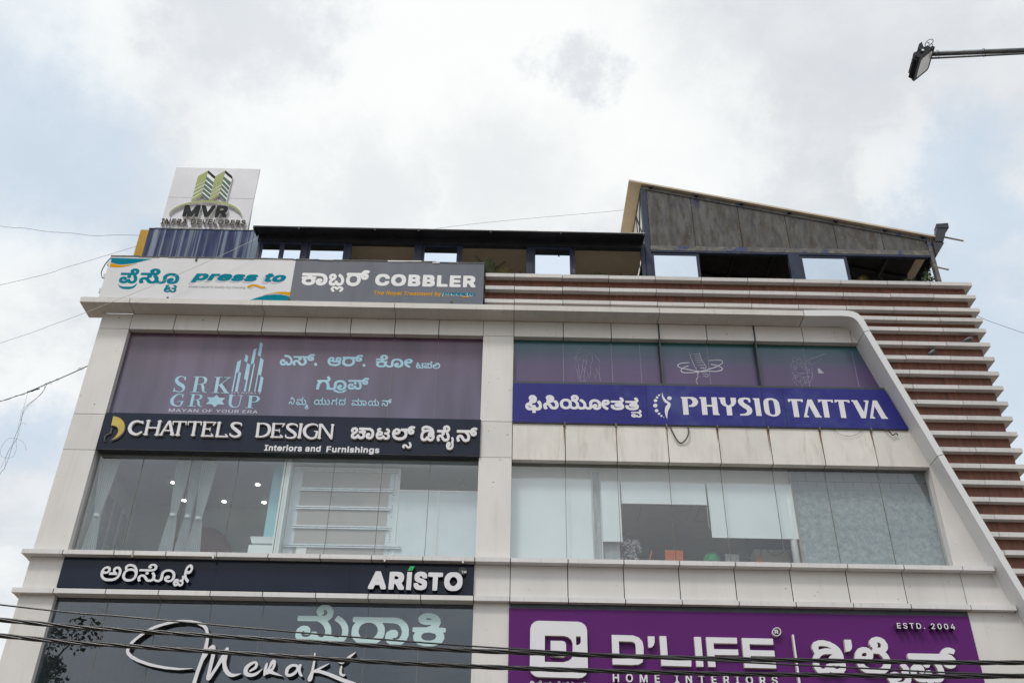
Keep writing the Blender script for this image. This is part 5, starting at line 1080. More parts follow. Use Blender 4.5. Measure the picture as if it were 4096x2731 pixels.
  '-3374 11893 -7 1 -2 8 0 132 2 8 23 2 9 -3 2 -33 17 3 20 -1 15 -5 10 -9 7 -26 0 -68 -3 -8 -30 0 -2 72 -8 12 -9 3 -10 -5 -8 -11 -1 -71',
  '-3245 11893 -8 1 -1 8 0 99 2 8 18 2 12 -2 2 -8 0 -99 -2 -8|-3240 12011 -14 5 -4 12 2 12 7 7 23 0 8 -6 0 -21 -8 -7',
  '-3187 11893 -8 1 -1 8 1 106 22 2 11 -4 18 5 13 0 20 -5 13 -12 5 -17 0 -83 -32 0 -1 72 -8 12 -10 3 -10 -5 -7 -11 -2 -71',
  '-3025 11853 -21 4 -14 8 -7 8 0 15 13 8 14 0 15 -12 14 -2 12 6 5 8 -23 -2 -20 2 -21 11 -10 15 -5 21 0 16 5 23 7 12 9 8 14 7 27 2 18 -5 10 4 22 -1 2 -116 -4 -17 -5 -8 -13 -10 -27 -6|-3017 11924 14 5 9 16 -3 22 -6 8 -11 6 -13 -5 -12 -18 0 -11 4 -10 7 -8',
  '-2898 11891 -21 4 -14 10 -6 13 0 13 21 5 8 -1 10 -11 7 -3 11 1 7 6 -11 7 -33 8 -11 7 -7 18 2 18 5 11 17 11 18 3 29 -2 12 -6 7 -7 5 -10 0 -13 -21 -5 -8 1 -9 10 -7 3 -8 -2 -5 -6 7 -5 27 -6 15 -7 10 -11 3 -13 -2 -14 -6 -13 -12 -9 -25 -6',
 ],
 'physio_kannada': [
  '602 13010 -14 17 2 56 -77 -5 -23 7 -43 32 -21 47 0 50 16 37 21 23 50 18 -1 22 20 31 -28 44 3 50 29 37 30 14 50 0 27 -10 35 -34 17 -42 -1 -62 -23 -47 -37 -23 -55 -5 12 -22 2 -32 15 9 44 -1 9 -7 19 -47 22 -11 22 5 11 15 4 38 -10 34 -22 35 -7 25 10 15 36 24 19 -5 26 -38 24 -78 -6 -75 -15 -31 -21 -23 -39 -19 -65 2 2 -53 -6 -13|527 13158 30 -1 16 7 8 12 -21 -4 -35 7 -7 13 2 22 -7 1 -12 -14 0 -21 11 -16|580 13407 27 4 -20 7 -9 -4',
  '879 13112 -13 9 -21 44 -4 64 13 29 19 22 47 22 -12 23 21 38 -26 35 0 46 22 31 27 17 28 6 45 -3 34 -17 21 -21 13 -24 7 -24 -6 -64 28 16 25 -3 25 -30 18 -35 10 -35 0 -52 -10 -35 -31 -40 -34 -16 -60 -3 -46 19 -21 21 -44 65 -20 10 -13 -7 -4 -17 24 -53 0 -14 -13 -13 -31 -11|1084 13185 20 2 10 10 7 17 0 29 -13 35 -28 37 -49 -23 -39 -5 30 -31 38 -56|981 13418 17 -1 9 7 -27 4',
  '1335 13125 -61 28 -20 23 -17 32 -9 31 0 56 20 52 40 41 50 19 62 0 22 -6 32 -17 32 -33 2 38 12 14 -15 29 3 34 26 33 33 15 53 1 20 -6 37 -30 12 -26 3 -42 -15 -37 -28 -24 25 -32 17 -37 4 -63 23 -19 25 -9 20 1 17 9 11 18 4 26 -9 35 -15 24 -68 52 0 11 17 29 15 14 11 0 39 -21 47 -45 29 -56 4 -74 15 -14 22 -9 21 4 8 21 -5 85 9 37 19 29 20 18 26 14 30 9 62 0 53 -19 40 -38 19 -40 8 -39 4 55 17 37 22 24 32 16 73 0 32 -21 13 -24 3 -34 -16 -40 -38 -27 -61 -7 27 -36 48 -27 6 -8 -5 -24 -12 -20 -14 -10 -25 5 -60 43 -22 29 -22 53 -7 -55 -17 -35 -34 -29 -34 -12 -50 0 -30 12 -23 18 -16 32 -16 -29 -18 -17 -39 -16 -59 4 -39 22 -41 -22 -65 -4 -22 6 -39 22 -45 -24 -64 -4 -39 14 -30 19 -56 -29|2068 13189 26 2 20 22 7 47 -9 35 -18 27 -25 15 -56 0 -21 -13 -10 -19 -4 -42 5 -26 15 26 32 19 33 1 17 -6 20 -25 1 -26 -20 -26 -22 -6|1354 13192 23 -2 32 12 17 19 8 26 0 40 -11 29 -18 16 -25 9 -28 -1 -26 -11 -14 -13 -11 -29 0 -43 11 -29 23 -19|1549 13192 32 2 15 14 9 29 -9 39 -15 25 -20 18 -22 13 -47 10 15 -50 -3 -74 24 -19|2274 13316 33 2 9 13 -4 11 -12 4 -12 -4 -16 -16 -3 -8|1568 13405 21 5 10 14 -1 17 -23 13 -5 -1 4 -35',
  '2524 13131 -67 19 -34 27 -15 31 0 42 7 11 21 5 44 -8 6 -10 -3 -19 7 -17 16 -12 21 -7 75 0 29 10 10 13 -39 -10 -45 0 -42 15 -22 32 3 31 24 26 43 12 -139 1 -13 11 0 35 16 11 157 0 51 5 8 8 -4 14 -26 31 0 12 28 20 27 4 32 -26 18 -36 -3 -48 -15 -19 -21 -14 13 -40 26 -41 -3 -54 -27 -36 -47 -22 -39 -8',
  '2863 13133 -67 19 -34 27 -16 31 0 43 8 10 21 5 44 -8 6 -10 -3 -19 7 -16 16 -13 21 -7 76 0 28 10 11 13 -39 -9 -46 0 -42 14 -22 32 3 31 24 26 43 12 -139 2 -13 10 0 36 16 10 158 0 51 5 8 8 -4 15 -26 30 0 12 28 20 28 5 31 -27 19 -36 -4 -47 -15 -19 -21 -14 13 -41 27 -40 -4 -55 -27 -35 -47 -23 -39 -7',
  '2921 12943 -30 11 -21 21 -2 31 10 15 13 11 28 7 30 -3 19 -12 5 -20 9 4 28 0 6 -4 9 -19 17 -7 13 2 8 7 2 19 -4 12 -12 17 -16 12 -26 10 -131 1 -8 7 2 23 8 3 153 0 31 3 3 11 -18 21 0 7 25 14 13 -1 17 -16 12 -24 0 -14 -8 -17 -23 -14 19 -21 10 -22 2 -28 -10 -24 -19 -15 -23 -8 -35 0 -19 6 -11 8 -37 -14|2931 12979 20 0 10 3 5 5 -13 -2 -23 3 -4 6 1 10 -4 1 -8 -6 0 -10 7 -7',
 ],
 'physio_figure': [
  '3625 13607 -8 -37 -5 -36 2 -27 5 -26 8 -27 10 -30 13 -31 16 -27 24 -19 27 -16 15 -16 -7 -17 -19 -18 -17 -19 -11 -22 -9 -24 -8 -25 -5 -27 -4 -29 0 -32 3 -40 7 -44 7 -38 9 -28 10 -21 7 -15 1 -9 -1 -1 0 10 3 31 4 44 6 42 7 37 8 35 11 34 14 31 17 29 14 29 11 28 9 28 4 23 -1 18 -5 13 -9 13 -14 14 -18 14 -19 16 -19 18 -20 20 -18 23 -15 27 -14 30 -10 31 -6 33 -2 33 -1 23 0 11 1 0 -1 -11',
  '3836 13489 -7 13 -11 11 -14 7 -16 2 -16 -3 -15 -7 -13 -11 -8 -15 -4 -15 2 -15 6 -14 11 -11 14 -7 16 -2 16 3 15 7 13 12 8 14 4 15',
  '3601 13592 -2 3 -3 1 -5 0 -3 -2 -3 -3 -1 -4 0 -3 3 -4 3 -1 4 0 4 2 3 3 1 4',
  '3570 13559 -6 8 -10 5 -11 0 -10 -6 -8 -8 -3 -11 2 -11 6 -9 10 -4 11 0 10 5 7 9 4 11',
  '3527 13501 -8 10 -12 6 -14 0 -12 -6 -10 -11 -4 -13 3 -14 7 -10 12 -6 14 1 13 6 9 11 4 13',
  '3496 13422 -11 15 -17 8 -19 -1 -18 -9 -13 -15 -5 -18 3 -19 11 -14 16 -8 20 0 17 9 13 15 6 19',
  '3488 13291 -13 18 -20 9 -22 0 -21 -11 -15 -18 -7 -22 4 -22 12 -18 20 -9 23 0 20 10 16 19 6 22',
  '3503 13152 -10 14 -17 8 -19 0 -18 -9 -13 -15 -5 -18 3 -18 11 -15 16 -7 19 0 18 9 13 14 5 19',
  '3543 13065 -8 10 -12 6 -13 0 -13 -6 -9 -11 -4 -13 2 -13 8 -10 12 -5 13 0 13 6 9 10 4 13',
  '3589 13006 -6 9 -10 4 -12 0 -10 -5 -8 -9 -4 -10 2 -11 7 -8 10 -5 11 1 11 5 8 8 3 11',
  '3626 12965 -3 3 -4 2 -5 0 -4 -2 -3 -4 -2 -4 1 -5 3 -3 4 -2 5 0 4 2 3 4 2 4',
 ],
 'physio_latin': [
  '4053 13479 16 -7 8 -23 1 -410 124 2 0 430 60 2 43 -34 14 -59 -10 -37 -42 -46 -46 -1 -3 -44 115 2 75 46 36 68 2 45 -41 73 -74 33 -281 -6',
  '4485 13485 23 -4 8 -22 -1 -414 123 3 1 220 128 -1 -5 -218 153 -3 5 27 -24 10 -6 29 -1 412 -125 -3 -1 -205 -125 -3 3 209 -158 -4',
  '4932 13491 28 -10 7 -27 7 -82 45 -66 69 -35 -1 -228 122 3 3 228 57 27 45 56 20 68 2 95 -125 -2 3 -133 -19 -53 -48 -26 -42 22 -17 47 -2 146 -155 -4',
  '5671 13499 -48 25 -90 7 -106 -22 -44 -46 -6 -60 30 -73 81 -77 65 -46 11 -36 -20 -45 -49 -30 -103 -10 -2 -39 177 3 81 42 36 66 -5 81 -56 73 -95 65 -27 44 12 45 47 19 55 -24 13 -57 42 -2',
  '5734 13486 22 -10 7 -20 1 -410 122 -2 -2 473 -152 0',
  '6144 13038 -24 3 -33 10 -33 13 -24 13 -21 16 -18 20 -12 18 -8 21 -4 36 -2 63 1 81 4 93 4 15 9 15 11 18 16 18 26 17 30 11 36 7 39 3 39 -4 39 -8 33 -12 28 -17 20 -18 15 -22 11 -26 5 -27 6 -93 1 -66 -3 -57 -5 -33 -9 -22 -30 -38 -21 -18 -24 -14 -30 -11 -33 -5|6137 13083 16 -2 15 1 12 5 21 15 9 14 4 33 0 171 -6 114 -5 15 -17 18 -18 10 -15 3 -15 0 -12 -3 -27 -16 -8 -9 -7 -36 -2 -81 1 -108 3 -84 7 -33 30 -21',
  '6550 13436 36 -2 17 26 33 5 -2 -433 122 0 2 431 84 -1 16 -24 38 -2 2 78 -346 -3',
  '6859 13034 117 0 2 27 -27 15 -10 21 81 256 105 -319 141 0 3 29 -25 19 -136 431 -100 -3',
  '7254 13444 34 -2 17 28 36 6 -5 -439 122 -2 7 436 81 -1 15 -30 38 -3 2 77 -347 0',
  '7639 13445 35 -4 21 31 29 2 -3 -440 121 -1 9 442 83 -4 12 -27 41 -3 0 74 -345 0',
  '8031 13488 15 -4 22 -22 122 -425 100 -3 151 478 -118 3 -1 -25 30 -14 9 -23 -81 -256 -106 316 -142 3',
  '8386 13035 117 -2 5 29 -29 13 -11 26 82 267 106 -336 144 0 2 29 -28 17 -138 438 -97 1',
 ],
 'aristo_latin': [
  '-2753 8731 -30 6 0 49 125 321 7 6 29 3 72 -3 131 -322 0 -54 -32 -7 -67 4 -38 87 -87 1 -36 -88|-2608 8918 15 0 -6 19',
  '-2331 8727 -30 5 -4 28 4 344 33 7 144 0 67 -14 35 -27 20 -38 5 -62 -6 -40 -12 -27 -27 -27 54 -92 0 -51 -34 -6 -73 3 -73 122 -24 1 -8 -120|-2255 8951 47 -1 18 6 21 22 -6 19 -36 19 -44 0',
  '-2001 8730 102 -2 -1 382 -100 1',
  '-1735 8729 -53 10 -42 31 -20 48 1 54 28 7 58 -3 11 -28 14 -14 21 -9 27 9 16 19 -23 17 -86 28 -42 31 -12 21 -5 27 2 68 15 35 37 30 60 14 56 -3 43 -14 33 -30 13 -32 0 -60 -29 -6 -55 3 -20 34 -23 11 -20 -6 -15 -17 30 -19 78 -26 44 -33 15 -38 0 -72 -16 -42 -33 -29 -45 -14',
  '-1430 8723 -27 5 -4 29 -1 258 -96 5 -6 30 3 54 31 7 269 -3 7 -31 -6 -57 -98 -8 -3 -283',
  '-1053 8722 -56 8 -32 14 -34 26 -23 30 -18 41 -9 61 6 89 24 60 36 40 21 14 50 17 108 0 33 -9 39 -23 41 -50 15 -38 6 -45 -3 -93 -24 -67 -41 -44 -57 -26|-1035 8822 29 10 29 25 19 34 6 31 -3 24 -19 40 -20 22 -38 17 -33 -12 -25 -20 -26 -58 3 -38 18 -36 27 -26',
 ],
 'aristo_green': [
  '-1996 9139 97 -2 50 100 -99 0',
 ],
 'aristo_tm': [
  '-861 9106 -1 1 0 42 -15 0 -1 2 1 6 1 1 38 0 1 -2 0 -5 -1 -2 -14 0 0 -42 -2 -1',
  '-828 9106 -1 1 0 50 11 1 1 -2 15 -35 14 36 1 1 10 -1 0 -51 -7 0 -2 1 0 30 -12 -30 -1 -1 -7 0 -2 2 -11 29 -1 -30 -1 -1',
 ],
 'aristo_kannada': [
  '-8149 8797 -41 6 -60 26 -54 56 -23 71 3 61 14 38 28 36 42 23 38 4 39 -14 25 -29 7 -23 0 -26 -10 -29 -32 -32 -26 -10 -35 -4 -34 8 5 -32 22 -36 36 -23 47 -14 85 0 60 17 39 33 20 65 -11 70 -26 24 -28 0 -14 -20 0 -20 9 -16 47 -32 0 -32 -7 -11 -158 0 -8 11 0 35 11 8 72 2 -16 29 -4 35 14 34 25 22 51 10 41 -13 42 -46 13 -42 0 -68 -23 -67 -35 -41 -41 -25 -60 -16|-8248 9004 30 -2 25 11 8 17 -6 29 -11 7 -22 1 -22 -10 -11 -11 -11 -32',
  '-7740 8795 -59 18 -42 36 -18 29 -10 41 4 56 12 30 23 29 -23 50 7 44 38 36 47 12 31 0 49 -12 36 -21 31 -30 31 -47 13 -38 9 -65 -3 -52 -10 -33 -38 -51 -50 -26|-7744 8849 70 2 32 18 18 30 7 26 -4 44 -16 34 -28 20 -34 9 -59 -6 -36 -24 -15 -27 -4 -59 7 -20 25 -32|-7641 9060 5 0 -3 9 -29 31 -47 23 -59 0 -23 -19 0 -26 7 -12 57 16 34 0 37 -9',
  '-7510 8797 -27 40 -7 49 20 39 21 18 29 11 37 0 30 -9 35 -30 53 -63 16 -6 46 6 14 21 4 36 -10 33 -34 44 36 26 26 -16 31 -46 7 -22 1 -55 27 -21 20 -6 36 1 17 12 5 136 29 41 47 29 40 9 49 0 52 -15 50 -35 30 -54 7 -72 -10 -37 -18 -26 -23 -19 -39 -16 -39 -4 -33 6 -26 14 -28 29 -7 22 7 42 41 31 42 0 24 -23 0 -22 -19 -20 -18 -4 -24 7 10 -25 18 -9 36 -1 21 7 12 11 14 34 0 47 -7 25 -27 39 -36 17 -53 4 -39 -12 -21 -20 -10 -36 6 -64 -4 -39 -16 -28 -41 -26 -32 -6 -33 4 -63 29 -23 -18 -29 -11 -59 0 -23 8 -28 20 -61 74 -36 5 -14 -7 -7 -27 10 -31 18 -25|-7378 8950 -24 17 -4 22 24 23 27 0 20 -14 4 -25 -21 -21|-7536 9022 -8 9 0 28 8 9 240 0 46 11 11 21 -4 28 -7 9 -30 9 -37 -10 22 -22 0 -14 -18 -14 -33 -3 -20 14 -7 17 4 31 30 29 23 10 53 4 26 -6 34 -23 16 -23 4 -50 -7 -19 -27 -26 -23 -11 -56 -9',
  '-6741 8714 -26 12 -23 34 -6 42 13 41 18 23 17 9 42 -3 14 -14 8 -18 0 -25 -7 -19 22 -2 17 -29 25 0 9 17 -6 17 -12 9 -31 2 -5 8 0 28 6 9 37 7 1 23 -11 47 5 7 31 8 12 -23 8 -36 -1 -34 -11 -22 16 -28 3 -16 -8 -42 -17 -20 -30 -12 -28 3 -24 19 -27 -19|-6737 8763 15 -1 12 8 4 11 -44 -4 2 -9|-6744 8821 13 -1 7 9 -14 1',
  '-6503 8790 -39 37 -34 51 -22 59 -9 57 4 77 18 61 31 41 35 18 32 -5 17 -14 21 -32 9 -41 -12 -65 -22 -33 -27 -17 -29 -4 -24 8 -4 -6 24 -74 61 -64 -18 -49|-6542 9046 25 -2 20 11 8 24 -4 38 -29 9 -20 -15 -16 -48',
 ],
 'meraki_latin': [
  '-6058 6678 -14 14 -2 24 51 360 59 324 16 240 -5 96 -19 72 -38 72 -48 44 -135 64 -81 18 -144 12 -216 -16 -204 -54 -203 -80 -169 -117 -108 -99 -51 -60 -44 -72 -15 -60 1 -36 12 -24 85 -69 132 -64 192 -63 180 -42 180 -29 300 -28 240 2 6 -7 -6 -4 -264 -29 -276 15 -312 52 -264 78 -145 68 -71 54 -36 42 -16 48 2 60 17 60 33 57 51 63 93 90 180 139 120 58 240 79 204 37 228 -1 156 -26 72 -24 76 -40 63 -60 49 -108 17 -96 8 -216 63 70 36 12 40 -22 20 -48 13 -156 -25 -354 77 162 121 324 19 36 23 15 24 -6 16 -33 -10 -252 19 -72 35 -67 48 -54 48 -30 72 -8 108 13 3 -10 -75 -40 -60 -20 -60 -4 -48 13 -57 39 -53 60 -31 60 -27 100 -12 9 -162 -337 -30 -22 -36 8 -18 26 -4 36 20 420 -9 120 -1 9 -12 -4 -109 -233 -45 -240 -24 -204 -26 -116 -24 -22',
  '-4951 6959 -39 3 -24 6 -33 17 -18 15 -15 19 -10 21 -6 39 2 30 5 24 11 24 15 21 37 35 36 25 24 12 39 13 21 3 18 0 15 -4 17 -9 19 -22 7 -17 3 -18 -1 -18 -4 -21 -8 -18 -15 -22 -18 -14 -20 -12 -64 -33 -12 1 -8 5 -5 12 4 13 69 56 12 14 10 19 5 21 -4 18 -8 5 -18 -7 -24 -15 -30 -26 -27 -29 -15 -23 -6 -22 1 -24 5 -15 9 -10 18 -12 33 -11 21 -2 27 3 30 10 40 19 101 63 6 0 2 -3 -64 -87 -19 -19 -21 -16 -21 -12 -39 -15 -42 -9',
  '-4679 6984 -9 6 -6 10 -7 93 3 39 6 36 13 42 13 24 5 4 12 0 6 -4 3 -6 4 -27 1 -24 -11 -86 30 62 27 99 9 21 18 22 15 8 12 2 21 -4 12 -7 9 -10 9 -20 6 -36 -1 -36 -5 -24 -19 -54 -17 -30 206 -96 -2 -5 -3 0 -138 23 -57 11 -63 15 -45 -23 -15 1 -12 8 -2 -18 -4 -10 -12 -7|-4584 7114 24 9 14 24 7 21 6 27 1 15 -3 15',
  '-4197 6975 -32 10 -22 15 -14 18 -11 30 -2 39 2 24 6 21 11 24 17 20 19 16 20 13 22 11 23 7 21 4 21 -1 60 -7 12 -6 18 -22 5 22 13 13 18 3 15 -7 7 -9 3 -12 -10 -66 3 -27 11 -33 14 -30 28 -39 1 -9 -4 -9 -8 -7 -12 -1 -30 17 -11 9 -12 15 -8 15 -20 49 -15 -27 -15 -19 -15 -16 -36 -26 -42 -18 -18 -4|-4204 7033 22 -2 33 8 33 17 23 19 19 28 14 38 -2 12 -12 17 -42 5 -18 -1 -21 -8 -27 -22 -18 -24 -9 -24 -4 -42 3 -15',
  '-2753 6763 -171 66 -202 62 -298 115 -135 42 -61 14 -91 1 -7 -104 -17 -49 -13 -13 -18 -7 -30 8 -14 18 -3 37 6 30 32 73 12 55 16 177 -1 159 7 6 12 2 12 -14 14 -147 -8 -181 171 90 116 49 4 -7 -4 -5 -74 -55 -102 -62 102 -24 147 -46 250 -93 207 -64 171 -66 21 -18 4 -12 -2 -18 -8 -12 -15 -10',
  '-3138 7000 -27 10 -18 11 -13 15 -11 27 -2 45 5 36 12 54 4 6 8 5 13 -2 6 -6 2 -6 -2 -84 4 -27 6 -18 13 -13 21 -11 6 -2 27 8 4 -3 4 -6 -2 -6 -14 -21 -10 -9 -15 -5',
  '-3187 7242 -12 2 -15 6 -39 21 -3 8 3 7 6 2 48 2 15 5 105 88 51 40 99 60 9 0 3 -3 0 -6 -45 -51 -57 -60 -69 -68 -43 -37 -14 -9 -18 -7',
 ],
 'meraki_kannada': [
  '-4047 7686 -85 37 -46 52 -18 49 6 109 22 38 65 51 50 12 74 -6 34 -16 41 -46 1 -82 -25 -34 -79 5 -13 13 -2 49 -14 8 -29 -14 -13 -27 1 -32 19 -30 28 -16 68 -6 45 17 30 40 8 44 18 13 85 -1 39 -85 51 -27 51 5 30 40 6 71 -12 49 -41 73 -68 59 -73 29 -384 0 -18 13 -1 77 14 18 434 4 -45 13 -37 57 0 49 18 44 64 56 39 12 108 -1 56 -26 58 -68 13 -49 -13 -104 -52 -63 -40 -24 75 -98 30 -104 1 -76 16 -16 64 -35 62 -5 48 23 29 60 -7 87 -34 71 -33 38 -106 71 0 22 47 73 34 0 79 -48 73 -72 53 -89 18 -76 -7 -126 -30 -67 -73 -65 -57 -18 -107 0 -56 18 -62 40 -40 -35 -51 -22 -107 -1 -51 18 -50 41 -85 -52|-3705 8244 47 -2 51 27 8 51 -23 33 -36 14 -32 -9 17 -21 1 -55',
  '-2807 7666 -72 17 -75 35 -63 54 -28 42 -21 62 0 118 14 50 46 74 -44 4 -15 12 -1 79 16 19 868 1 125 -35 107 -92 41 -95 7 -141 -41 -112 -81 -70 -79 -23 -144 7 -79 44 -42 58 -8 34 8 90 32 45 69 36 79 1 35 -14 32 -34 2 -68 -36 -41 -75 -15 15 -18 46 -13 79 23 43 87 0 73 -39 90 -63 47 -66 17 -230 6 -10 -8 38 -51 22 -67 0 -113 -15 -50 -40 -62 -58 -51 -88 -41 -66 -12|-2751 7786 76 4 79 32 41 54 21 73 -14 67 -40 57 -67 35 -53 12 -79 -6 -85 -40 -35 -46 -21 -74 14 -67 38 -56 69 -36',
  '-1584 7663 -123 33 -64 45 -25 34 -17 84 36 74 -56 21 -2 69 26 18 248 1 98 39 -1 13 -127 0 -78 24 -52 47 -9 69 24 42 62 44 68 17 120 0 105 -37 69 -71 17 -95 -39 -90 125 -3 25 -13 0 -74 -57 -21 27 -37 9 -74 -39 -79 -70 -49 -127 -33|-1543 7775 94 -2 86 34 23 63 -31 42 -123 29 -97 -17 -30 -15 -25 -34 0 -42 44 -42|-1550 8197 56 -1 45 17 -30 17 -60 5 -34 -22',
 ],
 'dlife_logo': [
  '1205 7020 -482 5 -67 15 -68 51 -29 58 -8 68 7 752 23 88 61 60 41 18 54 7 793 -5 75 -23 54 -40 30 -51 14 -67 -4 -753 -10 -68 -42 -61 -62 -43 -68 -14|1133 7318 79 0 108 32 63 50 18 74 7 210 -26 82 -62 54 -81 24 -387 0 -5 -519 5 -4|1475 7671 1 -6 41 2 37 24 19 48 -2 100 -88 0 -5 -5',
  '963 7434 240 -15 48 11 24 43 -1 202 -19 48 -47 18 -242 1',
 ],
 'dlife_latin': [
  '2428 7292 -237 3 5 587 429 -4 117 -41 66 -79 17 -126 -12 -198 -30 -86 -72 -44 -134 -14|2331 7415 268 -1 53 14 14 35 3 210 -17 56 -53 23 -265 5',
  '2922 7639 57 6 45 35 26 60 8 125 -137 1',
  '3158 7287 592 -6 8 128 -461 5 -4 460 -137 1',
  '3851 7282 140 0 0 589 -138 -1',
  '4087 7282 143 -1 0 237 478 2 5 113 -482 0 0 118 478 1 4 117 -621 1',
  '4802 7278 628 -4 5 123 -487 0 2 114 482 -3 2 116 -483 2 1 119 481 -2 4 120 -626 2',
  '5508 7916 -15 4 -15 8 -13 12 -10 15 -6 15 -3 15 1 15 4 21 7 15 11 17 12 13 15 12 18 9 18 6 18 2 15 -2 18 -5 12 -7 14 -12 8 -12 6 -15 4 -21 -1 -15 -4 -18 -8 -18 -10 -15 -27 -24 -18 -9 -18 -6|5515 7931 26 1 28 11 23 21 15 27 4 15 0 15 -6 24 -10 14 -21 15 -12 4 -18 1 -24 -5 -15 -8 -24 -21 -15 -27 -4 -15 0 -15 8 -27 17 -19 12 -7',
  '5495 7968 -1 78 47 0 14 -4 5 -3 5 -7 2 -16 -4 -10 -10 -8 17 -24 0 -6 -21 0 -19 27 -15 1 -1 -28|5514 8010 18 0 9 3 6 8 -5 7 -10 4 -18 -1',
  '5828 6890 42 1 3 1062 -34 0',
 ],
 'dlife_tag': [
  '2187 6957 -3 4 1 155 4 3 20 0 3 -3 1 -62 62 0 2 62 4 3 22 -1 2 -3 0 -155 -4 -3 -20 0 -4 3 0 66 -63 0 -2 -66 -3 -3',
  '2501 6955 -23 8 -22 20 -12 28 -2 38 6 28 10 19 10 11 21 12 26 3 15 -3 16 -7 16 -16 12 -26 4 -42 -6 -28 -9 -17 -13 -14 -20 -11|2502 6984 15 0 16 8 9 11 8 23 0 25 -6 20 -11 14 -18 8 -16 -1 -13 -8 -10 -13 -6 -19 -1 -17 5 -24 12 -18',
  '2717 6957 -3 4 2 156 29 2 5 -4 41 -110 40 111 4 3 29 -1 1 -159 -22 -2 -4 3 -1 95 -35 -95 -4 -3 -17 0 -6 8 -34 91 -1 -96 -4 -3',
  '3011 6957 -2 4 0 155 4 3 89 0 3 -4 0 -18 -3 -4 -65 -1 0 -39 60 -1 3 -4 0 -18 -4 -4 -59 0 0 -39 66 -3 3 -4 0 -20 -4 -3',
  '3408 6957 -3 4 1 22 25 4 0 104 -24 3 -2 22 4 3 72 0 3 -4 -1 -20 -25 -4 0 -104 24 -4 2 -23 -4 -3',
  '3620 6957 -3 4 1 155 3 3 24 0 4 -3 63 -105 1 105 3 3 21 -1 2 -3 0 -155 -4 -3 -22 0 -4 3 -64 107 0 -107 -4 -3',
  '3922 6957 -3 4 0 130 -42 2 -3 4 1 19 3 3 111 0 3 -4 0 -18 -3 -4 -42 -1 0 -131 -4 -4',
  '4129 6957 -3 4 0 155 4 3 89 0 3 -4 0 -18 -3 -4 -65 -1 1 -39 59 -1 3 -4 0 -18 -4 -4 -58 0 -1 -39 66 -3 3 -4 0 -20 -4 -3',
  '4364 6957 -3 4 0 155 4 3 63 0 18 -7 13 -12 6 -12 3 -30 -9 -23 -14 -13 28 -57 0 -5 -4 -3 -23 0 -31 58 -24 1 -2 -56 -4 -3|4389 7044 30 0 16 7 5 16 -5 17 -8 6 -10 3 -27 -1',
  '4599 6957 -3 4 1 22 25 4 0 104 -24 3 -2 22 4 3 72 0 2 -4 -1 -20 -24 -4 0 -104 24 -4 1 -23 -4 -3',
  '4862 6955 -24 8 -21 20 -12 28 -3 38 6 28 10 19 11 11 21 12 26 3 15 -3 15 -7 17 -16 12 -26 4 -42 -7 -28 -8 -17 -13 -14 -20 -11|4862 6984 16 0 16 8 9 11 7 23 0 25 -6 20 -10 14 -18 8 -17 -1 -13 -8 -9 -13 -6 -19 -2 -17 5 -24 12 -18',
  '5078 6957 -3 4 0 155 4 3 63 0 18 -7 14 -12 5 -12 3 -30 -9 -23 -14 -13 28 -57 0 -5 -3 -3 -24 0 -31 58 -24 1 -2 -56 -4 -3|5104 7044 29 0 16 7 6 16 -5 17 -9 6 -10 3 -27 -1',
  '5359 6955 -24 7 -15 14 -6 14 -1 14 3 3 21 0 11 -18 11 -6 14 -1 20 9 5 12 -2 7 -14 11 -34 10 -15 9 -15 18 -1 26 8 17 15 14 19 6 22 0 21 -7 15 -15 5 -12 1 -13 -3 -3 -21 0 -7 15 -5 4 -11 4 -13 0 -15 -8 -4 -8 0 -7 6 -8 7 -4 40 -13 13 -9 13 -18 2 -25 -8 -18 -13 -13 -18 -7',
 ],
 'dlife_estd': [
  '7982 8099 -3 4 1 108 72 1 1 -12 -3 -4 -51 -1 0 -30 47 0 3 -3 1 -11 -5 -4 -46 0 0 -29 52 -2 3 -4 -1 -12',
  '8137 8097 -12 2 -16 11 -7 13 0 8 16 1 5 -8 6 -7 9 -2 12 0 15 6 3 7 0 7 -9 8 -27 8 -18 9 -8 12 -2 10 4 15 8 8 18 8 17 1 18 -5 11 -9 6 -12 -1 -6 -15 -2 -10 14 -9 2 -13 0 -6 -2 -6 -4 -2 -4 0 -9 12 -8 24 -7 18 -9 8 -11 2 -15 -7 -16 -11 -9 -19 -5',
  '8271 8099 -3 4 -1 92 -31 1 -3 3 0 11 4 3 83 0 3 -4 -1 -12 -34 -2 0 -92 -3 -4',
  '8375 8099 -3 4 1 108 47 2 22 -8 15 -14 9 -23 0 -24 -3 -12 -7 -12 -12 -12 -13 -7 -14 -2|8392 8117 25 -1 11 3 11 9 4 7 4 17 -2 20 -7 13 -11 8 -16 3 -19 -1',
  '8525 8098 -8 5 -3 8 6 9 9 3 9 -6 2 -8 -5 -9',
  '8672 8099 -4 4 1 10 47 49 7 11 2 8 -2 8 -6 6 -17 2 -10 -8 -4 -11 -14 -1 -4 4 2 10 6 10 15 11 11 3 20 -3 8 -5 8 -7 5 -13 0 -12 -5 -13 -7 -9 -33 -36 44 -1 3 -4 0 -10 -4 -3',
  '8835 8097 -15 6 -11 11 -6 10 -3 15 -1 26 4 22 9 14 15 11 6 2 15 0 15 -7 11 -12 8 -23 1 -25 -5 -23 -8 -14 -16 -11|8835 8115 11 0 8 5 5 6 5 19 0 21 -4 17 -9 11 -6 3 -12 -1 -8 -7 -5 -11 -2 -12 0 -21 3 -14 6 -11',
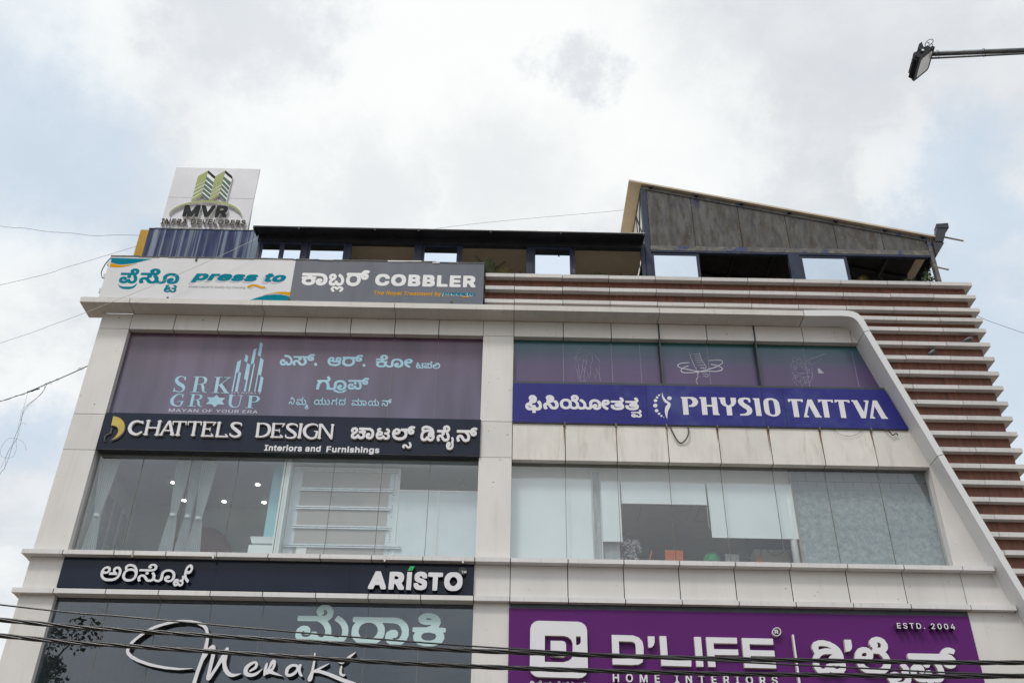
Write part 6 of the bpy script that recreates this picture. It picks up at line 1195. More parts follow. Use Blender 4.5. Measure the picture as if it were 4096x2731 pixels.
  '8969 8097 -15 6 -11 11 -6 10 -4 15 0 26 4 22 9 14 15 11 6 2 15 0 15 -7 11 -12 8 -23 1 -25 -5 -23 -8 -14 -16 -11|8969 8115 11 0 8 5 5 6 4 19 0 21 -3 17 -9 11 -7 3 -11 -1 -8 -7 -5 -11 -2 -12 0 -21 3 -14 6 -11',
  '9121 8099 -3 4 -1 18 -48 0 -4 4 0 9 3 6 42 70 4 3 12 0 2 -4 -41 -70 30 -1 1 31 3 3 12 0 4 -4 1 -29 11 -1 3 -4 -1 -12 -13 -1 -2 -21',
 ],
 'dlife_kannada': [
  '6322 7170 -58 20 -39 32 -30 50 -17 55 1 131 16 50 43 75 -39 96 11 75 38 52 105 41 94 5 136 -31 105 -60 63 -65 33 -63 22 -80 -6 -90 21 -66 0 -80 -17 -50 -62 -71 -80 -27 -47 0 -63 16 -52 38 -95 -48|6340 7287 29 -3 36 15 42 80 74 8 -19 56 12 65 25 30 52 30 -39 8 -120 -5 -53 -22 -39 -31 -25 -35 -17 -56 1 -90 12 -27|6617 7287 29 -3 34 13 25 35 -1 20 -79 -12 -68 19 11 -39|6624 7448 32 -2 7 12 -33 7|6331 7658 127 33 133 -7 -86 41 -105 11 -42 -6 -29 -16',
  '6865 7627 84 14 47 43 18 55 -1 131 -134 1',
  '7328 7184 -62 10 -96 36 -51 35 -46 54 -46 129 0 72 29 98 58 68 34 21 78 21 73 -6 51 -20 51 -58 4 46 18 26 -30 20 -23 52 1 36 30 58 39 31 84 26 45 0 62 -16 64 -43 40 -92 -5 -62 -18 -46 -47 -47 41 -56 29 -93 0 -46 -23 -88 -38 -62 -93 -68 -113 -32|7313 7309 161 4 45 15 56 46 25 53 0 62 -18 46 -44 52 -25 13 -101 6 -15 -81 -39 -51 -92 -39 -102 1 10 -34 47 -54|7190 7546 48 -3 30 13 12 21 -8 31 -18 7 -47 -7 -39 -47|7511 7721 58 3 25 17 6 52 -19 27 -61 4 17 -31 2 -31',
  '7790 6967 -94 24 -47 33 -39 74 6 57 33 51 37 24 57 17 58 -1 68 -28 17 -22 12 -45 -22 -49 -23 -18 -85 -22 70 -10 57 9 31 15 28 39 1 40 -55 86 44 44 1 29 -46 57 52 49 33 1 54 -42 27 -49 0 -49 -23 -44 34 -90 -12 -69 -33 -50 -47 -32 -89 -26|7734 7147 35 -1 12 13 -27 6',
  '8406 6933 -21 10 -7 19 -3 104 -62 -14 -88 7 -52 21 -51 49 -34 89 0 44 17 60 14 27 49 45 57 18 67 -7 36 -16 27 -29 17 -49 -6 -55 -17 -28 -62 -6 -27 18 -8 49 -27 2 -17 -24 -1 -38 28 -40 36 -12 62 7 33 29 27 71 75 8 27 -14 7 -43 31 -44 64 -13 37 40 1 87 -21 60 -48 77 5 18 38 31 -152 0 43 -38 5 -60 -27 -45 -67 -11 -42 32 -12 40 16 55 33 27 -305 9 -13 29 8 79 26 11 630 0 62 87 72 37 82 7 88 -33 12 -30 -43 -72 -67 15 -61 -8 87 -31 48 -62 11 -76 -31 -77 -38 -28 -52 -17 -67 6 -47 21 -36 38 -31 96 -55 -1 46 -82 27 -98 0 -82 -27 -87 -51 -60 -53 -23 -73 -7 -51 12 -5 -121 -26 -11|8879 7453 43 -1 1 28 -22 14 -41 -2',
 ],
 'dlife_small': [
  '580 6841 -10 4 -7 7 -5 17 0 24 2 9 8 14 -6 13 0 16 6 11 10 7 8 2 16 0 12 -3 8 -4 13 -10 12 -19 5 -16 -1 -19 4 -15 -1 -15 -4 -10 -7 -8 -7 -4 -11 -1 -9 2 -10 9 -11 -9|580 6860 7 -1 6 3 5 12 3 3 10 0 6 -14 6 -3 7 -1 6 3 3 7 0 8 -6 -4 -14 2 -8 7 -3 8 1 9 2 5 7 6 9 2 -11 5 -17 0 -16 -8 -7 -13 -3 -12 2 -18 2 -4|626 6889 5 1 3 3 -4 3 -5 0 -2 -4|580 6928 17 7 17 0 15 -6 -10 10 -9 5 -11 3 -10 0 -7 -2 -4 -3 -1 -7',
  '734 6843 -14 3 -9 5 -12 11 -4 7 -4 11 -2 12 2 23 7 12 10 9 17 2 9 -4 6 -8 2 -5 0 -12 -3 -8 -5 -6 -7 -5 -21 0 3 -12 9 -11 15 -5 18 1 13 5 7 9 2 7 1 13 -2 7 -10 13 -16 2 -2 14 3 3 13 0 11 3 2 4 0 10 -5 6 -4 1 -6 -2 4 -8 -1 -6 -5 -5 -8 0 -7 6 -2 10 5 11 8 8 7 2 15 -1 5 -3 7 -8 4 -11 0 -12 -2 -7 -8 -11 6 -10 3 -10 1 -19 -2 -9 -6 -12 -11 -11 -15 -7|714 6905 10 3 2 8 -3 5 -7 0 -7 -6 -3 -7',
  '872 6813 -2 4 0 21 -20 -4 -10 4 -10 8 -5 12 -1 11 2 9 3 6 9 9 16 1 7 -4 4 -6 0 -16 -4 -4 -9 2 -2 2 0 8 -6 1 -3 -2 -2 -6 4 -12 7 -3 12 1 5 4 5 15 11 0 3 -2 1 -8 5 -8 5 -2 7 0 5 6 2 13 -2 12 -9 17 10 10 -83 1 -3 3 1 14 2 1 101 0 5 10 6 7 8 5 18 1 9 -5 2 -4 -7 -11 -8 3 -9 0 -6 -5 14 -3 9 -9 3 -8 0 -10 -4 -9 -6 -6 -5 -2 -13 0 -6 3 -7 8 -4 16 -14 0 9 -13 5 -18 0 -19 -5 -14 -7 -8 -7 -4 -10 -2 -12 4 0 -23 -2 -2|873 6885 -6 7 0 10 6 7 8 0 6 -6 0 -9 -5 -8|948 6902 4 -1 4 2 -1 8 -3 2 -9 -1 2 -8',
  '1072 6842 -13 3 -11 10 -4 16 1 11 4 11 11 9 11 3 8 0 10 -3 1 2 -5 6 -7 4 -32 0 -2 3 0 12 3 2 76 0 8 2 4 2 2 5 0 7 -4 6 -7 2 -6 -3 4 -5 0 -6 -2 -4 -4 -3 -8 0 -6 5 -2 6 0 7 3 8 10 8 6 2 12 0 8 -3 8 -8 4 -7 1 -14 -4 -11 -6 -7 -8 -4 -11 -2 -21 0 -1 -1 4 -12 8 3 13 1 12 -4 7 -6 5 -9 2 -8 0 -9 -4 -12 -8 -10 -11 -5 -18 1 -7 3 -7 7 -13 -10|1071 6859 9 0 8 5 3 6 0 6 -6 10 -13 2 -8 -5 -3 -7 1 -9 3 -5|1117 6859 9 0 8 5 3 6 0 6 -1 5 -5 5 -12 2 -9 -5 -3 -7 1 -9 3 -5',
  '1231 6844 -15 4 -7 4 -7 8 -3 6 -3 11 1 12 3 3 10 -2 2 -2 0 -10 3 -7 9 -7 20 -1 6 2 9 7 1 10 -10 -6 -16 -1 -8 3 -5 7 -2 5 1 12 6 8 8 4 15 0 0 2 -6 4 -44 0 -2 3 1 13 2 2 75 0 11 16 9 5 17 1 10 -5 1 -4 -6 -10 -17 2 -7 -5 14 -2 10 -10 2 -6 0 -12 -3 -7 -5 -5 -6 -3 -13 0 -7 4 -5 6 -5 16 -10 0 2 -16 5 -7 3 -10 0 -12 -4 -13 -5 -6 -12 -8 -14 -3|1237 6892 8 0 5 5 -12 1 -3 -3|1296 6909 7 1 0 6 -4 4 -8 -1 0 -5',
  '1389 6846 -14 5 -8 11 -3 10 0 9 4 13 -5 0 -2 2 0 11 2 4 25 0 6 3 4 6 0 3 -11 -2 -7 2 -5 5 -3 8 0 13 6 8 8 5 9 0 7 -3 8 -10 4 -11 0 -14 -4 -13 13 -1 2 -3 0 -10 -2 -3 -5 0 4 -11 0 -12 -3 -11 -10 -10 -8 -3|1391 6864 11 1 5 6 2 10 -4 9 -7 4 -9 0 -8 -4 -2 -4 -2 -8 3 -8 5 -5|1388 6937 7 0 3 4 -6 5 -5 -1 -2 -6',
  '1518 6850 -6 11 -3 17 3 11 10 10 4 2 13 0 4 -2 9 -9 12 -19 7 -4 6 0 5 3 2 10 0 7 -5 17 -12 13 -11 4 -44 0 -2 3 0 10 2 2 89 1 11 16 10 5 16 0 8 -3 3 -3 0 -3 -7 -9 -13 3 -10 -5 16 -4 6 -6 3 -6 1 -9 -2 -7 -5 -7 -5 -3 -17 0 -7 4 -5 7 -4 14 -15 0 7 -9 5 -10 4 -15 -3 -20 -9 -12 -10 -5 -16 1 -12 10 -13 22 -7 2 -5 -4 -1 -8 7 -17|1623 6910 6 2 0 6 -4 2 -9 1 2 -7',
 ],
 'board_print': [
  '-4489 10807 3 7 7 6 7 3 12 0 7 -2 8 -7 2 -3 1 -5 0 -8 -3 -7 -2 -3 -6 -4 -5 0 0 6 6 4 3 5 1 3 -2 7 -5 4 -6 3 -9 0 -4 -2 -6 -4 -2 -4 -1 -5 3 -7 3 -2 6 -2 0 11 5 0 1 0 0 -18 -8 0 -7 2 -6 6 -3 6',
  '-4501 10776 5 -1 2 -6 2 -2 4 -1 32 12 2 0 0 -5 -1 -2 -24 -8 0 -1 24 -9 1 -1 0 -6 -2 0 -41 16 -4 6',
  '-4501 10741 47 0 0 -6 -3 -1 3 -4 1 -2 -1 -10 -4 -5 -6 -3 -11 -1 -5 2 -6 4 -3 5 0 8 4 6 -16 0|-4483 10728 0 -5 1 -2 3 -3 6 -2 4 0 5 2 4 3 0 2 0 4 -1 3 -3 2 -6 2 -8 -1',
  '-4489 10703 35 0 0 -6 -2 -1 3 -6 0 -5 -7 0 -1 7 -2 3 -3 1 -23 1',
  '-4489 10670 3 6 5 3 5 2 11 0 5 -3 5 -4 2 -6 -1 -9 -2 -4 -6 -4 -5 -2 -9 0 -3 1 -6 3 -3 4 -1 4|-4483 10666 0 -4 2 -3 6 -3 7 0 5 2 2 3 2 3 -1 5 -3 3 -8 2 -4 0 -4 -2 -3 -3',
  '-4489 10633 3 5 5 4 5 2 11 0 5 -3 5 -4 2 -6 -1 -9 -2 -3 -2 -3 -4 -2 -1 0 -2 3 0 2 4 4 1 3 0 6 -5 4 -6 1 -4 0 -5 -2 -3 -4 0 -3 0 -3 2 -3 4 -3 -1 -4 -3 -1 -4 3 -3 4 -1 3',
  '-3265 10797 2 7 8 6 8 2 13 0 8 -2 8 -6 2 -3 1 -5 0 -8 -2 -6 -3 -3 -6 -4 -6 -1 0 6 7 4 3 5 1 4 -3 6 -4 4 -7 3 -10 0 -5 -2 -6 -3 -2 -5 -1 -5 3 -6 3 -3 7 -2 0 11 6 1 1 -1 -1 -17 -8 -1 -8 2 -7 6 -3 6',
  '-3279 10766 6 0 2 -6 2 -2 5 -1 34 12 2 0 1 -6 -1 -1 -26 -9 -1 0 27 -9 1 -1 0 -6 -3 0 -45 16 -4 5',
  '-3279 10732 51 0 0 -6 -3 -1 3 -4 1 -2 -1 -9 -4 -5 -7 -3 -11 -1 -6 1 -7 4 -3 6 0 7 4 6 -17 0|-3259 10719 0 -4 1 -2 3 -3 6 -2 5 0 6 2 3 3 1 2 0 3 -1 3 -3 2 -7 2 -8 -1',
  '-3265 10694 37 0 0 -6 -2 0 3 -6 0 -5 -7 -1 -1 8 -3 3 -3 1 -24 0',
  '-3266 10662 4 5 5 4 5 2 12 -1 6 -2 5 -4 2 -6 -1 -9 -2 -4 -7 -4 -4 -2 -10 0 -4 1 -6 3 -3 4 -2 4|-3259 10658 0 -4 2 -3 7 -3 7 0 5 2 3 3 1 3 0 5 -4 3 -8 2 -5 0 -4 -2 -3 -3',
  '-3266 10625 4 6 5 4 5 1 12 0 6 -3 5 -4 2 -6 -1 -8 -2 -4 -3 -3 -3 -1 -2 0 -1 2 -1 3 5 4 1 2 0 6 -6 4 -6 2 -5 -1 -5 -2 -3 -4 -1 -3 1 -2 2 -3 4 -3 -1 -5 -3 0 -5 2 -3 5 -1 2',
 ],
}

# line drawings on the films: (half width, points) in millimetres
LINES = {
 'F1': [(2.5, [(1792, 14971),(1697, 14867),(1616, 14718),(1588, 14635)]),(2.5, [(1820, 14861),(1679, 14775),(1629, 14590),(1647, 14545),(1706, 14610),(1754, 14694),(1833, 14741)]),(2.5, [(1843, 14824),(1867, 14871),(1914, 14881),(1966, 14818),(1941, 14753),(1841, 14751),(1819, 14796)]),(2.5, [(1836, 14723),(1825, 14594),(1798, 14448),(1779, 14285),(1753, 14159),(1735, 14043)]),(2.5, [(1918, 14743),(1906, 14596),(1870, 14405),(1843, 14260),(1824, 14116),(1845, 14045)]),(2.5, [(1983, 14855),(2041, 14728),(2040, 14599),(1994, 14471)]),(2.5, [(2037, 14847),(2125, 14729),(2206, 14603),(2222, 14530)]),(2.5, [(1604, 14498),(1625, 14408),(1668, 14292)]),(2.5, [(1697, 14519),(1698, 14410),(1675, 14265),(1677, 14175),(1707, 13997)]),(2.5, [(1990, 14462),(1994, 14335),(1979, 14218),(1952, 14092)]),(2.5, [(2194, 14484),(2201, 14367),(2192, 14223),(2204, 14115),(2216, 14027)]),(2.5, [(1735, 14043),(1783, 14008),(1845, 14036),(1851, 13992),(1797, 13968),(1753, 13998)]),(2.5, [(1708, 14356),(1730, 14311),(1712, 14221),(1719, 14158),(1702, 14086)]),(2.5, [(1877, 14669),(1860, 14595),(1889, 14541)]),(2.5, [(1847, 14395),(1822, 14331),(1843, 14278)]),(2.5, [(1904, 14252),(1932, 14190),(1884, 14108),(1913, 14046)]),(2.5, [(2070, 14220),(2114, 14167),(2074, 14095),(2126, 14060)]),(2.5, [(2114, 14392),(2158, 14330),(2133, 14275),(2177, 14213)]),(2.5, [(1616, 14681),(1630, 14627)]),(2.5, [(1679, 14747),(1660, 14609)]),(2.5, [(1753, 14629),(1783, 14593)]),],
 'F2': [(3.7, [(4407, 14869),(4426, 14800),(4425, 14741),(4448, 14683),(4452, 14634),(4475, 14567),(4491, 14509),(4511, 14461),(4537, 14433),(4521, 14394),(4546, 14308),(4578, 14299),(4534, 14259),(4562, 14212),(4507, 14144),(4531, 14135),(4494, 14087),(4513, 14030),(4520, 13969)]),(3.7, [(4641, 14904),(4662, 14776),(4699, 14640),(4741, 14563),(4764, 14505),(4790, 14467)]),(3.7, [(4500, 14846),(4644, 14850)]),(3.7, [(4516, 14792),(4660, 14791)]),(3.7, [(4535, 14734),(4675, 14732)]),(3.7, [(4530, 14680),(4690, 14669)]),(3.7, [(4540, 14607),(4705, 14611)]),(3.7, [(4574, 14530),(4738, 14529)]),(3.7, [(4626, 14464),(4772, 14457)]),(3.7, [(4632, 14440),(4770, 14438)]),(3.7, [(4658, 14286),(4787, 14275),(4781, 14212),(4677, 14229)]),(8.0, [(4375, 14599),(4202, 14580),(4099, 14529),(4103, 14481),(4181, 14434),(4350, 14399),(4550, 14356),(4713, 14350),(4812, 14362),(4992, 14361),(5109, 14388),(5159, 14437),(5127, 14485),(5010, 14540),(4889, 14562)]),(8.0, [(4347, 14506),(4223, 14445),(4160, 14376),(4188, 14319),(4302, 14307),(4507, 14326),(4716, 14379),(4885, 14440),(5056, 14512),(5172, 14602),(5178, 14661),(5107, 14688),(4991, 14681),(4849, 14663)]),],
 'F3': [(2.5, [(6887, 14786),(6970, 14824),(7075, 14804),(6967, 14696),(6891, 14703),(6887, 14786)]),(2.5, [(6891, 14703),(6830, 14601),(6818, 14519),(6832, 14456),(6915, 14449),(6969, 14550),(6959, 14641),(6891, 14703)]),(2.5, [(7000, 14715),(7117, 14772),(7144, 14645),(7171, 14518),(7263, 14466),(7265, 14429),(7174, 14436),(7079, 14516),(7031, 14606),(6979, 14678)]),(2.5, [(7183, 14746),(7399, 14797),(7690, 14924)]),(2.5, [(7198, 14692),(7356, 14769),(7731, 14934)]),(2.5, [(7144, 14645),(7331, 14603),(7611, 14770)]),(2.5, [(6813, 14374),(6892, 14394),(6993, 14351),(7102, 14362),(7294, 14367),(7300, 14304)]),(2.5, [(6813, 14374),(6890, 14277),(6940, 14305),(7099, 14344)]),(2.5, [(6890, 14277),(6872, 14205),(7000, 14038),(7015, 13985)]),(2.5, [(6810, 14194),(6871, 14089),(6909, 13983)]),(2.5, [(7300, 14304),(7227, 14132),(7175, 13989)]),(2.5, [(7346, 14531),(7309, 14467),(7323, 14358),(7280, 14178)]),(2.5, [(6872, 14205),(6967, 14278),(7084, 14245),(6977, 14135),(7100, 14094),(7083, 14236),(7228, 14284),(7100, 14094),(7218, 14123)]),(2.5, [(6977, 14135),(7015, 13985),(7100, 14094),(7122, 13988)]),(2.5, [(6866, 14638),(6933, 14567),(6863, 14511),(6935, 14476)]),(2.5, [(6915, 14768),(7006, 14752),(6965, 14787)]),(2.5, [(7079, 14726),(7113, 14644),(7051, 14643),(7118, 14571),(7094, 14516)]),(2.5, [(6841, 14357),(6860, 14276),(6818, 14194)]),(2.5, [(7250, 14730),(7260, 14647),(7300, 14703),(7309, 14612)]),],
}


def contour(s):
    v = [int(t) for t in s.split()]
    pts, x, z = [], 0, 0
    for i in range(0, len(v), 2):
        x += v[i]
        z += v[i + 1]
        pts.append((x / 1000.0, z / 1000.0))
    return pts


def letter_faces(mb, s, y_front, y_back):
    """one letter: filled face at y_front, walls back to y_back"""
    loops = [contour(c) for c in s.split('|')]
    loops = [l for l in loops if len(l) > 2]
    flat = [p for l in loops for p in l]
    want = abs(sum(p[0] * q[1] - q[0] * p[1] for l in loops for p, q in zip(l, l[1:] + l[:1])))
    best = None
    for an in (0.0, 0.31, 0.83, 1.27):          # the fill is exact at most, not all, turns of the outline
        ca, sa = math.cos(an), math.sin(an)
        tr = tessellate_polygon([[Vector((p[0] * ca - p[1] * sa, p[0] * sa + p[1] * ca, 0)) for p in l] for l in loops])
        got = sum(abs((flat[b][0] - flat[a][0]) * (flat[c][1] - flat[a][1]) - (flat[c][0] - flat[a][0]) * (flat[b][1] - flat[a][1])) for a, b, c in tr)
        e = abs(got - want)
        if best is None or e < best[0]:
            best = (e, tr)
        if e < 0.005 * want:
            break
    tri = best[1]
    n = len(flat)
    fs = []
    for a, b, c in tri:
        ar = (flat[b][0] - flat[a][0]) * (flat[c][1] - flat[a][1]) - (flat[c][0] - flat[a][0]) * (flat[b][1] - flat[a][1])
        fs.append((a, b, c) if ar > 0 else (c, b, a))
    mb.add([(p[0], y_front, p[1]) for p in flat], fs, 0)
    k = 0
    for l in loops:
        m = len(l)
        vs = [(p[0], y_front, p[1]) for p in l] + [(p[0], y_back, p[1]) for p in l]
        mb.add(vs, [(i, i + m, (i + 1) % m + m, (i + 1) % m) for i in range(m)], 1)


def lettering(key, y_front, depth, mats, parent, name='lettering', each=None, label=None):
    """each=None: one mesh (print); each='letter': every letter a sub-part of an empty-free part"""
    if not isinstance(mats, (list, tuple)):
        mats = [mats, mats]
    if each is None:
        mb = MB()
        for s in LETTERS[key]:
            letter_faces(mb, s, y_front, y_front + depth)
        o = mb.build(name, mats, parent)
        if label:
            o['label'] = label
        return o
    out = []
    for s in LETTERS[key]:
        mb = MB()
        letter_faces(mb, s, y_front, y_front + depth)
        o = mb.build(each, mats, parent)
        if label:
            o['label'] = label
        out.append(o)
    return out


def panel_row(mb, xs, z0, z1, y0, y1, gap=0.019, mi=0):
    for a, b in zip(xs[:-1], xs[1:]):
        mb.box(a + gap / 2, b - gap / 2, y0, y1, z0, z1, mi)


rng = random.Random(3)


def wall_line(z):
    """x of the slanting edge where the wall meets the white band"""
    return 8.517 + 0.311 * (15.152 - z)


# ------------------------------------------------------------------ ground
g = MB().add([(-600, -600, 0), (600, -600, 0), (600, 600, 0), (-600, 600, 0)], [(0, 1, 2, 3)])
structure(g.build('ground', M['ground']))
g = MB().add([(-600, -17, 0.004), (600, -17, 0.004), (600, -7.5, 0.004), (-600, -7.5, 0.004)], [(0, 1, 2, 3)])
structure(g.build('road', M['asphalt']))
g = MB().box(-200, 200, -7.5, -7.3, 0, 0.13)
structure(g.build('kerb', M['core']))

# ------------------------------------------------------------------ the commercial building
XL = [-9.195, -8.13, -7.05, -5.994, -4.923, -3.838, -2.765, -1.692, -0.606]
XR = [0.137, 1.34, 2.509, 3.671, 4.838, 6.006, 7.187, 8.37]
B = thing('commercial_building', 'white panelled commercial building with purple and navy shop signs, glass fronts and slanting right edge', 'building', (0, 5, 0))

# load-bearing core, black behind the panel joints
mb = MB()
for x0, x1 in ((-9.905, -9.21), (-0.59, 0.12)):
    mb.box(x0, x1, 0.012, 0.25, 0, 15.59)
mb.box(-9.2, -0.6, 0.012, 0.16, 15.17, 15.59)
mb.prism([(0.13, 15.17), (8.48, 15.17), (8.43, 15.42), (8.33, 15.56), (8.1, 15.59), (0.13, 15.59)], 0.012, 0.16)
mb.prism([(0.13, 11.84), (wall_line(11.84) - .02, 11.84), (wall_line(12.76) - .02, 12.76), (0.13, 12.76)], 0.012, 0.16)
mb.prism([(0.13, 8.54), (wall_line(8.54) - .02, 8.54), (wall_line(9.34) - .02, 9.34), (0.13, 9.34)], 0.012, 0.16)
mb.box(-9.2, -0.6, 0.012, 0.16, 8.64, 9.34)
mb.box(-10.03, 10.2, -0.185, 0.1, 9.357, 9.434)
mb.box(-10.03, 10.5, -0.125, 0.1, 8.54, 8.622)
mb.box(-10.32, 7.13, -0.468, -0.02, 15.61, 15.735)
mb.build('joint_backing', M['joint'], B)

# pilasters
for x0, x1 in ((-9.92, -9.197), (-0.604, 0.13)):
    mb = MB()
    for z0, z1 in ((0.0, 4.2), (4.21, 8.527), (8.635, 9.342), (9.447, 11.868), (11.879, 12.785), (12.797, 15.153), (15.164, 15.597)):
        mb.box(x0, x1, 0.0, 0.27, z0, z1)
    mb.build('pilaster', M['panel'], B)

# panel band over the top windows
mb = MB()
panel_row(mb, XL, 15.16, 15.597, 0.0, 0.172)
mb.build('lintel_cladding', M['panel'], B)
mb = MB()
panel_row(mb, XR[:-1], 15.16, 15.597, 0.0, 0.172)
mb.prism([(7.193, 15.16), (8.362, 15.16), (8.362, 15.565), (8.31, 15.59), (8.15, 15.597), (7.193, 15.597)], 0.0, 0.172)
mb.prism([(8.374, 15.16), (8.515, 15.16), (8.445, 15.435), (8.374, 15.545)], 0.0, 0.172)
mb.build('lintel_cladding', M['panel'], B)
# spandrels
mb = MB()
panel_row(mb, XR, 11.833, 12.768, 0.0, 0.172)
mb.prism([(8.376, 11.833), (wall_line(11.833), 11.833), (wall_line(12.768), 12.768), (8.376, 12.768)], 0.0, 0.172)
mb.build('spandrel_cladding', M['panel_stained'], B)['label'] = 'rain stained white panels under the blue sign'
mb = MB()
panel_row(mb, XR, 8.635, 9.342, 0.0, 0.172)
mb.prism([(8.376, 8.635), (9.595, 8.635), (9.595, 9.342), (8.376, 9.342)], 0.0, 0.172)
mb.prism([(9.607, 8.635), (wall_line(8.635), 8.635), (wall_line(9.342), 9.342), (9.607, 9.342)], 0.0, 0.172)
mb.build('spandrel_cladding', M['panel'], B)
mb = MB()
mb.prism([(9.515, 9.447), (wall_line(9.447), 9.447), (wall_line(11.826), 11.826), (9.515, 11.826)], 0.0, 0.172)
mb.prism([(9.566, 5.0), (wall_line(5.0), 5.0), (wall_line(8.524), 8.524), (9.566, 8.524)], 0.0, 0.172)
mb.build('corner_cladding', M['panel'], B)
mb = MB().box(0.13, 9.55, -0.012, 0.1, 8.425, 8.526)
mb.build('dark_strip', M['frame_dark'], B)  # dark grey strip between the ledge and the purple sign
# ledges
mb = MB()
panel_row(mb, [-10.06] + XL, 9.347, 9.442, -0.2, 0.16)
mb.box(-10.06, -9.93, 0.16, 0.3, 9.347, 9.442)
panel_row(mb, [-0.606] + XR[:], 9.347, 9.442, -0.2, 0.16)
panel_row(mb, [8.37, 9.601], 9.347, 9.442, -0.2, 0.16)
mb.hull8([(9.606, -0.2, 9.347), (10.27, -0.2, 9.347), (10.32, 0.16, 9.347), (9.606, 0.16, 9.347)], [(9.606, -0.2, 9.442), (10.25, -0.2, 9.442), (10.30, 0.16, 9.442), (9.606, 0.16, 9.442)])
mb.build('window_ledge', M['ledge'], B)
mb = MB()
panel_row(mb, [-10.05] + XL, 8.53, 8.63, -0.14, 0.13)
mb.box(-10.05, -9.93, 0.13, 0.28, 8.53, 8.63)
panel_row(mb, [-0.606] + XR + [9.601], 8.53, 8.63, -0.14, 0.13)
mb.box(9.606, 10.53, -0.14, 0.13, 8.53, 8.63)
mb.build('window_ledge', M['ledge'], B)
# cornice
mb = MB()
cx = [-10.34, -9.142, -5.947, -2.756, 0.13, 3.647, 7.135]
for a, b in zip(cx[:-1], cx[1:]):
    mb.box(a + 0.006, b - 0.006, -0.48, -0.01, 15.60, 15.745)
mb.box(-10.334, -9.93, -0.01, 0.19, 15.60, 15.745)
mb.build('cornice', M['cornice'], B)
# slanting white band with the rounded shoulder
outer = [(7.147, 15.758), (7.476, 15.769), (7.78, 15.779), (8.082, 15.781), (8.18, 15.777), (8.257, 15.766), (8.33, 15.753), (8.40, 15.725), (8.455, 15.69), (8.498, 15.64), (8.535, 15.58), (8.564, 15.515), (8.60, 15.39), (8.648, 15.205)]
inner = [(7.147, 15.594), (7.577, 15.604), (7.882, 15.612), (8.02, 15.615), (8.131, 15.61), (8.225, 15.598), (8.298, 15.572), (8.34, 15.54), (8.375, 15.505), (8.402, 15.462), (8.43, 15.40), (8.455, 15.32), (8.48, 15.25), (8.497, 15.165)]


def band_o(z):
    return 8.650 + 0.311 * (15.184 - z)


def band_i(z):
    return 8.497 + 0.313 * (15.159 - z)


mb = MB()
for a, b, c, d in zip(outer[:-1], outer[1:], inner[1:], inner[:-1]):
    mb.hull8([(a[0], -0.48, a[1]), (d[0], -0.48, d[1]), (d[0], 0.171, d[1]), (a[0], 0.171, a[1])], [(b[0], -0.48, b[1]), (c[0], -0.48, c[1]), (c[0], 0.171, c[1]), (b[0], 0.171, b[1])])
for z0, z1 in ((15.148, 11.872), (11.858, 8.0), (7.99, 6.6)):
    k0, k1 = 0.045, 0.045
    mb.prism([(band_i(z0), z0), (band_o(z0 + k0), z0 + k0), (band_o(z1 + k1), z1 + k1), (band_i(z1), z1)], -0.48, 0.171)
mb.build('slanting_band', M['arch'], B, smooth=False)
mb = MB().prism([(band_i(15.2) + .012, 15.2), (band_o(15.2) - .012, 15.2), (band_o(6.7) - .012, 6.7), (band_i(6.7) + .012, 6.7)], -0.468, 0.16)
mb.build('joint_backing', M['joint'], B)

# red brown wall with its white fins
mb = MB()
mb.prism([(-0.6, 15.75), (7.1, 15.75), (8.3, 15.70), (8.58, 15.17), (11.24, 6.62), (11.24, 5.0), (11.43, 5.0), (11.43, 16.80), (-0.6, 16.80)], -0.1, 0.02)
mb.box(11.40, 11.43, 0.02, 8, 5.0, 16.80)
mb.build('wood_wall', M['wood'], B)
mb = MB().box(-9.9, -0.65, -0.12, 0.1, 15.75, 17.0)
mb.build('parapet', M['core'], B)
ztops = [16.885, 16.49, 16.09, 15.79, 15.478, 15.067, 14.661, 14.25, 13.853, 13.436, 13.036, 12.634, 12.22, 11.814, 11.414, 11.003, 10.596, 10.193, 9.788, 9.383, 8.98, 8.57, 8.17, 7.77, 7.37]
FJ = [-0.6, 0.134, 1.326, 2.489, 3.65, 4.805, 5.968, 7.126, 8.299, 9.472, 10.54, 11.585]
for zt in ztops:
    z0 = zt - 0.105
    if zt > 15.95:
        xs = FJ
    else:
        st = (8.5 if zt > 15.6 else band_o(zt) - 0.05)
        xs = [st] + [x for x in FJ if x > st + 0.05]
    mb = MB()
    for a, b in zip(xs[:-1], xs[1:]):
        if b == FJ[-1]:
            mb.hull8([(a + .005, -0.25, z0), (b, -0.25, z0), (11.432, -0.1, z0), (a + .005, -0.1, z0)], [(a + .005, -0.25, zt), (b, -0.25, zt), (11.432, -0.1, zt), (a + .005, -0.1, zt)])
            mb.hull8([(b, -0.244, z0), (b, 7.5, z0), (11.437, 7.5, z0), (11.437, -0.094, z0)], [(b, -0.244, zt), (b, 7.5, zt), (11.437, 7.5, zt), (11.437, -0.094, zt)])
        else:
            e0, e1, e2 = rng.uniform(-.004, .004), rng.uniform(-.004, .004), rng.uniform(-.006, .004)
            mb.hull8([(a + .007, -.25 + e2, z0 + e0), (b - .007, -.25 + e2, z0 + e1), (b - .007, -.1, z0 + e1), (a + .007, -.1, z0 + e0)], [(a + .007, -.25 + e2, zt + e0), (b - .007, -.25 + e2, zt + e1), (b - .007, -.1, zt + e1), (a + .007, -.1, zt + e0)])
        mb.box(a - 0.02, min(b + 0.02, 11.4), -0.235, -0.11, z0 + 0.012, zt - 0.012, 1)
    mb.build('fin', [M['fin'], M['joint']], B)

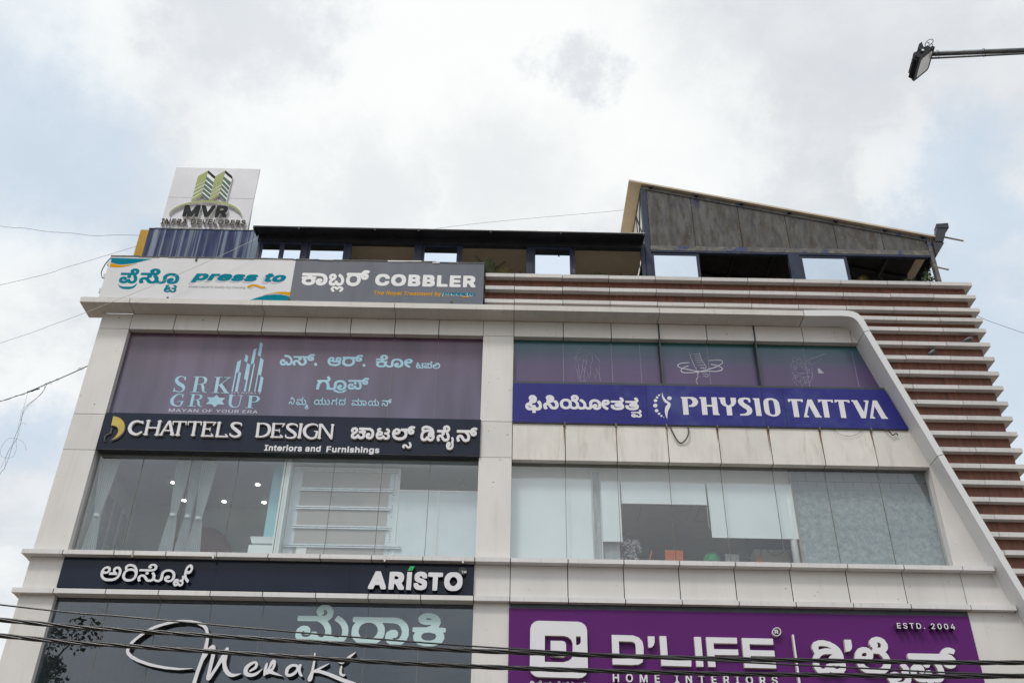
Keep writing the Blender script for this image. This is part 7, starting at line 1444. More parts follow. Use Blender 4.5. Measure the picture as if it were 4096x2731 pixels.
# outer shell, floors and back
mb = MB()
mb.box(-9.9, -9.75, 0.27, 11.5, 0, 15.6)
mb.box(11.25, 11.40, 0.03, 11.5, 0, 16.6)
mb.box(-9.9, 11.4, 11.5, 11.7, 0, 16.6)
mb.build('side_wall', M['core'], B)
mb = MB().box(-9.75, 11.25, 0.3, 11.5, 16.45, 16.6)
mb.build('roof_slab', M['core'], B)
mb = MB()
for z in (4.2, 9.18, 12.25):
    mb.box(-9.75, 11.25, 0.19, 11.5, z, z + 0.17)
mb.build('floor_slab', M['floor'], B)
mb = MB()
mb.box(-9.9, 11.4, 0.14, 0.26, 0, 4.15)
mb.build('ground_floor_wall', M['core'], B)

# --------------------------------------------------- windows of the building


def window(label, poly, y, joints, glassm, frame_t=0.03, zlist=None):
    xs = [p[0] for p in poly]
    zs = [p[1] for p in poly]
    f = MB()
    z0, z1 = min(zs), max(zs)
    for x in joints:
        f.box(x - 0.005, x + 0.005, y - 0.004, y + 0.02, z0, z1)
    f.box(min(xs), max(xs), y + 0.011, y + 0.06, z0 - 0.05, z0 + 0.01)
    f.box(min(xs), max(xs), y + 0.011, y + 0.06, z1 - 0.01, z1 + 0.04)
    w = f.build('window', M['joint_line'], B)
    w['label'] = label
    p = MB().prism(poly, y, y + 0.010)
    p.build('pane', glassm, w)
    return w


window('tall left window with curtains and boards behind the glass', [(-9.197, 9.40), (-0.606, 9.40), (-0.606, 11.87), (-9.197, 11.87)], 0.17, [x for x in XL[1:-1]], M['glass'])
window('wide right window with roller blinds and blockwork behind the glass', [(0.13, 9.40), (9.515, 9.40), (9.515, 11.83), (0.13, 11.83)], 0.17, XR[1:], M['glass'])
window('lowest dark tinted window under the navy sign', [(-9.197, 4.3), (-0.606, 4.3), (-0.606, 8.535), (-9.197, 8.535)], 0.13, [x for x in XL[1:-1]], M['glass_dark'])
window('top left window behind the purple grey film', [(-9.197, 12.78), (-0.606, 12.78), (-0.606, 15.17), (-9.197, 15.17)], 0.172, [], M['glass'])
w = window('top right window behind the teal to purple films', [(0.13, 13.8), (8.9, 13.8), (8.5, 15.17), (0.13, 15.17)], 0.172, [], M['glass'])
mb = MB()
mb.box(3.655, 3.69, -0.02, 0.15, 13.84, 15.60)
mb.box(5.985, 6.02, -0.02, 0.15, 13.84, 15.60)
mb.box(0.137, 8.88, -0.012, 0.15, 13.822, 13.885)
mb.build('window_bar', M['frame_dark'], w)
mb = MB()
mb.box(9.50, 9.513, 0.173, 0.3, 9.44, 11.83)
mb.build('reveal', M['panel'], B)

# --------------------------------------------------- rooms behind the glass
mb = MB()
mb.box(-9.74, -4.83, 0.6, 3.4, 11.93, 11.97)
mb.box(-4.82, -0.1, 0.6, 3.4, 11.93, 11.97)
mb.box(-9.74, -0.1, 0.183, 0.6, 11.875, 11.97)
mb.build('room_ceiling', M['room_ceiling'], B)
MB().box(-9.74, -4.83, 3.1, 3.2, 9.35, 11.93).build('room_wall', M['room_wall'], B)
MB().box(-4.82, -0.1, 2.6, 2.7, 9.35, 11.93).build('room_wall', M['white_paint'], B)
mb = MB()
mb.box(-9.74, -9.22, 0.5, 3.1, 9.35, 11.93)
mb.build('room_wall', M['stripe_wall'], B)
mb = MB()
for k in range(4):
    y0 = 0.75 + k * 0.55
    mb.box(-9.221, -9.19, y0, y0 + 0.34, 9.4, 11.45 - 0.05 * (k % 2))
mb.build('wall_panel', M['stripe_dark'], B)
MB().box(-4.985, -4.83, 0.25, 3.1, 9.35, 11.93).build('partition', M['white_lam'], B)
MB().box(-5.29, -4.99, 0.6, 0.72, 10.10, 11.925).build('partition', M['teal_panel'], B)
MB().box(-0.6, 0.12, 0.27, 4.9, 9.35, 11.93).build('partition', M['white_paint'], B)
# right room
mb = MB()
mb.box(0.14, 6.44, 0.62, 6.0, 11.60, 11.66)
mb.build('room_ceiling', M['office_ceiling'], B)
mb = MB()
for x0, x1 in ((3.235, 4.45), (4.62, 5.9)):
    for xa, xb, ya, yb in ((x0, x1, 1.75, 1.78), (x0, x1, 2.58, 2.61), (x0, x0 + .03, 1.78, 2.58), (x1 - .03, x1, 1.78, 2.58)):
        mb.box(xa, xb, ya, yb, 11.575, 11.60)
mb.build('ceiling_trim', M['office_recess'], B)
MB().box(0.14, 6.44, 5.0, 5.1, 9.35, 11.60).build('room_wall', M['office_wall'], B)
mb = MB()
mb.box(0.14, 6.45, 0.45, 0.62, 11.52, 12.24)
mb.build('bulkhead', M['bulkhead'], B)
mb = MB()
mb.box(1.957, 2.131, 0.40, 0.449, 9.35, 11.745)
mb.box(2.131, 2.52, 0.47, 0.58, 9.35, 10.35)
mb.build('column', M['concrete'], B)
mb = MB()
mb.box(1.945, 1.960, 0.385, 0.40, 9.35, 11.745)
mb.box(2.128, 2.143, 0.385, 0.40, 9.35, 11.745)
mb.build('column_trim', M['white_paint'], B)
MB().box(6.47, 9.66, 0.42, 0.6, 9.3, 12.24).build('block_wall', M['block'], B)
MB().box(6.435, 6.468, 0.36, 0.44, 9.35, 11.80).build('timber_strip', M['wood_strip'], B)
MB().tube([(6.33, 0.43, 9.35), (6.33, 0.43, 11.5)], 0.075, 14).build('drain_pipe', M['white_paint'], B, smooth=True)
# lowest room
mb = MB()
mb.box(-9.74, -0.1, 0.2, 6, 8.60, 8.66)
mb.build('room_ceiling', M['room_ceiling'], B)
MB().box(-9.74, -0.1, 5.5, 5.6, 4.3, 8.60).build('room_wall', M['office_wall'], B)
MB().box(-0.6, 0.12, 0.27, 5.5, 4.3, 8.60).build('partition', M['white_paint'], B)
MB().box(-9.74, -9.22, 0.27, 5.5, 4.3, 8.60).build('room_wall', M['stripe_wall'], B)

# roof-top walls below: parapet behind the sign boards is part of the building
# ------------------------------------------------------------------ signs


def sign(name, label, x0, x1, y0, y1, z0, z1, m, poly=None, seams=(), frame=None):
    t = thing(name, label, 'sign', ((x0 + x1) / 2, (y0 + y1) / 2, z0))
    mb = MB()
    if poly:
        mb.prism(poly, y0, y1)
    else:
        xs = [x0] + list(seams) + [x1]
        for a, b in zip(xs[:-1], xs[1:]):
            mb.box(a + (0.0015 if a != x0 else 0), b - (0.0015 if b != x1 else 0), y0, y1, z0, z1)
    mb.build('panel', m, t)
    return t


# 1 roof-top board with the two towers
t = thing('rooftop_sign', 'white rooftop board with green twin tower logo above a rain streaked blue wall', 'sign', (-8.14, 0.45, 18.55))
mb = MB()
mb.box(-9.30, -6.98, 0.40, 0.46, 18.50, 19.762)
mb.box(-9.30, -6.98, 0.40, 0.46, 19.772, 20.87)
mb.build('panel', M['mvr_board'], t)
MB().box(-9.28, -7.0, 0.425, 0.50, 18.52, 20.85).build('frame', M['steel_dark'], t)
lettering('mvr_back', 0.334, 0.066, [M['pale_print'], M['letter_return']], t, 'logo_backing')
lettering('mvr_light', 0.328, 0.006, M['mvr_light'], t, 'logo')
lettering('mvr_dark', 0.328, 0.006, M['mvr_green'], t, 'logo')
lettering('mvr_top', 0.328, 0.006, M['mvr_dark'], t, 'logo')
lettering('mvr_arc', 0.33, 0.07, [M['mvr_light'], M['letter_return']], t, 'logo_arc')
lettering('mvr_name', 0.31, 0.09, [M['mvr_dark'], M['letter_return']], t, each='letter')
lettering('mvr_line', 0.32, 0.08, [M['mvr_dark'], M['letter_return']], t, each='letter')
mb = MB()
mb.tube([(-7.07, 0.8, 18.2), (-7.12, 0.8, 19.95)], 0.022)
mb.tube([(-9.1, 0.8, 18.2), (-9.1, 0.48, 20.5)], 0.022)
mb.build('prop', M['steel_dark'], t)
for x in (-9.02, -8.47, -7.94, -7.26, -7.03):
    MB().hull8([(x - .02, .36, 18.50), (x + .02, .36, 18.50), (x + .02, .40, 18.50), (x - .02, .40, 18.50)], [(x - .035, .36, 18.68), (x + .005, .36, 18.68), (x + .005, .40, 18.68), (x - .035, .40, 18.68)]).build('clip', M['steel_dark'], t)

# 2 and 3 the two flex boards on the cornice
t = sign('sign_board', 'white sign board with teal lettering and orange wave, left end of the cornice', -9.975, -5.352, -0.35, -0.2, 15.75, 17.10, M['sign_white'])
lettering('pressto_kannada', -0.354, 0.004, M['teal'], t)
lettering('pressto_latin', -0.3555, 0.0055, M['teal'], t)
lettering('pressto_shadow', -0.3525, 0.0025, M['shadow_print'], t, 'lettering_shadow')
lettering('pressto_tag', -0.354, 0.004, M['tag_print'], t)
lettering('pressto_wave', -0.3555, 0.0055, M['orange_print'], t, 'wave_mark')
lettering('pressto_teal', -0.354, 0.004, M['teal'], t, 'corner_swoosh')
lettering('pressto_teal_low', -0.354, 0.004, M['teal'], t, 'corner_swoosh')
lettering('pressto_orange_low', -0.3545, 0.0045, M['orange_print'], t, 'corner_swoosh')
lettering('pressto_orange', -0.3545, 0.0045, M['orange_print'], t, 'corner_swoosh')
rng = random.Random(3)


def lip(mb, x0, x1, z):
    x = x0
    while x < x1:
        w = min(rng.uniform(0.2, 0.7), x1 - x)
        d = rng.uniform(-0.012, 0.012)
        mb.box(x, x + w, -0.362, -0.19, z - 0.012 + d, z + 0.02 + d)
        x += w


mb = MB()
lip(mb, -9.98, -5.352, 17.11)
mb.build('frame', M['beam_worn'], t)
for z in (16.0, 16.45, 16.85):
    MB().box(-10.03, -9.975, -0.33, -0.27, z, z + 0.12).build('bracket', M['fin'], t)
for x, z0, z1 in ((-7.85, 17.0, 17.13), (-8.32, 15.745, 15.87), (-5.38, 15.745, 15.90)):
    MB().box(x, x + 0.04, -0.375, -0.35, z0, z1).build('clip', M['steel_dark'], t)
MB().tube(smooth_pts([(-9.96, -.36, 17.05), (-10.08, -.3, 16.9), (-10.13, -.28, 16.65), (-10.05, -.3, 16.45)], 5), 0.012, 6).build('cable', M['cable'], t, smooth=True)
t = sign('sign_board', 'grey sign board with pale lettering and yellow tagline, right half of the cornice pair', -5.348, -0.632, -0.35, -0.2, 15.75, 17.10, M['sign_grey'])
lettering('cobbler_kannada', -0.354, 0.004, M['pale_print'], t)
lettering('cobbler_latin', -0.354, 0.004, M['pale_print'], t)
lettering('cobbler_tag', -0.354, 0.004, M['orange_print'], t)
lettering('cobbler_small', -0.3555, 0.0055, M['teal'], t)
lettering('cobbler_small_shadow', -0.3525, 0.0025, M['pale_print'], t, 'lettering_shadow')
lettering('cobbler_wave', -0.3555, 0.0055, M['orange_print'], t, 'wave_mark')
mb = MB()
lip(mb, -5.348, -0.63, 17.11)
mb.build('frame', M['beam_worn'], t)
mb = MB()
mb.hull8([(-3.05, -.366, 17.095), (-2.2, -.366, 17.115), (-2.2, -.2, 17.115), (-3.05, -.2, 17.095)], [(-3.05, -.366, 17.13), (-2.2, -.366, 17.14), (-2.2, -.2, 17.14), (-3.05, -.2, 17.13)])
mb.box(-1.93, -1.75, -.366, -.2, 17.08, 17.11)
mb.build('torn_flap', M['pale_print'], t)
MB().box(-1.42, -1.37, -0.375, -0.35, 15.745, 15.90).build('clip', M['steel_dark'], t)

# 4 film with pale blue logo
t = thing('window_graphic', 'purple grey window film with sky blue tower logo over the navy sign', 'window film', (-4.9, 0.162, 12.8))
MB().box(-9.19, -0.612, 0.159, 0.167, 12.80, 15.158).build('film', M['srk_film'], t)
mb = MB()
for x in XL[1:-1]:
    mb.box(x - 0.006, x + 0.006, 0.1575, 0.159, 12.8, 15.158)
mb.build('film_joint', M['joint_line'], t)
lettering('srk_logo', 0.156, 0.003, M['srk_vinyl'], t, 'logo')
for k_ in ('srk_mini', 'srk_small'):
    lettering(k_, 0.156, 0.003, M['srk_pale'], t)
for k_ in ('srk_kannada', 'srk_kannada_mid', 'srk_kannada_low'):
    lettering(k_, 0.156, 0.003, M['srk_vinyl'], t)

# 5 navy sign with serif letters
t = sign('sign_board', 'navy sign board with raised cream serif letters and gold swoosh', -9.15, -0.585, -0.06, 0.13, 11.885, 12.80, M['navy'], seams=(-6.0, -2.74))
lettering('chattels_latin', -0.125, 0.065, [M['letter_white'], M['letter_side']], t, each='letter')
lettering('chattels_kannada', -0.125, 0.065, [M['letter_white'], M['letter_side']], t, each='letter')
lettering('chattels_gold', -0.125, 0.065, [M['gold'], M['letter_side']], t, 'gold_swoosh')
lettering('chattels_navy', -0.125, 0.065, [M['navy'], M['letter_side']], t, 'navy_swoosh')
lettering('chattels_tag', -0.064, 0.004, M['letter_white'], t)
MB().box(-9.15, -0.585, -0.055, 0.15, 11.862, 11.8845).build('frame', M['steel_dark'], t)

# 6 window films with the line drawings
FX = [(0.142, 3.652), (3.693, 5.982), (6.023, None)]
KEYS = ['F1', 'F2', 'F3']
FL = ['teal to purple window film with a white line drawing of an arm', 'teal to purple window film with a white line drawing of a spine and rings', 'teal to purple window film with a white line drawing of a bent knee']
for (x0, x1), key, lab in zip(FX, KEYS, FL):
    t = thing('window_graphic', lab, 'window film', ((x0 + (x1 or 8.6)) / 2, 0.162, 13.89), 'films over the blue sign')
    if x1:
        MB().box(x0, x1, 0.159, 0.167, 13.89, 15.158).build('film', M['physio_film'], t)
    else:
        MB().prism([(x0, 13.89), (wall_line(13.89) - .01, 13.89), (wall_line(15.158) - .01, 15.158), (x0, 15.158)], 0.159, 0.167).build('film', M['physio_film'], t)
    mb = MB()
    for k, (hw, pts) in enumerate(LINES[key]):
        y = 0.1565 - 0.0002 * (k % 8)
        P = smooth_pts([(a / 1000, 0, b / 1000) for a, b in pts], 4) if len(pts) > 2 and key != 'F3' else [Vector((a / 1000, 0, b / 1000)) for a, b in pts]
        n = len(P)
        for i in range(n - 1):
            d = P[i + 1] - P[i]
            if d.length < 1e-5:
                continue
            q = Vector((-d.z, 0, d.x)).normalized() * hw / 1000
            yy = y - 0.00008 * (i % 2)
            a, b = P[i], P[i + 1]
            mb.add([(a.x + q.x, yy, a.z + q.z), (a.x - q.x, yy, a.z - q.z), (b.x - q.x, yy, b.z - q.z), (b.x + q.x, yy, b.z + q.z)], [(0, 1, 2, 3)])
    for sx in {'F1': (1.34, 2.51, 3.2), 'F2': (4.84,), 'F3': (7.19, 8.37)}[key]:
        MB().box(sx - .006, sx + .006, .1572, .159, 13.9, 15.1 if sx < 8 else 15.0).build('film_seam', M['film_seam'], t)
    if key == 'F3':
        mb.add([(wx, 0.155, wz) for wx, wz in ((7.46, 14.50), (7.51, 14.49), (7.53, 14.45), (7.60, 14.37), (7.56, 14.355), (7.455, 14.365))], [(5, 4, 3, 2, 1, 0)])
    mb.build('line_drawing', M['line_bright'] if key == 'F2' else M['line_print'], t)

# 7 blue sign
t = sign('sign_board', 'blue sign board with white lettering and leaping figure emblem', 0.137, 9.2, -0.04, 0.1, 12.772, 13.812, M['physio'],
         poly=[(0.137, 12.772), (9.222, 12.772), (8.882, 13.812), (0.137, 13.812)])
mb = MB()
for x in (3.245, 5.962, 6.454):
    MB().box(x - .006, x + .006, -0.0415, -0.03, 12.772, 13.812).build('seam', M['navy'], t)
MB().box(0.137, 9.21, -0.035, 0.1, 12.748, 12.771).build('frame', M['steel_dark'], t)
lettering('physio_kannada', -0.0435, 0.0035, M['letter_white'], t)
lettering('physio_latin', -0.0435, 0.0035, M['letter_white'], t)
lettering('physio_figure', -0.0435, 0.0035, M['letter_white'], t, 'emblem')
for x in (1.335, 2.505, 3.667, 4.83, 6.0, 7.18, 8.36):
    st_ = MB()
    for _ in range(3):
        sx, sw, sl = x + rng.uniform(-.05, .015), rng.uniform(.004, .012), rng.uniform(.25, .75)
        st_.add([(sx - sw, -.0015 - .0004 * _, 12.72), (sx + sw, -.0015 - .0004 * _, 12.72), (sx + sw * .4 + rng.uniform(-.01, .01), -.0015 - .0004 * _, 12.72 - sl)], [(2, 1, 0)])
    st_.build('rust_streak', M['rust'], B)
    MB().box(x - .015, x + .015, -0.05, 0.0, 12.70, 12.79).build('clip', M['beam_worn'], t)
for pts, r in ((((3.737, -.05, 12.735), (3.78, -.07, 12.587), (3.872, -.06, 12.368), (3.965, -.03, 12.308), (4.081, -.06, 12.396), (4.148, -.07, 12.546), (4.154, -.05, 12.744)), 0.016),
               (((8.683, -.05, 12.746), (8.762, -.07, 12.667), (8.821, -.06, 12.601), (8.9, -.06, 12.643), (8.944, -.05, 12.604)), 0.014),
               (((7.466, -.04, 12.75), (7.612, -.05, 12.602), (7.818, -.04, 12.558), (8.019, -.04, 12.624), (8.182, -.03, 12.755)), 0.004)):
    MB().tube(smooth_pts(pts, 6), r, 7).build('cable', M['cable'], t, smooth=True)

# 8 navy sign between the ledges
t = sign('sign_board', 'long navy sign board between two white ledges with a green accent mark', -9.205, -0.612, -0.03, 0.1, 8.69, 9.335, M['navy'], seams=(-5.99, -3.2))
lettering('aristo_latin', -0.14, 0.11, [M['letter_white'], M['letter_black']], t, each='letter')
lettering('aristo_green', -0.14, 0.11, [M['green_acrylic'], M['letter_black']], t, 'accent_mark')
lettering('aristo_tm', -0.14, 0.004, M['letter_white'], t)
MB().tube([(-0.857, -0.136, 9.155), (-0.857, -0.03, 9.155)], 0.085, 18).build('disc', M['letter_black'], t)
lettering('aristo_kannada', -0.14, 0.11, [M['letter_white'], M['letter_black']], t, each='letter')
MB().box(-0.612, -0.606, -0.04, 0.05, 8.69, 9.335).build('frame', M['ledge'], t)
for x in (-7.75, -6.07, -2.5, -0.87):
    MB().box(x, x + 0.035, -0.215, -0.2, 9.30, 9.44).build('clip', M['wood_strip'] if x < -6.1 else M['ledge'], t)

# 9 script letters on the lowest glass
t = thing('script_sign', 'white script lettering standing off the dark lowest window', 'sign', (-5.5, 0.05, 6.9))
lettering('meraki_latin', 0.0, 0.115, [M['letter_white'], M['letter_black']], t, each='letter')
t = thing('window_lettering', 'pale aqua rounded lettering stuck on the dark lowest window', 'window film', (-3.3, 0.125, 7.5))
lettering('meraki_kannada', 0.122, 0.006, M['light_vinyl'], t, each='letter')

# 10 purple sign
t = sign('sign_board', 'large purple sign board with white block letters and square emblem', 0.125, 9.553, -0.03, 0.1, 5.6, 8.42, M['purple'])
lettering('dlife_logo', -0.12, 0.09, [M['letter_white'], M['letter_side']], t, 'emblem')
lettering('dlife_latin', -0.12, 0.09, [M['letter_white'], M['letter_side']], t, each='letter')
lettering('dlife_kannada', -0.12, 0.09, [M['letter_white'], M['letter_side']], t, each='letter')
lettering('dlife_tag', -0.12, 0.09, [M['letter_white'], M['letter_side']], t, each='letter')
lettering('dlife_estd', -0.18, 0.15, [M['letter_white'], M['purple_side']], t, each='letter')
lettering('dlife_small', -0.05, 0.02, [M['letter_white'], M['letter_side']], t)

# ------------------------------------------------------------------ roof-top structures
# blue streaked wall with the yellow end
t = thing('rooftop_wall', 'rain streaked blue rooftop wall with a flaking yellow end under the white board', 'wall', (-8.1, 1.0, 16.6))
MB().box(-9.52, -6.47, 0.3, 1.9, 16.6, 18.56).build('blue_face', M['blue_streak'], t)
MB().box(-9.735, -9.521, 0.295, 1.9, 16.6, 18.52).build('yellow_end', M['yellow_paint'], t)
mb = MB()
x = -9.53
while x < -6.5:
    w_ = rng.uniform(0.15, 0.6)
    mb.box(x, min(x + w_, -6.46), 0.285, 1.92, 18.56, 18.58 + rng.uniform(0, 0.015))
    x += w_
mb.build('coping', M['beam_worn'], t)

# low canteen with the black awning
t = thing('rooftop_room', 'low dark framed rooftop room with mirrored sashes under a long black awning', 'building', (-1.5, 2, 16.6))
PY = 0.10
for x0, x1 in ((-6.52, -6.45), (-5.343, -5.221), (-2.466, -2.272), (0.431, 0.596), (3.40, 3.50)):
    MB().box(x0, x1, PY, PY + 0.12, 16.6, 18.24).build('post', M['steel_navy'], t)
MB().box(-6.55, 3.5, PY - 0.01, PY + 0.14, 18.06, 18.24).build('beam', M['steel_dark'], t)
aw = MB().hull8([(-6.58, -0.33, 18.175), (3.47, -0.33, 18.175), (3.47, 0.085, 18.235), (-6.58, 0.085, 18.235)], [(-6.58, -0.33, 18.20), (3.47, -0.33, 18.20), (3.47, 0.085, 18.26), (-6.58, 0.085, 18.26)]).build('awning', M['canvas_black'], t)
mb = MB()
for x in (-6.58, -5.42, -3.47, -2.35, -0.5, 1.3, 3.43):
    mb.hull8([(x - .018, -.335, 18.135), (x + .018, -.335, 18.135), (x + .018, .09, 18.195), (x - .018, .09, 18.195)], [(x - .018, -.335, 18.174), (x + .018, -.335, 18.174), (x + .018, .09, 18.233), (x - .018, .09, 18.233)])
mb.build('awning_rib', M['steel_dark'], aw)
mb = MB()
x = -6.6
while x < 3.4:
    w_ = rng.uniform(0.1, 0.5)
    mb.box(x, min(3.47, x + w_), -0.34, -0.31, 18.201, 18.208 + rng.uniform(0, 0.012))
    x += w_
mb.build('awning_edge', M['wire_pale'], aw)


def sash(parent, x0, x1, z0, z1, y, fw=0.06, gm=None):
    f = MB()
    f.box(x0, x0 + fw, y, y + .05, z0, z1)
    f.box(x1 - fw, x1, y, y + .05, z0, z1)
    f.box(x0 + fw, x1 - fw, y, y + .05, z1 - fw, z1)
    f.box(x0 + fw, x1 - fw, y, y + .05, z0, z0 + fw)
    s = f.build('window', M['steel_navy'], parent)
    MB().box(x0 + fw, x1 - fw, y + .018, y + .028, z0 + fw, z1 - fw).build('pane', gm or M['mirror_glass'], s)
    return s


for x0, x1 in ((-6.45, -5.89), (-5.89, -5.343), (-5.21, -4.24), (-2.26, -1.31), (0.60, 1.61)):
    sash(t, x0, x1, 16.62, 18.06, PY + 0.02)
for x0, x1 in ((-4.24, -4.10), (-1.31, -1.225), (1.61, 1.69)):
    MB().box(x0, x1, PY + 0.03, PY + 0.10, 16.62, 18.06).build('window_jamb', M['steel_navy'], t)
MB().box(-6.5, 3.5, 0.24, 5.6, 18.26, 18.32).build('roof', M['ceiling_beige'], t)
MB().box(-6.5, 3.5, 5.6, 5.7, 16.6, 17.2).build('back_wall', M['ceiling_beige'], t)
MB().box(-6.52, -6.47, 0.23, 5.6, 16.6, 18.3).build('side_wall', M['steel_dark'], t)
for x in (-6.5, -3.2, 0.1, 3.4):
    MB().box(x, x + .1, 5.6, 5.7, 17.2, 18.26).build('post', M['steel_navy'], t)

# sloping-roofed pavilion on the right
t = thing('rooftop_pavilion', 'dark rooftop pavilion with a steep cream edged roof falling to the right', 'building', (7.2, 2, 16.6))


def soffit(x):
    return 20.262 - 0.2225 * (x - 3.488)


mb = MB()
seams = [3.665, 4.845, 6.077, 7.31, 8.557, 9.775, 10.92]
for x0, x1 in zip(seams[:-1], seams[1:]):
    a, b = x0 + .008, x1 - .008
    MB().prism([(a, 18.16), (b, 18.16), (b, soffit(b) - .12), (a, soffit(a) - .12)], PY + .01, PY + .05).build('gable_panel', M['gable'], t)
mb.prism([(3.62, 18.1), (10.95, 18.1), (10.95, soffit(10.95) - .1), (3.62, soffit(3.62) - .1)], PY + .052, PY + .08)
mb.build('gable_backing', M['wire'], t)
MB().prism([(3.53, soffit(3.53) - .115), (11.02, soffit(11.02) - .115), (11.02, soffit(11.02)), (3.53, soffit(3.53))], PY - .012, PY + .09).build('beam', M['beam_worn'], t)
MB().box(3.66, 10.93, PY - .01, PY + .09, 18.01, 18.155).build('beam', M['beam_worn'], t)
mb = MB().prism([(3.515, 16.6), (3.655, 16.6), (3.655, soffit(3.65) - .116), (3.515, soffit(3.515) - .116)], PY - .008, PY + .12)
mb.build('post', M['steel_navy'], t)
MB().box(7.21, 7.50, PY - .008, PY + .12, 16.6, 18.008).build('post', M['steel_navy'], t)
MB().prism([(10.93, 16.6), (11.03, 16.6), (11.04, soffit(11.04) - .116), (10.94, soffit(10.94) - .116)], PY - .008, PY + .12).build('post', M['beam_worn'], t)
sash(t, 3.66, 4.90, 16.62, 17.95, PY + 0.02, 0.07)
sash(t, 7.505, 8.735, 16.62, 17.95, PY + 0.02, 0.07)
MB().box(3.66, 10.93, PY - .004, PY + .1, 17.951, 18.008).build('window_head', M['steel_navy'], t)
rf = MB()
rx0, rx1 = 3.20, 11.22
rf.hull8([(rx0, 0.0, soffit(rx0)), (rx1, 0.0, soffit(rx1)), (rx1, 7.5, soffit(rx1)), (rx0, 7.5, soffit(rx0))], [(rx0, 0.0, soffit(rx0) + .055), (rx1, 0.0, soffit(rx1) + .055), (rx1, 7.5, soffit(rx1) + .055), (rx0, 7.5, soffit(rx0) + .055)])
rf = rf.build('roof', M['roof_cream'], t)
mb = MB()
for x in (3.75, 4.95, 6.15, 7.4, 8.6, 9.85, 10.8):
    mb.box(x, x + .08, 0.004, PY - .013, soffit(x + .08) - .05, soffit(x + .08) - .003)
mb.build('purlin', M['steel_dark'], rf)
# added dark sheet painting the shade under the roof, and trusses behind the openings
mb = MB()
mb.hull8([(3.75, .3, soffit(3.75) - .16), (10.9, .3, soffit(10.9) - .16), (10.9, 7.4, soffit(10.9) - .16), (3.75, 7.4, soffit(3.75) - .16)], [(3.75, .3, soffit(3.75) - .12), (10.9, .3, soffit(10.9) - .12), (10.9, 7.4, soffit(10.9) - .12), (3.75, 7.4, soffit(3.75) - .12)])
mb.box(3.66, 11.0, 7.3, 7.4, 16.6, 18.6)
mb.build('shade_sheet', M['shade_in'], t)
mb = MB()
for x in (5.4, 6.3, 7.3, 9.0, 10.1):
    mb.box(x, x + .07, .4, 7.2, soffit(x + .07) - .35, soffit(x + .07) - .26)
for y in (1.5, 3.0, 4.5):
    mb.hull8([(3.8, y, soffit(3.8) - .26), (10.9, y, soffit(10.9) - .26), (10.9, y + .07, soffit(10.9) - .26), (3.8, y + .07, soffit(3.8) - .26)], [(3.8, y, soffit(3.8) - .17), (10.9, y, soffit(10.9) - .17), (10.9, y + .07, soffit(10.9) - .17), (3.8, y + .07, soffit(3.8) - .17)])
mb.build('truss', M['steel_dark'], t)
# milky high-side glazing
mb = MB().box(3.54, 3.555, .16, 7.4, 18.3, 20.22)
cw = mb.build('side_glazing', M['translucent_sheet'], t)
mb = MB()
for y in (.3, 1.2, 2.2, 3.2, 4.2):
    mb.box(3.522, 3.539, y, y + .05, 18.3, 20.22)
mb.box(3.522, 3.539, .16, 7.4, 18.9, 18.95)
mb.box(3.522, 3.539, .16, 7.4, 20.16, 20.22)
mb.tube([(3.53, .3, 20.15), (3.53, 1.25, 18.6)], .02)
mb.tube([(3.53, 1.25, 20.15), (3.53, .3, 18.6)], .02)
mb.build('glazing_bar', M['steel_dark'], cw)
# right-hand low side
mb = MB()
mb.box(10.98, 11.03, .25, 7.3, 17.86, 18.2)
for y in (1.0, 2.2, 3.6):
    mb.box(10.98, 11.03, y, y + .09, 16.6, 17.86)
mb.build('side_frame', M['steel_dark'], t)
MB().box(11.0, 11.01, 1.1, 2.19, 16.9, 17.85).build('pane', M['glass'], t)
gt = MB()
gt.hull8([(11.09, -.02, 18.40), (11.32, -.02, 18.40), (11.32, .16, 18.40), (11.09, .16, 18.40)], [(11.27, -.02, 18.93), (11.54, -.02, 18.93), (11.54, .16, 18.93), (11.27, .16, 18.93)])
gt.hull8([(11.25, -.035, 18.84), (11.56, -.035, 18.86), (11.56, .17, 18.86), (11.25, .17, 18.84)], [(11.25, -.035, 18.98), (11.575, -.035, 19.02), (11.575, .17, 18.97), (11.26, .17, 18.94)])
gt.hull8([(11.03, .0, 17.95), (11.06, .0, 17.95), (11.06, .2, 17.95), (11.03, .2, 17.95)], [(11.05, .0, 18.43), (11.34, .0, 18.37), (11.34, .2, 18.37), (11.05, .2, 18.43)])
gt.build('gutter_box', M['steel_dark'], t)
mb = MB()
mb.tube([(11.4, .15, 18.70), (11.86, .0, 18.44)], .024)
mb.build('rod', M['wood_strip'], t)
mb = MB()
mb.tube([(11.02, .12, 17.65), (11.28, .05, 17.51)], .022)
mb.build('rod', M['wood_strip'], t)
MB().tube([(9.83, .9, 18.55), (9.83, .9, 17.85)], .006, 6).build('lamp_cord', M['steel_dark'], t)
MB().tube([(9.83, .9, 17.86), (9.83, .9, 17.5)], .06, 12).build('pendant_lamp', M['steel_dark'], t)


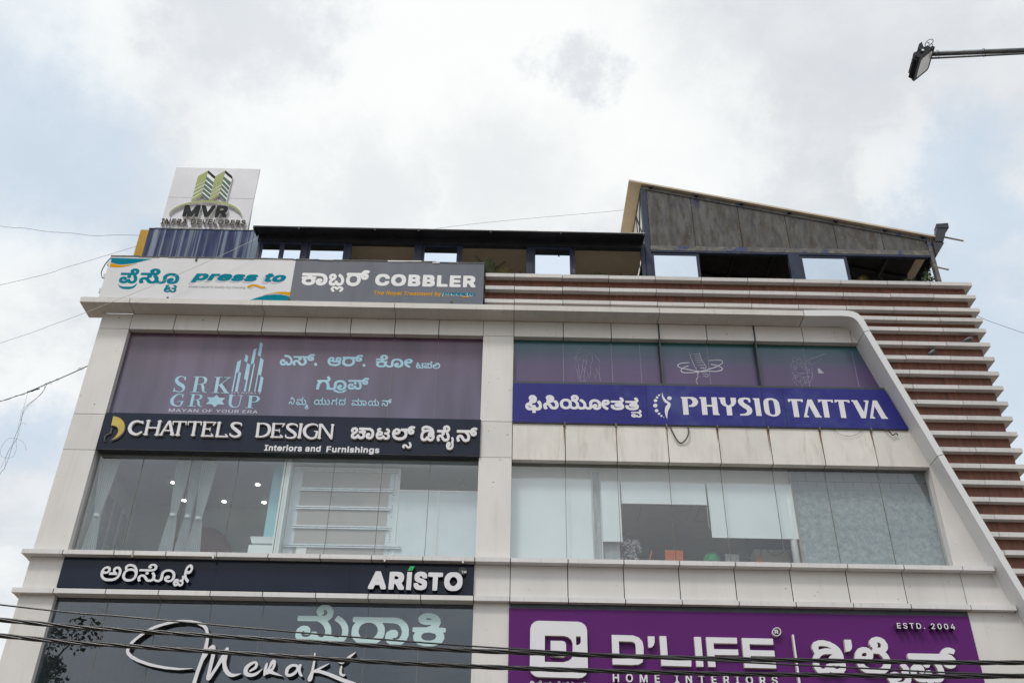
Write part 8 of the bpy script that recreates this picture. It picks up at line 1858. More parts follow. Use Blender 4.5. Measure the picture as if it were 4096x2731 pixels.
# ------------------------------------------------------------------ things behind the left window
def curtain(label, top, knot, bot, y=0.42, phase=0.0):
    """gathered curtain tied at the knot: (x0,x1,z) at heading, tie and hem"""
    t = thing('curtain', label, 'curtain', ((bot[0] + bot[1]) / 2, y, bot[2]), 'tied curtains behind the left window')
    mb = MB()
    nu, rows = 56, []
    levels = [(0, top), (1, knot), (2, bot)]
    for k in range(25):
        s = k / 24
        zk = knot[2]
        z = lerp(top[2], bot[2], s)
        if z >= zk:
            u = (top[2] - z) / (top[2] - zk)
            e = u ** 1.35
            x0, x1 = lerp(top[0], knot[0], e), lerp(top[1], knot[1], e)
            amp = lerp(0.06, 0.04, u)
        else:
            u = (zk - z) / (zk - bot[2])
            e = u ** 0.7
            x0, x1 = lerp(knot[0], bot[0], e), lerp(knot[1], bot[1], e)
            amp = lerp(0.04, 0.07, u)
        row = []
        for i in range(nu):
            f = i / (nu - 1)
            yy = y + amp * math.sin(f * 2 * math.pi * 7 + phase + 0.6 * math.sin(s * 4)) + 0.012 * math.sin(f * 41 + phase)
            row.append((lerp(x0, x1, f), yy, z))
        rows.append(row)
    vs = [p for r_ in rows for p in r_]
    fs = []
    for k in range(len(rows) - 1):
        for i in range(nu - 1):
            a = k * nu + i
            fs.append((a + nu, a + nu + 1, a + 1, a))
    mb.add(vs, fs)
    o = mb.build('cloth', M['curtain'], t, smooth=True)
    sd = o.modifiers.new('thickness', 'SOLIDIFY')
    sd.thickness = 0.006
    tie = MB()
    cx_, rx_ = (knot[0] + knot[1]) / 2, (knot[1] - knot[0]) / 2 + 0.012
    pts = [(cx_ + rx_ * math.cos(a), y + 0.06 * math.sin(a), knot[2]) for a in [2 * math.pi * i / 20 for i in range(20)]]
    vs = [(p[0], p[1], p[2] - 0.035) for p in pts] + [(p[0], p[1], p[2] + 0.035) for p in pts]
    tie.add(vs, [(i, (i + 1) % 20, (i + 1) % 20 + 20, i + 20) for i in range(20)])
    tie.build('tie_band', M['curtain'], t, smooth=True)
    hd = MB()
    n = 8
    for i in range(n):
        x = lerp(top[0], top[1], (i + .5) / n)
        hd.tube([(x, y - .02, top[2] - .10), (x, y - .02, top[2] + .01)], 0.017, 8)
    hd.build('heading_tape', M['curtain_tape'], t, smooth=True)
    return t


curtain('pale blue curtain tied at the far left pilaster', (-9.19, -8.755, 11.86), (-9.03, -8.895, 10.48), (-9.10, -8.76, 9.42))
curtain('leftmost of the three bunched pale curtains', (-7.46, -7.14, 11.86), (-7.36, -7.227, 10.525), (-7.47, -7.13, 9.42), phase=1.0)
curtain('middle of the three bunched pale curtains', (-7.135, -6.885, 11.86), (-7.053, -6.927, 10.525), (-7.14, -6.85, 9.42), y=0.5, phase=2.1)
curtain('rightmost of the three bunched pale curtains', (-6.865, -6.54, 11.86), (-6.778, -6.656, 10.445), (-6.85, -6.53, 9.42), y=0.40, phase=3.3)

for x, y, lab in ((-7.92, 1.70, 'lit round downlight above the bunched curtains, partly behind cloth'), (-7.92, 2.70, 'lit round downlight seen between the bunched curtains'), (-5.91, 1.72, 'lit round downlight nearest the teal panel, upper of two'),
                  (-6.935, 2.72, 'lit round downlight right of the curtains, alone on the ceiling'), (-5.95, 2.73, 'lit round downlight nearest the teal panel, lower of two')):
    t = thing('downlight', lab, 'ceiling light', (x, y, 11.93), 'downlights in the curtained room')
    MB().tube([(x, y, 11.905), (x, y, 11.915)], 0.055, 16).build('diffuser', M['lamp_on'], t)
    MB().tube([(x, y, 11.9155), (x, y, 11.93)], 0.068, 16).build('ring', M['white_paint'], t)
mb = MB()
n = 26
poly = [(-7.36 + 0.80 * math.cos(math.pi * i / n), 10.40 + 0.87 * math.sin(math.pi * i / n)) for i in range(n + 1)] + [(-8.16, 9.5), (-6.56, 9.5)]
t = thing('headboard', 'maroon arched headboard behind the bunched curtains', 'headboard', (-7.36, 2.9, 9.5))
mb.prism(poly, 2.86, 2.98)
mb.build('cushion', M['maroon'], t)
mb = MB().tube([(p[0], 2.86, p[1]) for p in poly[:n + 1]], 0.03, 8)
mb.build('piping', M['maroon'], t, smooth=True)
t = thing('display_shelf', 'white stepped display shelf below the teal panel', 'shelf', (-5.27, 0.6, 9.35))
MB().box(-5.545, -4.995, 0.5, 0.95, 10.075, 10.095).build('shelf_top', M['white_lam'], t)
MB().hull8([(-5.5, .52, 9.95), (-5.0, .52, 9.95), (-5.0, .9, 9.95), (-5.5, .9, 9.95)], [(-5.54, .505, 10.074), (-4.996, .505, 10.074), (-4.996, .945, 10.074), (-5.54, .945, 10.074)]).build('apron', M['white_lam'], t)
MB().box(-5.535, -5.005, 0.45, 0.9, 9.36, 9.88).build('box', M['white_lam'], t)
t = thing('potted_plant', 'small potted plant at the foot of the tied curtain beside the left pilaster', 'plant', (-8.62, 0.75, 9.35))
MB().tube([(-8.62, .75, 9.36), (-8.62, .75, 9.60)], [.09, .12], 14).build('pot', M['pot'], t)


def leaves(mb, cx, cy, cz, rx, ry, rz, n, size, rng_, droop=0.3):
    for _ in range(n):
        while True:
            a, b, c = rng_.uniform(-1, 1), rng_.uniform(-1, 1), rng_.uniform(-1, 1)
            if a * a + b * b + c * c < 1:
                break
        p = Vector((cx + a * rx, cy + b * ry, cz + c * rz))
        d = Vector((rng_.gauss(0, 1), rng_.gauss(0, 1), rng_.gauss(0, .6) - droop)).normalized()
        s = d.cross(Vector((rng_.gauss(0, 1), rng_.gauss(0, 1), rng_.gauss(0, 1)))).normalized()
        L = size * rng_.uniform(.6, 1.3)
        w = L * 0.28
        mb.add([p, p + d * L * .5 + s * w, p + d * L, p + d * L * .5 - s * w], [(0, 1, 2, 3)])


mb = MB()
leaves(mb, -8.62, .75, 9.80, .14, .14, .16, 60, .11, random.Random(5))
mb.build('foliage', M['shrub'], t)

# plasterboard screen with its channels
t = thing('board_screen', 'grey plasterboard screen in a white frame with galvanised channels across it', 'partition', (-3.6, 0.58, 9.35))
MB().box(-4.82, -2.39, 0.565, 0.62, 9.36, 11.82).build('white_board', M['white_board'], t)
mb = MB()
mb.box(-4.60, -3.876, 0.548, 0.564, 9.36, 11.72)
mb.box(-3.870, -2.62, 0.548, 0.564, 9.36, 11.715)
mb.build('plasterboard', M['gypsum'], t)
mb = MB()
for a, b in ((-4.82, -4.79), (-2.42, -2.385)):
    mb.box(a, b, .55, .5645, 9.36, 11.82)
mb.box(-4.79, -2.42, .55, .5645, 11.79, 11.82)
mb.build('frame', M['white_paint'], t)
for x0, x1, z in ((-4.67, -2.44, 11.735), (-4.635, -2.53, 11.255), (-4.655, -2.555, 10.81), (-4.66, -2.555, 10.35), (-4.82, -2.25, 9.915)):
    mb = MB()
    mb.box(x0, x1, .512, .540, z - .035, z - .006)
    mb.box(x0, x1, .500, .540, z + .006, z + .035)
    mb.box(x0, x1, .527, .546, z - .006, z + .006)
    mb.build('channel', M['zinc'], t)
lettering('board_print', 0.5465, 0.0012, M['tag_print'], t, 'printed_mark')
mb = MB()
for k in range(34):
    z = 9.5 + k * .066
    if rng.random() < .75:
        mb.box(-2.53, -2.53 + rng.uniform(.02, .045), .5625, .5648, z, z + .03)
mb.build('tape_mark', M['gypsum'], t)
t = thing('board_screen', 'plain white two panel screen beside the central pilaster', 'partition', (-1.5, 0.58, 9.35))
MB().box(-2.383, -1.506, 0.565, 0.62, 9.36, 11.28).build('white_board', M['white_board'], t)
MB().box(-1.494, -0.607, 0.565, 0.62, 9.36, 11.28).build('white_board', M['white_board'], t)
mb = MB()
mb.box(-2.383, -0.607, .552, .5645, 11.255, 11.30)
mb.box(-1.52, -1.48, .552, .5645, 9.36, 11.255)
mb.build('frame', M['white_paint'], t)
t = thing('paper_sheet', 'blank white sheet propped against the grey plasterboard', 'paper', (-4.4, 0.53, 9.35))
MB().hull8([(-4.52, .50, 9.36), (-4.30, .50, 9.36), (-4.30, .503, 9.36), (-4.52, .503, 9.36)], [(-4.515, .535, 9.88), (-4.29, .535, 9.885), (-4.29, .538, 9.885), (-4.515, .538, 9.88)]).build('sheet', M['white_paint'], t)
t = thing('security_camera', 'small dark camera on the wall above the plain white screen', 'camera', (-0.99, 0.8, 11.6))
MB().hull8([(-1.06, .7, 11.60), (-.93, .7, 11.61), (-.93, .9, 11.61), (-1.06, .9, 11.60)], [(-1.07, .7, 11.67), (-.92, .7, 11.67), (-.92, .9, 11.67), (-1.07, .9, 11.67)]).build('body', M['frame_dark'], t)
MB().tube([(-1.04, .8, 11.6), (-1.05, .8, 11.4), (-0.99, .8, 11.25)], .007, 6).build('cable', M['cable'], t)

# ------------------------------------------------------------------ things behind the right window


def roller_blind(label, x0, x1, ztop, zbot, y=0.36, chain=None):
    t = thing('roller_blind', label, 'blind', ((x0 + x1) / 2, y, zbot), 'roller blinds in the right window')
    MB().tube([(x0 - .01, y + .03, ztop + .02), (x1 + .01, y + .03, ztop + .02)], .035, 12).build('roller', M['ledge'], t, smooth=True)
    MB().box(x0, x1, y, y + .004, zbot, ztop).build('cloth', M['blind'], t)
    MB().box(x0, x1, y - .008, y + .012, zbot - .022, zbot).build('bottom_bar', M['white_paint'], t)
    if chain:
        cx_, zc = chain
        MB().tube(smooth_pts([(cx_ - .02, y - .02, ztop), (cx_ - .025, y - .02, zc + .2), (cx_ - .015, y - .02, zc + .04), (cx_ + .02, y - .02, zc), (cx_ + .05, y - .02, zc + .05), (cx_ + .03, y - .02, zc + .3), (cx_ + .01, y - .02, ztop)], 4), .004, 5).build('chain', M['white_paint'], t)
    return t


roller_blind('full length white roller blind next to the central pilaster', 0.137, 1.937, 11.53, 9.40, chain=(1.935, 10.08))
roller_blind('narrow white roller blind beside the grey column', 2.146, 2.572, 11.48, 10.09)
roller_blind('wide white roller blind pulled up high over the seated person', 2.594, 4.50, 11.49, 10.995, chain=(4.51, 10.40))
roller_blind('wide white roller blind half lowered next to the blockwork', 4.535, 6.432, 11.49, 10.225)


def chair(label, x, y, z, rz, group='orange plastic chairs'):
    t = thing('chair', label, 'chair', (x, y, z), group)

    def tf(p):
        c, s_ = math.cos(rz), math.sin(rz)
        return (x + p[0] * c - p[1] * s_, y + p[0] * s_ + p[1] * c, z + p[2])

    def hb(a, b, name, m):
        MB().hull8([tf(p) for p in a], [tf(p) for p in b]).build(name, m, t)
    hb([(-.22, -.2, .43), (.22, -.2, .43), (.22, .22, .43), (-.22, .22, .43)], [(-.22, -.2, .465), (.22, -.2, .465), (.22, .22, .465), (-.22, .22, .465)], 'seat', M['orange_plastic'])
    hb([(-.20, -.215, .52), (.20, -.215, .52), (.20, -.19, .52), (-.20, -.19, .52)], [(-.205, -.30, .86), (.205, -.30, .86), (.205, -.275, .86), (-.205, -.275, .86)], 'backrest', M['orange_plastic'])
    for sx in (-.19, .19):
        for sy in (-.18, .19):
            MB().tube([tf((sx, sy, 0)), tf((sx * .95, sy, .43))], .014, 8).build('leg', M['zinc'], t)
        MB().tube([tf((sx * .9, -.2, .44)), tf((sx * .9, -.215, .56))], .014, 8).build('back_support', M['zinc'], t)
    return t


chair('orange plastic chair seen edge on behind the seated person', 3.02, 1.35, 9.36, R(95))
chair('orange plastic chair with its broad back to the window', 3.80, 1.45, 9.36, R(4))

# person sitting with the back to the street
Px, Py, Pz = 2.78, 1.0, 9.36


def skinned(name, verts, edges, radii, m, parent, sub=2):
    me = bpy.data.meshes.new(name)
    off = root_of(parent).location
    me.from_pydata([Vector(v) - off for v in verts], edges, [])
    o = bpy.data.objects.new(name, me)
    col.objects.link(o)
    sk = o.modifiers.new('skin', 'SKIN')
    sv = me.skin_vertices[0].data
    for i, r_ in enumerate(radii):
        sv[i].radius = r_ if isinstance(r_, tuple) else (r_, r_)
    sv[0].use_root = True
    ss = o.modifiers.new('sub', 'SUBSURF')
    ss.levels = ss.render_levels = sub
    dg = bpy.context.evaluated_depsgraph_get()
    nm = bpy.data.meshes.new_from_object(o.evaluated_get(dg))
    bpy.data.objects.remove(o)
    nm.materials.clear()
    nm.materials.append(m)
    for p in nm.polygons:
        p.use_smooth = True
    n = bpy.data.objects.new(name, nm)
    col.objects.link(n)
    n.parent = parent
    return n


t = thing('person', 'person with tied black hair in a printed purple and white dress, seated behind glass', 'person', (Px, Py, Pz))
V_ = [(0, 0, .50), (0, 0, .62), (-.01, .0, .78), (-.02, .01, .93), (-.035, .02, 1.02), (-.06, .03, 1.08), (-.085, .05, 1.16), (-.10, .06, 1.23),
      (.17, .0, .97), (.245, .03, .80), (.20, .17, .66), (.10, .26, .64),
      (-.20, .03, .97), (-.29, .09, .80), (-.27, .25, .68), (-.18, .33, .66),
      (.10, .06, .49), (.07, .42, .50), (.06, .46, .27), (.06, .44, .07), (.04, .54, .03),
      (-.11, .06, .49), (-.16, .42, .50), (-.17, .46, .27), (-.17, .44, .07), (-.18, .54, .03)]
E_ = [(0, 1), (1, 2), (2, 3), (3, 4), (4, 5), (5, 6), (6, 7), (3, 8), (8, 9), (9, 10), (10, 11), (3, 12), (12, 13), (13, 14), (14, 15), (0, 16), (16, 17), (17, 18), (18, 19), (19, 20), (0, 21), (21, 22), (22, 23), (23, 24), (24, 25)]
Rr = [.17, .155, .155, .15, .075, .055, .085, .08, .075, .05, .04, .032, .075, .05, .04, .032, .11, .085, .06, .045, .04, .11, .085, .06, .045, .04]
W3 = lambda L_: [(Px + a, Py + b, Pz + c) for a, b, c in L_]
skinned('body', W3(V_), E_, Rr, M['skin'], t)
skinned('dress', W3([(0, 0, .47), (0, 0, .62), (-.01, .0, .78), (-.02, .005, .95), (.17, .0, .965), (.245, .03, .80), (.225, .10, .72), (-.20, .03, .965), (-.285, .09, .80), (.10, .06, .47), (.07, .40, .49), (.06, .47, .22), (-.11, .06, .47), (-.16, .40, .49), (-.17, .47, .22)]),
        [(0, 1), (1, 2), (2, 3), (3, 4), (4, 5), (5, 6), (3, 7), (7, 8), (0, 9), (9, 10), (10, 11), (0, 12), (12, 13), (13, 14)],
        [.205, .185, .175, .155, .095, .072, .06, .095, .072, .14, .115, .10, .14, .115, .10], M['dress'], t)
skinned('hair', W3([(-.055, .01, 1.10), (-.065, .01, 1.18), (-.085, .04, 1.255), (.03, -.03, 1.13), (.075, -.04, 1.08)]), [(0, 1), (1, 2), (1, 3), (3, 4)], [.075, .10, .088, .05, .03], M['hair'], t)

t = thing('waste_bin', 'grey waste bin with a knotted green liner behind the right window', 'bin', (4.66, 1.15, 9.36))
MB().tube([(4.66, 1.15, 9.36), (4.66, 1.15, 10.02)], [.13, .165], 18).build('bin', M['bin_grey'], t)
mb = MB()
nr, nv = 26, 7
vs, fs = [], []
prof = [(.17, 9.93), (.185, 10.0), (.18, 10.06), (.15, 10.115), (.10, 10.15), (.05, 10.165), (.02, 10.175)]
rg = random.Random(2)
for r_, z in prof:
    for j in range(nr):
        a = 2 * math.pi * j / nr
        rr = r_ * (1 + .10 * math.sin(j * 5.1 + z * 30) * (r_ / .18) + rg.uniform(-.04, .04))
        vs.append((4.66 + rr * math.cos(a), 1.15 + rr * math.sin(a), z + rg.uniform(-.006, .006)))
for k in range(nv - 1):
    for j in range(nr):
        a, b = k * nr + j, k * nr + (j + 1) % nr
        fs.append((a, b, b + nr, a + nr))
mb.add(vs, fs)
mb.build('liner', M['green_bag'], t, smooth=True)
t = thing('table', 'plain table under the laptop behind the right window', 'table', (5.25, 1.35, 9.36))
MB().box(4.92, 5.60, 1.1, 1.7, 9.86, 9.89).build('tabletop', M['white_lam'], t)
for x in (4.95, 5.55):
    for y in (1.13, 1.66):
        MB().box(x - .02, x + .02, y - .02, y + .02, 9.36, 9.86).build('leg', M['zinc'], t)
t = thing('laptop', 'silver laptop with its lid turned to the window', 'laptop', (5.115, 1.2, 9.89))
MB().hull8([(4.96, 1.20, 9.90), (5.275, 1.20, 9.90), (5.275, 1.21, 9.90), (4.96, 1.21, 9.90)], [(4.955, 1.14, 10.15), (5.27, 1.14, 10.145), (5.27, 1.15, 10.145), (4.955, 1.15, 10.15)]).build('lid', M['laptop'], t)
MB().box(4.96, 5.275, 1.21, 1.42, 9.891, 9.905).build('keyboard_base', M['laptop'], t)
t = thing('person', 'person whose dark head shows just right of the silver laptop', 'person', (5.42, 1.95, 9.36))
skinned('body', [(5.42 + a, 1.95 + b, 9.36 + c) for a, b, c in [(0, 0, .35), (0, 0, .5), (0, 0, .62), (0, 0, .72), (0, -.01, .80), (0, -.02, .88), (.16, 0, .60), (.22, -.12, .42), (.08, -.24, .53), (-.16, 0, .60), (-.22, -.12, .42), (-.08, -.24, .53), (.1, .02, .32), (.1, -.35, .33), (.1, -.35, .03), (-.1, .02, .32), (-.1, -.35, .33), (-.1, -.35, .03)]],
        [(0, 1), (1, 2), (2, 3), (3, 4), (4, 5), (2, 6), (6, 7), (7, 8), (2, 9), (9, 10), (10, 11), (0, 12), (12, 13), (13, 14), (0, 15), (15, 16), (16, 17)],
        [.15, .15, .13, .055, .085, .085, .06, .045, .035, .06, .045, .035, .09, .065, .045, .09, .065, .045], M['stripe_dark'], t)
skinned('hair', [(5.42, 1.97, 10.17), (5.42, 1.96, 10.24), (5.42, 1.93, 10.28)], [(0, 1), (1, 2)], [.095, .11, .08], M['hair'], t)
t = thing('cabinet', 'cream cabinet with cords over its edge beside the half lowered blind', 'cabinet', (6.05, 1.35, 9.36))
MB().box(5.66, 6.43, 1.2, 1.7, 9.36, 10.27).build('body', M['cabinet'], t)
MB().box(5.65, 6.435, 1.19, 1.71, 10.271, 10.29).build('top', M['white_lam'], t)
mb = MB().tube(smooth_pts([(5.92, 1.18, 10.29), (5.98, 1.15, 10.2), (6.1, 1.14, 10.14), (6.25, 1.15, 10.2), (6.36, 1.18, 10.29)], 5), .007, 6)
mb.tube([(5.80, 1.17, 10.30), (5.76, 1.17, 10.05)], .008, 6)
mb.build('cord', M['navy'], t)
t = thing('notice_card', 'small white card on the dark wall above the cream cabinet', 'card', (5.95, 1.75, 10.42))
MB().box(5.86, 6.0, 1.70, 1.705, 10.43, 10.50).build('card', M['white_paint'], t)
MB().box(5.62, 6.43, 1.706, 1.76, 10.2, 10.75).build('backboard', M['navy'], t)
t = thing('dustpan', 'orange dustpan standing in front of the cream cabinet', 'dustpan', (5.75, 1.1, 9.36))
mb = MB()
mb.prism([(5.62, 9.75), (5.86, 9.75), (5.83, 9.96), (5.78, 10.01), (5.69, 10.01), (5.65, 9.96)], 1.10, 1.125)
mb.build('pan', M['orange_plastic'], t)
MB().tube([(5.735, 1.11, 10.0), (5.728, 1.11, 10.16)], [.018, .022], 10).build('handle', M['orange_plastic'], t)

# track lights in the lowest room
t = thing('track_light', 'black ceiling track with five spotlights behind the script lettering', 'ceiling light', (-7.1, 2.1, 8.6))
MB().box(-8.34, -5.75, 2.06, 2.10, 8.555, 8.6).build('track', M['steel_dark'], t)
for x in (-7.86, -7.42, -7.0, -6.5, -5.95):
    s = MB().box(x - .045, x + .045, 2.04, 2.12, 8.50, 8.554).build('adapter', M['steel_dark'], t)
    MB().tube([(x + .01, 2.08, 8.50), (x - .0, 2.06, 8.30)], .04, 12).build('spot', M['steel_dark'], t)
t = thing('track_light', 'slanting black track with three spotlights beside the left pilaster', 'ceiling light', (-8.6, 1.3, 8.6))
mb = MB().hull8([(-8.72, .75, 8.55), (-8.66, .75, 8.55), (-8.27, 2.06, 8.55), (-8.33, 2.06, 8.55)], [(-8.72, .75, 8.6), (-8.66, .75, 8.6), (-8.27, 2.06, 8.6), (-8.33, 2.06, 8.6)])
mb.build('track', M['steel_dark'], t)
for f in (.08, .35, .75):
    x, y = lerp(-8.69, -8.30, f), lerp(.75, 2.06, f)
    MB().tube([(x, y, 8.55), (x - .10, y, 8.40)], .05, 12).build('spot', M['steel_dark'], t)
for x, y, lab in ((-2.11, 1.0, 'black cylinder light over the aqua lettering, left of two'), (-1.23, 1.0, 'black cylinder light near the central pilaster, right of two')):
    t = thing('ceiling_spotlight', lab, 'ceiling light', (x, y, 8.6), 'cylinder lights in the lowest room')
    MB().tube([(x, y, 8.46), (x, y, 8.599)], .048, 14).build('housing', M['navy'], t)
    MB().tube([(x, y, 8.452), (x, y, 8.4595)], .042, 14).build('lens', M['steel_dark'], t)

# ------------------------------------------------------------------ plants on the roof edge


def palm(label, x, y, z, h, n, seed, m='palm', spread=0.5):
    rg_ = random.Random(seed)
    t = thing('palm_plant', label, 'plant', (x, y, z), 'potted palms behind the roof edge')
    MB().tube([(x, y, z), (x, y, z + .22)], [.09, .12], 14).build('pot', M['pot'], t)
    mb = MB()
    for k in range(n):
        az = 2 * math.pi * k / n + rg_.uniform(-.3, .3)
        L = h * rg_.uniform(.75, 1.1)
        sp = spread * rg_.uniform(.4, 1.2)
        P = []
        for i in range(9):
            s_ = i / 8
            P.append(Vector((x + math.cos(az) * sp * s_ ** 1.4, y + math.sin(az) * sp * .6 * s_ ** 1.4, z + .2 + L * (s_ - .28 * s_ ** 3))))
        mb.tube(P, [.008 * (1 - .7 * i / 8) for i in range(9)], 5)
        for i in range(2, 9):
            for q in range(3):
                f = (i - 1 + q / 3) / 8
                b = P[i - 1].lerp(P[i], q / 3)
                d = (P[i] - P[i - 1]).normalized()
                sd = d.cross(Vector((math.cos(az), math.sin(az), .2))).normalized()
                if sd.length < .1:
                    sd = Vector((1, 0, 0))
                for sg in (-1, 1):
                    ll = .20 * math.sin(math.pi * min(1, f * .85 + .15)) + .04
                    tip = b + sd * sg * ll * .8 + d * ll * .75 - Vector((0, 0, ll * .12))
                    wv = d * .011
                    mb.add([b - wv, b + wv, tip], [(0, 1, 2)])
    mb.build('frond', M[m], t)
    return t


palm('tall feathery palm just right of the grey sign board', -0.50, 0.42, 16.62, 1.42, 9, 11, spread=.35)
palm('low drooping palm beside the tall one at the sign end', -0.10, 0.48, 16.62, .95, 8, 12, 'dry_palm', .45)
palm('small thin palm tip showing under the middle of the awning', 2.30, 0.45, 16.62, .88, 5, 13, spread=.2)
palm('spreading palm tips below the right end of the awning', 2.75, 0.45, 16.62, .78, 9, 14, 'dry_palm', .5)
palm('yellow tipped plant low in the right pavilion opening', 9.22, 0.5, 16.62, .80, 7, 15, 'dry_palm', .35)


def shrub(label, x, y, z, rx, rz, n, seed):
    t = thing('potted_shrub', label, 'plant', (x, y, z), 'potted shrubs in the pavilion corner')
    MB().tube([(x, y, z), (x, y, z + .5)], [.11, .15], 14).build('pot', M['pot'], t)
    rg_ = random.Random(seed)
    mb = MB()
    leaves(mb, x, y, z + .5 + rz, rx, .2, rz, n, .085, rg_)
    for k in range(7):
        a = rg_.uniform(0, 6.28)
        mb.tube([(x, y, z + .45), (x + rx * .8 * math.cos(a), y + .1 * math.sin(a), z + .5 + rz * rg_.uniform(.8, 2.1))], .005, 4)
    mb.build('foliage', M['shrub'], t)


shrub('dark leafy shrub left of the pavilion corner post', 10.45, 0.55, 16.62, .24, .26, 190, 21)
shrub('bright leafy shrub against the pavilion corner post', 10.86, 0.42, 16.62, .17, .31, 170, 22)

# ------------------------------------------------------------------ pigeons


def pigeon(label, x, y, z, lean):
    """lean: 0 crouching level, 1 upright; faces +x"""
    t = thing('pigeon', label, 'bird', (x, y, z), 'pigeons on the white fins')
    up_ = lean
    sp_ = [(-.20, .045 - .02 * up_, .012), (-.14, .055, .022), (-.09, .075, .045), (-.03, .095 + .01 * up_, .062), (.03, .115 + .02 * up_, .064), (.075, .145 + .03 * up_, .046), (.095, .175 + .035 * up_, .030), (.105, .20 + .04 * up_, .026), (.125, .205 + .04 * up_, .020)]
    k = 1 - .25 * up_
    pts = [(x + a * k, y, z + b) for a, b, r_ in sp_]
    rad = [r_ for a, b, r_ in sp_]
    MB().tube(pts[:6], rad[:6], 12).build('body', M['pigeon'], t, smooth=True)
    MB().tube(pts[4:], [rad[4] * .9] + rad[5:], 12).build('head', M['pigeon_dark'], t, smooth=True)
    MB().tube([(pts[-1][0], y, pts[-1][2]), (pts[-1][0] + .028, y, pts[-1][2] - .008)], [.008, .002], 6).build('beak', M['beak'], t)
    for s_ in (-1, 1):
        mb = MB()
        P = [(x + a * k, y + s_ * b, z + c) for a, b, c in ((.05, .056, .135 + .02 * up_), (.0, .066, .12 + .015 * up_), (-.07, .052, .088), (-.16, .022, .052))]
        mb.tube(P, [.022, .036, .026, .006], 10)
        mb.build('wing', M['pigeon_wing'], t, smooth=True)
        MB().tube([(x + .01, y + s_ * .025, z + .06), (x + .015, y + s_ * .025, z + .002)], .006, 6).build('leg', M['beak'], t)
    return t


pigeon('grey pigeon crouched on a white fin near the right corner', 11.12, -0.19, 15.067, 0.0)
pigeon('grey pigeon standing upright on a white fin nearer the slanting band', 10.15, -0.19, 14.661, 1.0)

# ------------------------------------------------------------------ overhead cables and wires
A_ = [(-30, 8.2), (-20, 6.6), (-12, 5.66), (-5.592, 5.12), (-4.182, 5.03), (-2.789, 4.965), (-1.541, 4.913), (-0.299, 4.871), (1.215, 4.844), (2.451, 4.831), (4.099, 4.833), (5.751, 4.85), (9, 4.95), (16, 5.4), (26, 6.4)]
B_ = [(-30, 8.2), (-20, 6.5), (-12, 5.5), (-5.54, 4.945), (-4.143, 4.858), (-2.761, 4.792), (-1.523, 4.738), (-0.293, 4.700), (1.207, 4.676), (2.434, 4.669), (4.07, 4.68), (5.711, 4.704), (9, 4.83), (16, 5.3), (26, 6.3)]


def twisted(label, pts, y, ph):
    t = thing('overhead_cable', label, 'power cable', (0, y, 4.8), 'twisted cables across the street')
    C_ = smooth_pts([(a, y, b) for a, b in pts], 40)
    # resample evenly
    S_ = [0]
    for a, b in zip(C_[:-1], C_[1:]):
        S_.append(S_[-1] + (b - a).length)
    for k in range(4):
        P = []
        s = 0
        i = 0
        while s < S_[-1]:
            while S_[i + 1] < s:
                i += 1
            c = C_[i].lerp(C_[i + 1], (s - S_[i]) / (S_[i + 1] - S_[i]))
            an = 2 * math.pi * (s / 1.35 + k / 4) + ph
            P.append((c.x, c.y + .0155 * math.cos(an), c.z + .0155 * math.sin(an)))
            s += .05 if abs(c.x) < 7.5 else .15
        MB().tube(P, .0115, 8, cap=False).build('strand', M['cable'], t, smooth=True)


twisted('upper of the two thick twisted black cables crossing the street', A_, -9.0, 0.0)
twisted('lower of the two thick twisted black cables crossing the street', B_, -9.0, 1.3)


def wire(label, pts, r, m, n=8, group=None):
    o = MB().tube(smooth_pts(pts, n), r, 6).build('wire', m, origin=pts[0], smooth=True)
    tag(o, label, 'wire', group)
    return o


wire('single thin black line crossing between the two twisted cables', [(-30, -9.3, 8.4), (-12, -9.3, 5.85), (-5.489, -9.3, 5.19), (-4.102, -9.3, 5.083), (-2.729, -9.3, 4.983), (-1.506, -9.3, 4.9), (-0.292, -9.3, 4.829), (1.182, -9.3, 4.766), (2.382, -9.3, 4.718), (3.973, -9.3, 4.668), (5.559, -9.3, 4.631), (12, -9.3, 4.6), (26, -9.3, 5.0)], .0095, M['cable'])
wire('wavy thin wire meeting the top of the yellow wall end', [(-22, .3, 20.1), (-16, .3, 18.95), (-13.45, .3, 18.55), (-12.8, .3, 18.50), (-12.18, .3, 18.40), (-11.5, .3, 18.36), (-10.92, .3, 18.29), (-10.3, .3, 18.33), (-9.735, .3, 18.33)], .0055, M['wire'])
wire('thin wire rising to the middle of the yellow wall end', [(-22, .3, 13.6), (-12.874, .3, 16.623), (-11.323, .3, 17.242), (-9.735, .3, 17.96)], .005, M['wire'])
wire('pale wire slanting down across the white sign board and the cornice end', [(-6.369, -.6, 17.551), (-7.33, -.6, 16.873), (-8.649, -.6, 16.028), (-10.063, -.6, 15.188), (-10.753, -.6, 14.817), (-11.802, -.6, 14.284), (-18, -.6, 11.4)], .0055, M['wire_pale'])
wire('thin wire leaving the right corner by the fins', [(11.44, .5, 16.63), (11.906, .5, 16.405), (12.969, .5, 15.89), (20, .5, 12.9)], .006, M['wire'])
wire('fine distant wire in the sky behind the awning', [(-8.5, 12, 27.2), (-2.679, 12, 28.737), (4.759, 12, 29.871), (9, 12, 30.6)], .007, M['wire'])
t = thing('wrapped_wire', 'wire bound with loose strands tied to the left pilaster, a frayed end hanging down', 'wire', (-9.92, 0.1, 14.13))
base = [(-20, .05, 9.4), (-11.697, .05, 13.107), (-11.144, .05, 13.372), (-10.752, .05, 13.608), (-10.355, .05, 13.846), (-9.915, .05, 14.131)]
C_ = smooth_pts(base, 60)
MB().tube(C_, .009, 6).build('core', M['cable'], t, smooth=True)
P = []
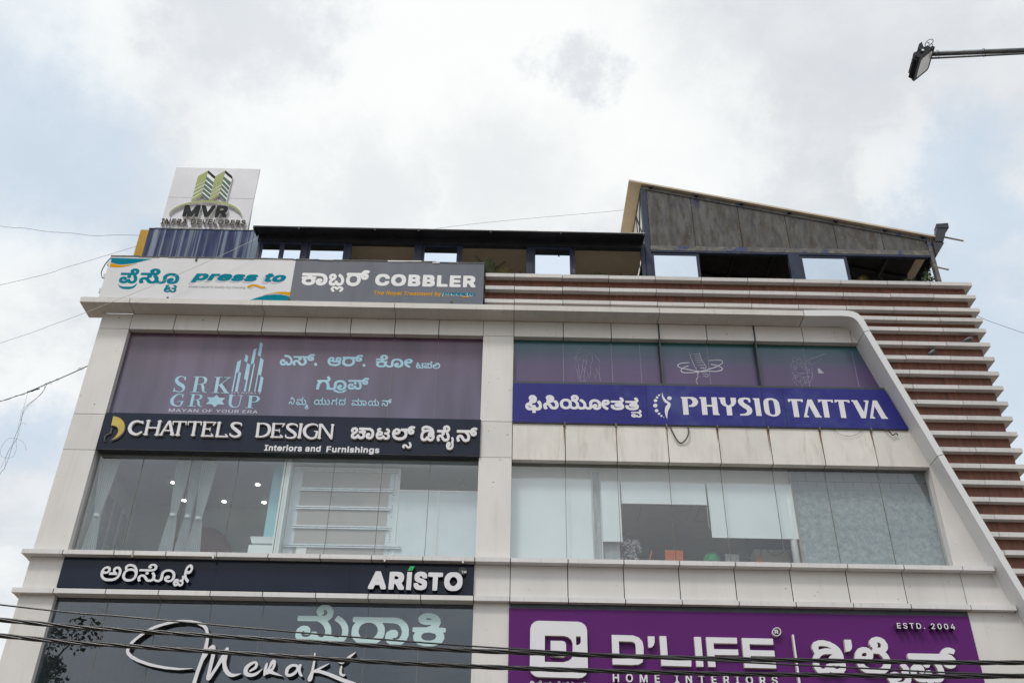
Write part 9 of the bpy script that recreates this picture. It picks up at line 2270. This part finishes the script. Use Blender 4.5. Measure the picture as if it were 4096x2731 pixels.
for i, c in enumerate(C_[40:]):
    P.append((c.x, c.y + .016 * math.cos(i * 1.1), c.z + .016 * math.sin(i * 1.1)))
MB().tube(P, .004, 5).build('binding', M['cable'], t)
mb = MB()
for cx_, cz_, rr in ((-10.70, 13.62, .045), (-10.55, 13.72, .04), (-10.08, 14.03, .05), (-10.12, 14.02, .035), (-10.78, 13.60, .03)):
    mb.tube([(cx_ + rr * math.cos(a), .05, cz_ + rr * .8 * math.sin(a)) for a in [2 * math.pi * i / 14 for i in range(15)]], .0035, 5)
mb.build('curl', M['cable'], t)
mb = MB()
hang = [(-10.752, .05, 13.608), (-10.842, .05, 13.297), (-11.07, .05, 12.927), (-11.094, .05, 12.529), (-11.083, .05, 12.14), (-11.09, .05, 11.757), (-11.124, .05, 11.418), (-11.15, .05, 11.22), (-11.2, .05, 10.6)]
rg = random.Random(9)
mb.tube(smooth_pts([(a + rg.uniform(-.02, .02), b, c) for a, b, c in hang], 6), .005, 5)
for k in range(2):
    mb.tube(smooth_pts([(a + rg.uniform(-.07, .07), b + rg.uniform(-.05, .05), c + rg.uniform(-.05, .05)) for a, b, c in hang[:7]], 6), .003, 5)
for P in ([(-11.15, .05, 13.36), (-11.13, .05, 13.1), (-11.12, .05, 12.85), (-11.07, .05, 12.6)],
          [(-11.09, .05, 12.52), (-11.0, .05, 12.55), (-10.93, .05, 12.5)],
          [(-11.08, .05, 12.14), (-10.95, .05, 12.1), (-10.83, .05, 12.0), (-10.76, .05, 11.86)],
          [(-11.09, .05, 12.16), (-11.26, .05, 12.12), (-11.33, .05, 11.9), (-11.28, .05, 11.72), (-11.13, .05, 11.66), (-11.0, .05, 11.7), (-10.99, .05, 11.9), (-11.05, .05, 12.1)]):
    mb.tube(smooth_pts(P, 6), .003, 5)
mb.build('frayed_end', M['wire'], t)

# ------------------------------------------------------------------ street light at top right
LC, LU, LV, LN, LARM = (Vector(v) for v in ((4.362, -12.901, 10.016), (-0.739, 0.11, -0.665), (0.136, 0.991, 0.014), (0.66, -0.08, -0.747), (0.0, -0.002, 0.115)))
LHU, LHV = 0.131, 0.164
PIPE_A, PIPE_B = Vector((4.271, -12.94, 10.111)), Vector((5.444, -12.982, 10.165))
COND_A, COND_B = Vector((4.445, -12.934, 10.065)), Vector((5.434, -12.975, 10.12))
LOOPS = (((4.335, -13.059, 10.072), (4.344, -13.089, 10.117), (4.376, -13.108, 10.145), (4.41, -13.112, 10.151), (4.422, -13.101, 10.134), (4.404, -13.086, 10.112), (4.384, -13.074, 10.095), (4.378, -13.07, 10.089)), ((4.36, -13.094, 10.125), (4.377, -13.089, 10.117), (4.378, -13.076, 10.098)), ((4.401, -13.088, 10.115), (4.414, -13.082, 10.106), (4.411, -13.075, 10.095)))
t = thing('street_light', 'black floodlight on a long rusty grey pipe arm reaching in from the right', 'street light', (PIPE_B.x + 2.6, PIPE_B.y, 0))


def lq(a, b, c):
    """point of the lamp head: a along its width, b along its height, c out of its face"""
    return LC + LU * a + LV * b + LN * c


def rrect(a, b, c, r_, n=5):
    out = []
    for cx_, cy_, a0 in ((a - r_, b - r_, 0), (-a + r_, b - r_, 90), (-a + r_, -b + r_, 180), (a - r_, -b + r_, 270)):
        for i in range(n + 1):
            an = R(a0 + 90 * i / n)
            out.append(lq(cx_ + r_ * math.cos(an), cy_ + r_ * math.sin(an), c))
    return out


def ring_solid(mb, loops):
    n = len(loops[0])
    vs = [p for l in loops for p in l]
    fs = []
    for k in range(len(loops) - 1):
        for i in range(n):
            j = (i + 1) % n
            fs.append((k * n + i, k * n + j, (k + 1) * n + j, (k + 1) * n + i))
    fs.append(tuple(range(n))[::-1])
    fs.append(tuple((len(loops) - 1) * n + i for i in range(n)))
    mb.add(vs, fs)


mb = MB()
ring_solid(mb, [rrect(LHU - .03, LHV - .035, -.075, .02), rrect(LHU - .015, LHV - .015, -.06, .025), rrect(LHU - .015, LHV - .015, -.012, .025), rrect(LHU, LHV, -.012, .03), rrect(LHU, LHV, .012, .03)])
head = mb.build('lamp_head', M['lamp_body'], t)
mb = MB()
ring_solid(mb, [rrect(LHU - .036, LHV - .038, .0125, .025), rrect(LHU - .036, LHV - .038, .0155, .025)])
mb.build('lamp_glass', M['lamp_glass'], head)
mb = MB()
for k in range(15):
    b = -LHV + .04 + k * (2 * LHV - .08) / 14
    mb.hull8([lq(LHU - .016, b - .005, -.062), lq(LHU + .004, b - .005, -.055), lq(LHU + .004, b + .005, -.055), lq(LHU - .016, b + .005, -.062)], [lq(LHU - .016, b - .005, -.014), lq(LHU + .004, b - .005, -.014), lq(LHU + .004, b + .005, -.014), lq(LHU - .016, b + .005, -.014)])
    mb.hull8([lq(-LHU + .05, b - .004, -.074), lq(LHU - .05, b - .004, -.074), lq(LHU - .05, b + .004, -.074), lq(-LHU + .05, b + .004, -.074)], [lq(-LHU + .05, b - .004, -.098), lq(LHU - .05, b - .004, -.098), lq(LHU - .05, b + .004, -.098), lq(-LHU + .05, b + .004, -.098)])
mb.build('cooling_fin', M['lamp_body'], head)
mb = MB()
w_ = LU * .024
th = LV * .004
P1, P2 = lq(0.02, -LHV - .006, -.035), lq(0.02, LHV + .006, -.035)
for p, s_ in ((P1, -1), (P2, 1)):
    e = p + LARM
    mb.hull8([p - w_ - th, p + w_ - th, p + w_ + th, p - w_ + th], [e - w_ - th, e + w_ - th, e + w_ + th, e - w_ + th])
tn = LARM.normalized() * .004
a, b = P1 + LARM, P2 + LARM
mb.hull8([a - w_ - tn, a + w_ - tn, a + w_ + tn, a - w_ + tn], [b - w_ - tn, b + w_ - tn, b + w_ + tn, b - w_ + tn])
mb.build('yoke', M['lamp_body'], t)
MB().tube([P1 - LV * .010, P1 + LV * .004], .014, 10).build('bolt', M['zinc'], t)
mb = MB()
for l in LOOPS:
    mb.tube(smooth_pts(l, 6), .004, 6)
mb.build('lead', M['cable'], t, smooth=True)
d = (PIPE_B - PIPE_A)
PE = PIPE_B + d * 0.55
MB().tube([PIPE_A, PIPE_B, PE], .026, 16).build('arm', M['pipe'], t, smooth=True)
d2 = (COND_B - COND_A)
mb = MB().tube([COND_A, COND_B, COND_B + d2 * .6], .0105, 8)
mb.build('conduit', M['pipe'], t, smooth=True)
mb = MB()
for f in (.03, .45, .85):
    c_ = PIPE_A.lerp(PIPE_B, f + .18)
    mb.tube([(c_.x, c_.y + .036 * math.cos(a), c_.z - .012 + .052 * math.sin(a)) for a in [2 * math.pi * i / 16 for i in range(17)]], .003, 5)
mb.build('tie', M['cable'], t)
t_loc = t.location
MB().tube([(t_loc.x, t_loc.y, 0), (t_loc.x, t_loc.y, PE.z + .3)], [.09, .06], 18).build('pole', M['pipe'], t, smooth=True)

# ------------------------------------------------------------------ tree across the street, mirrored in the lowest window
t = thing('tree', 'leafy street tree whose dark crown is mirrored in the lowest left window', 'tree', (-23.6, -32, 0))
mb = MB()
mb.tube([(-23.6, -32, 0), (-23.5, -32, 3), (-23.7, -31.8, 6), (-23.6, -32, 9.5), (-23.4, -32, 14)], [.38, .30, .25, .17, .05], 12)
rg = random.Random(31)
clumps = []
for k in range(30):
    a = rg.uniform(0, 6.28)
    zz = rg.uniform(8.0, 17.8)
    rr = rg.uniform(.5, 3.9) * (1 - abs(zz - 12.5) / 9)
    c_ = Vector((-23.5 + rr * math.cos(a), -32 + rr * math.sin(a), zz))
    clumps.append(c_)
    b = Vector((-23.6, -32, max(5, zz - rr * 1.0 - 1)))
    mb.tube([b, b.lerp(c_, .5) + Vector((0, 0, .2)), c_], [.09, .05, .015], 6)
mb.build('trunk', M['bark'], t, smooth=True)
mb = MB()
for c_ in clumps:
    s_ = rg.uniform(.7, 1.25)
    leaves(mb, c_.x, c_.y, c_.z, s_, s_, s_ * .75, 190, .26, rg)
mb.build('crown', M['tree_leaf'], t)
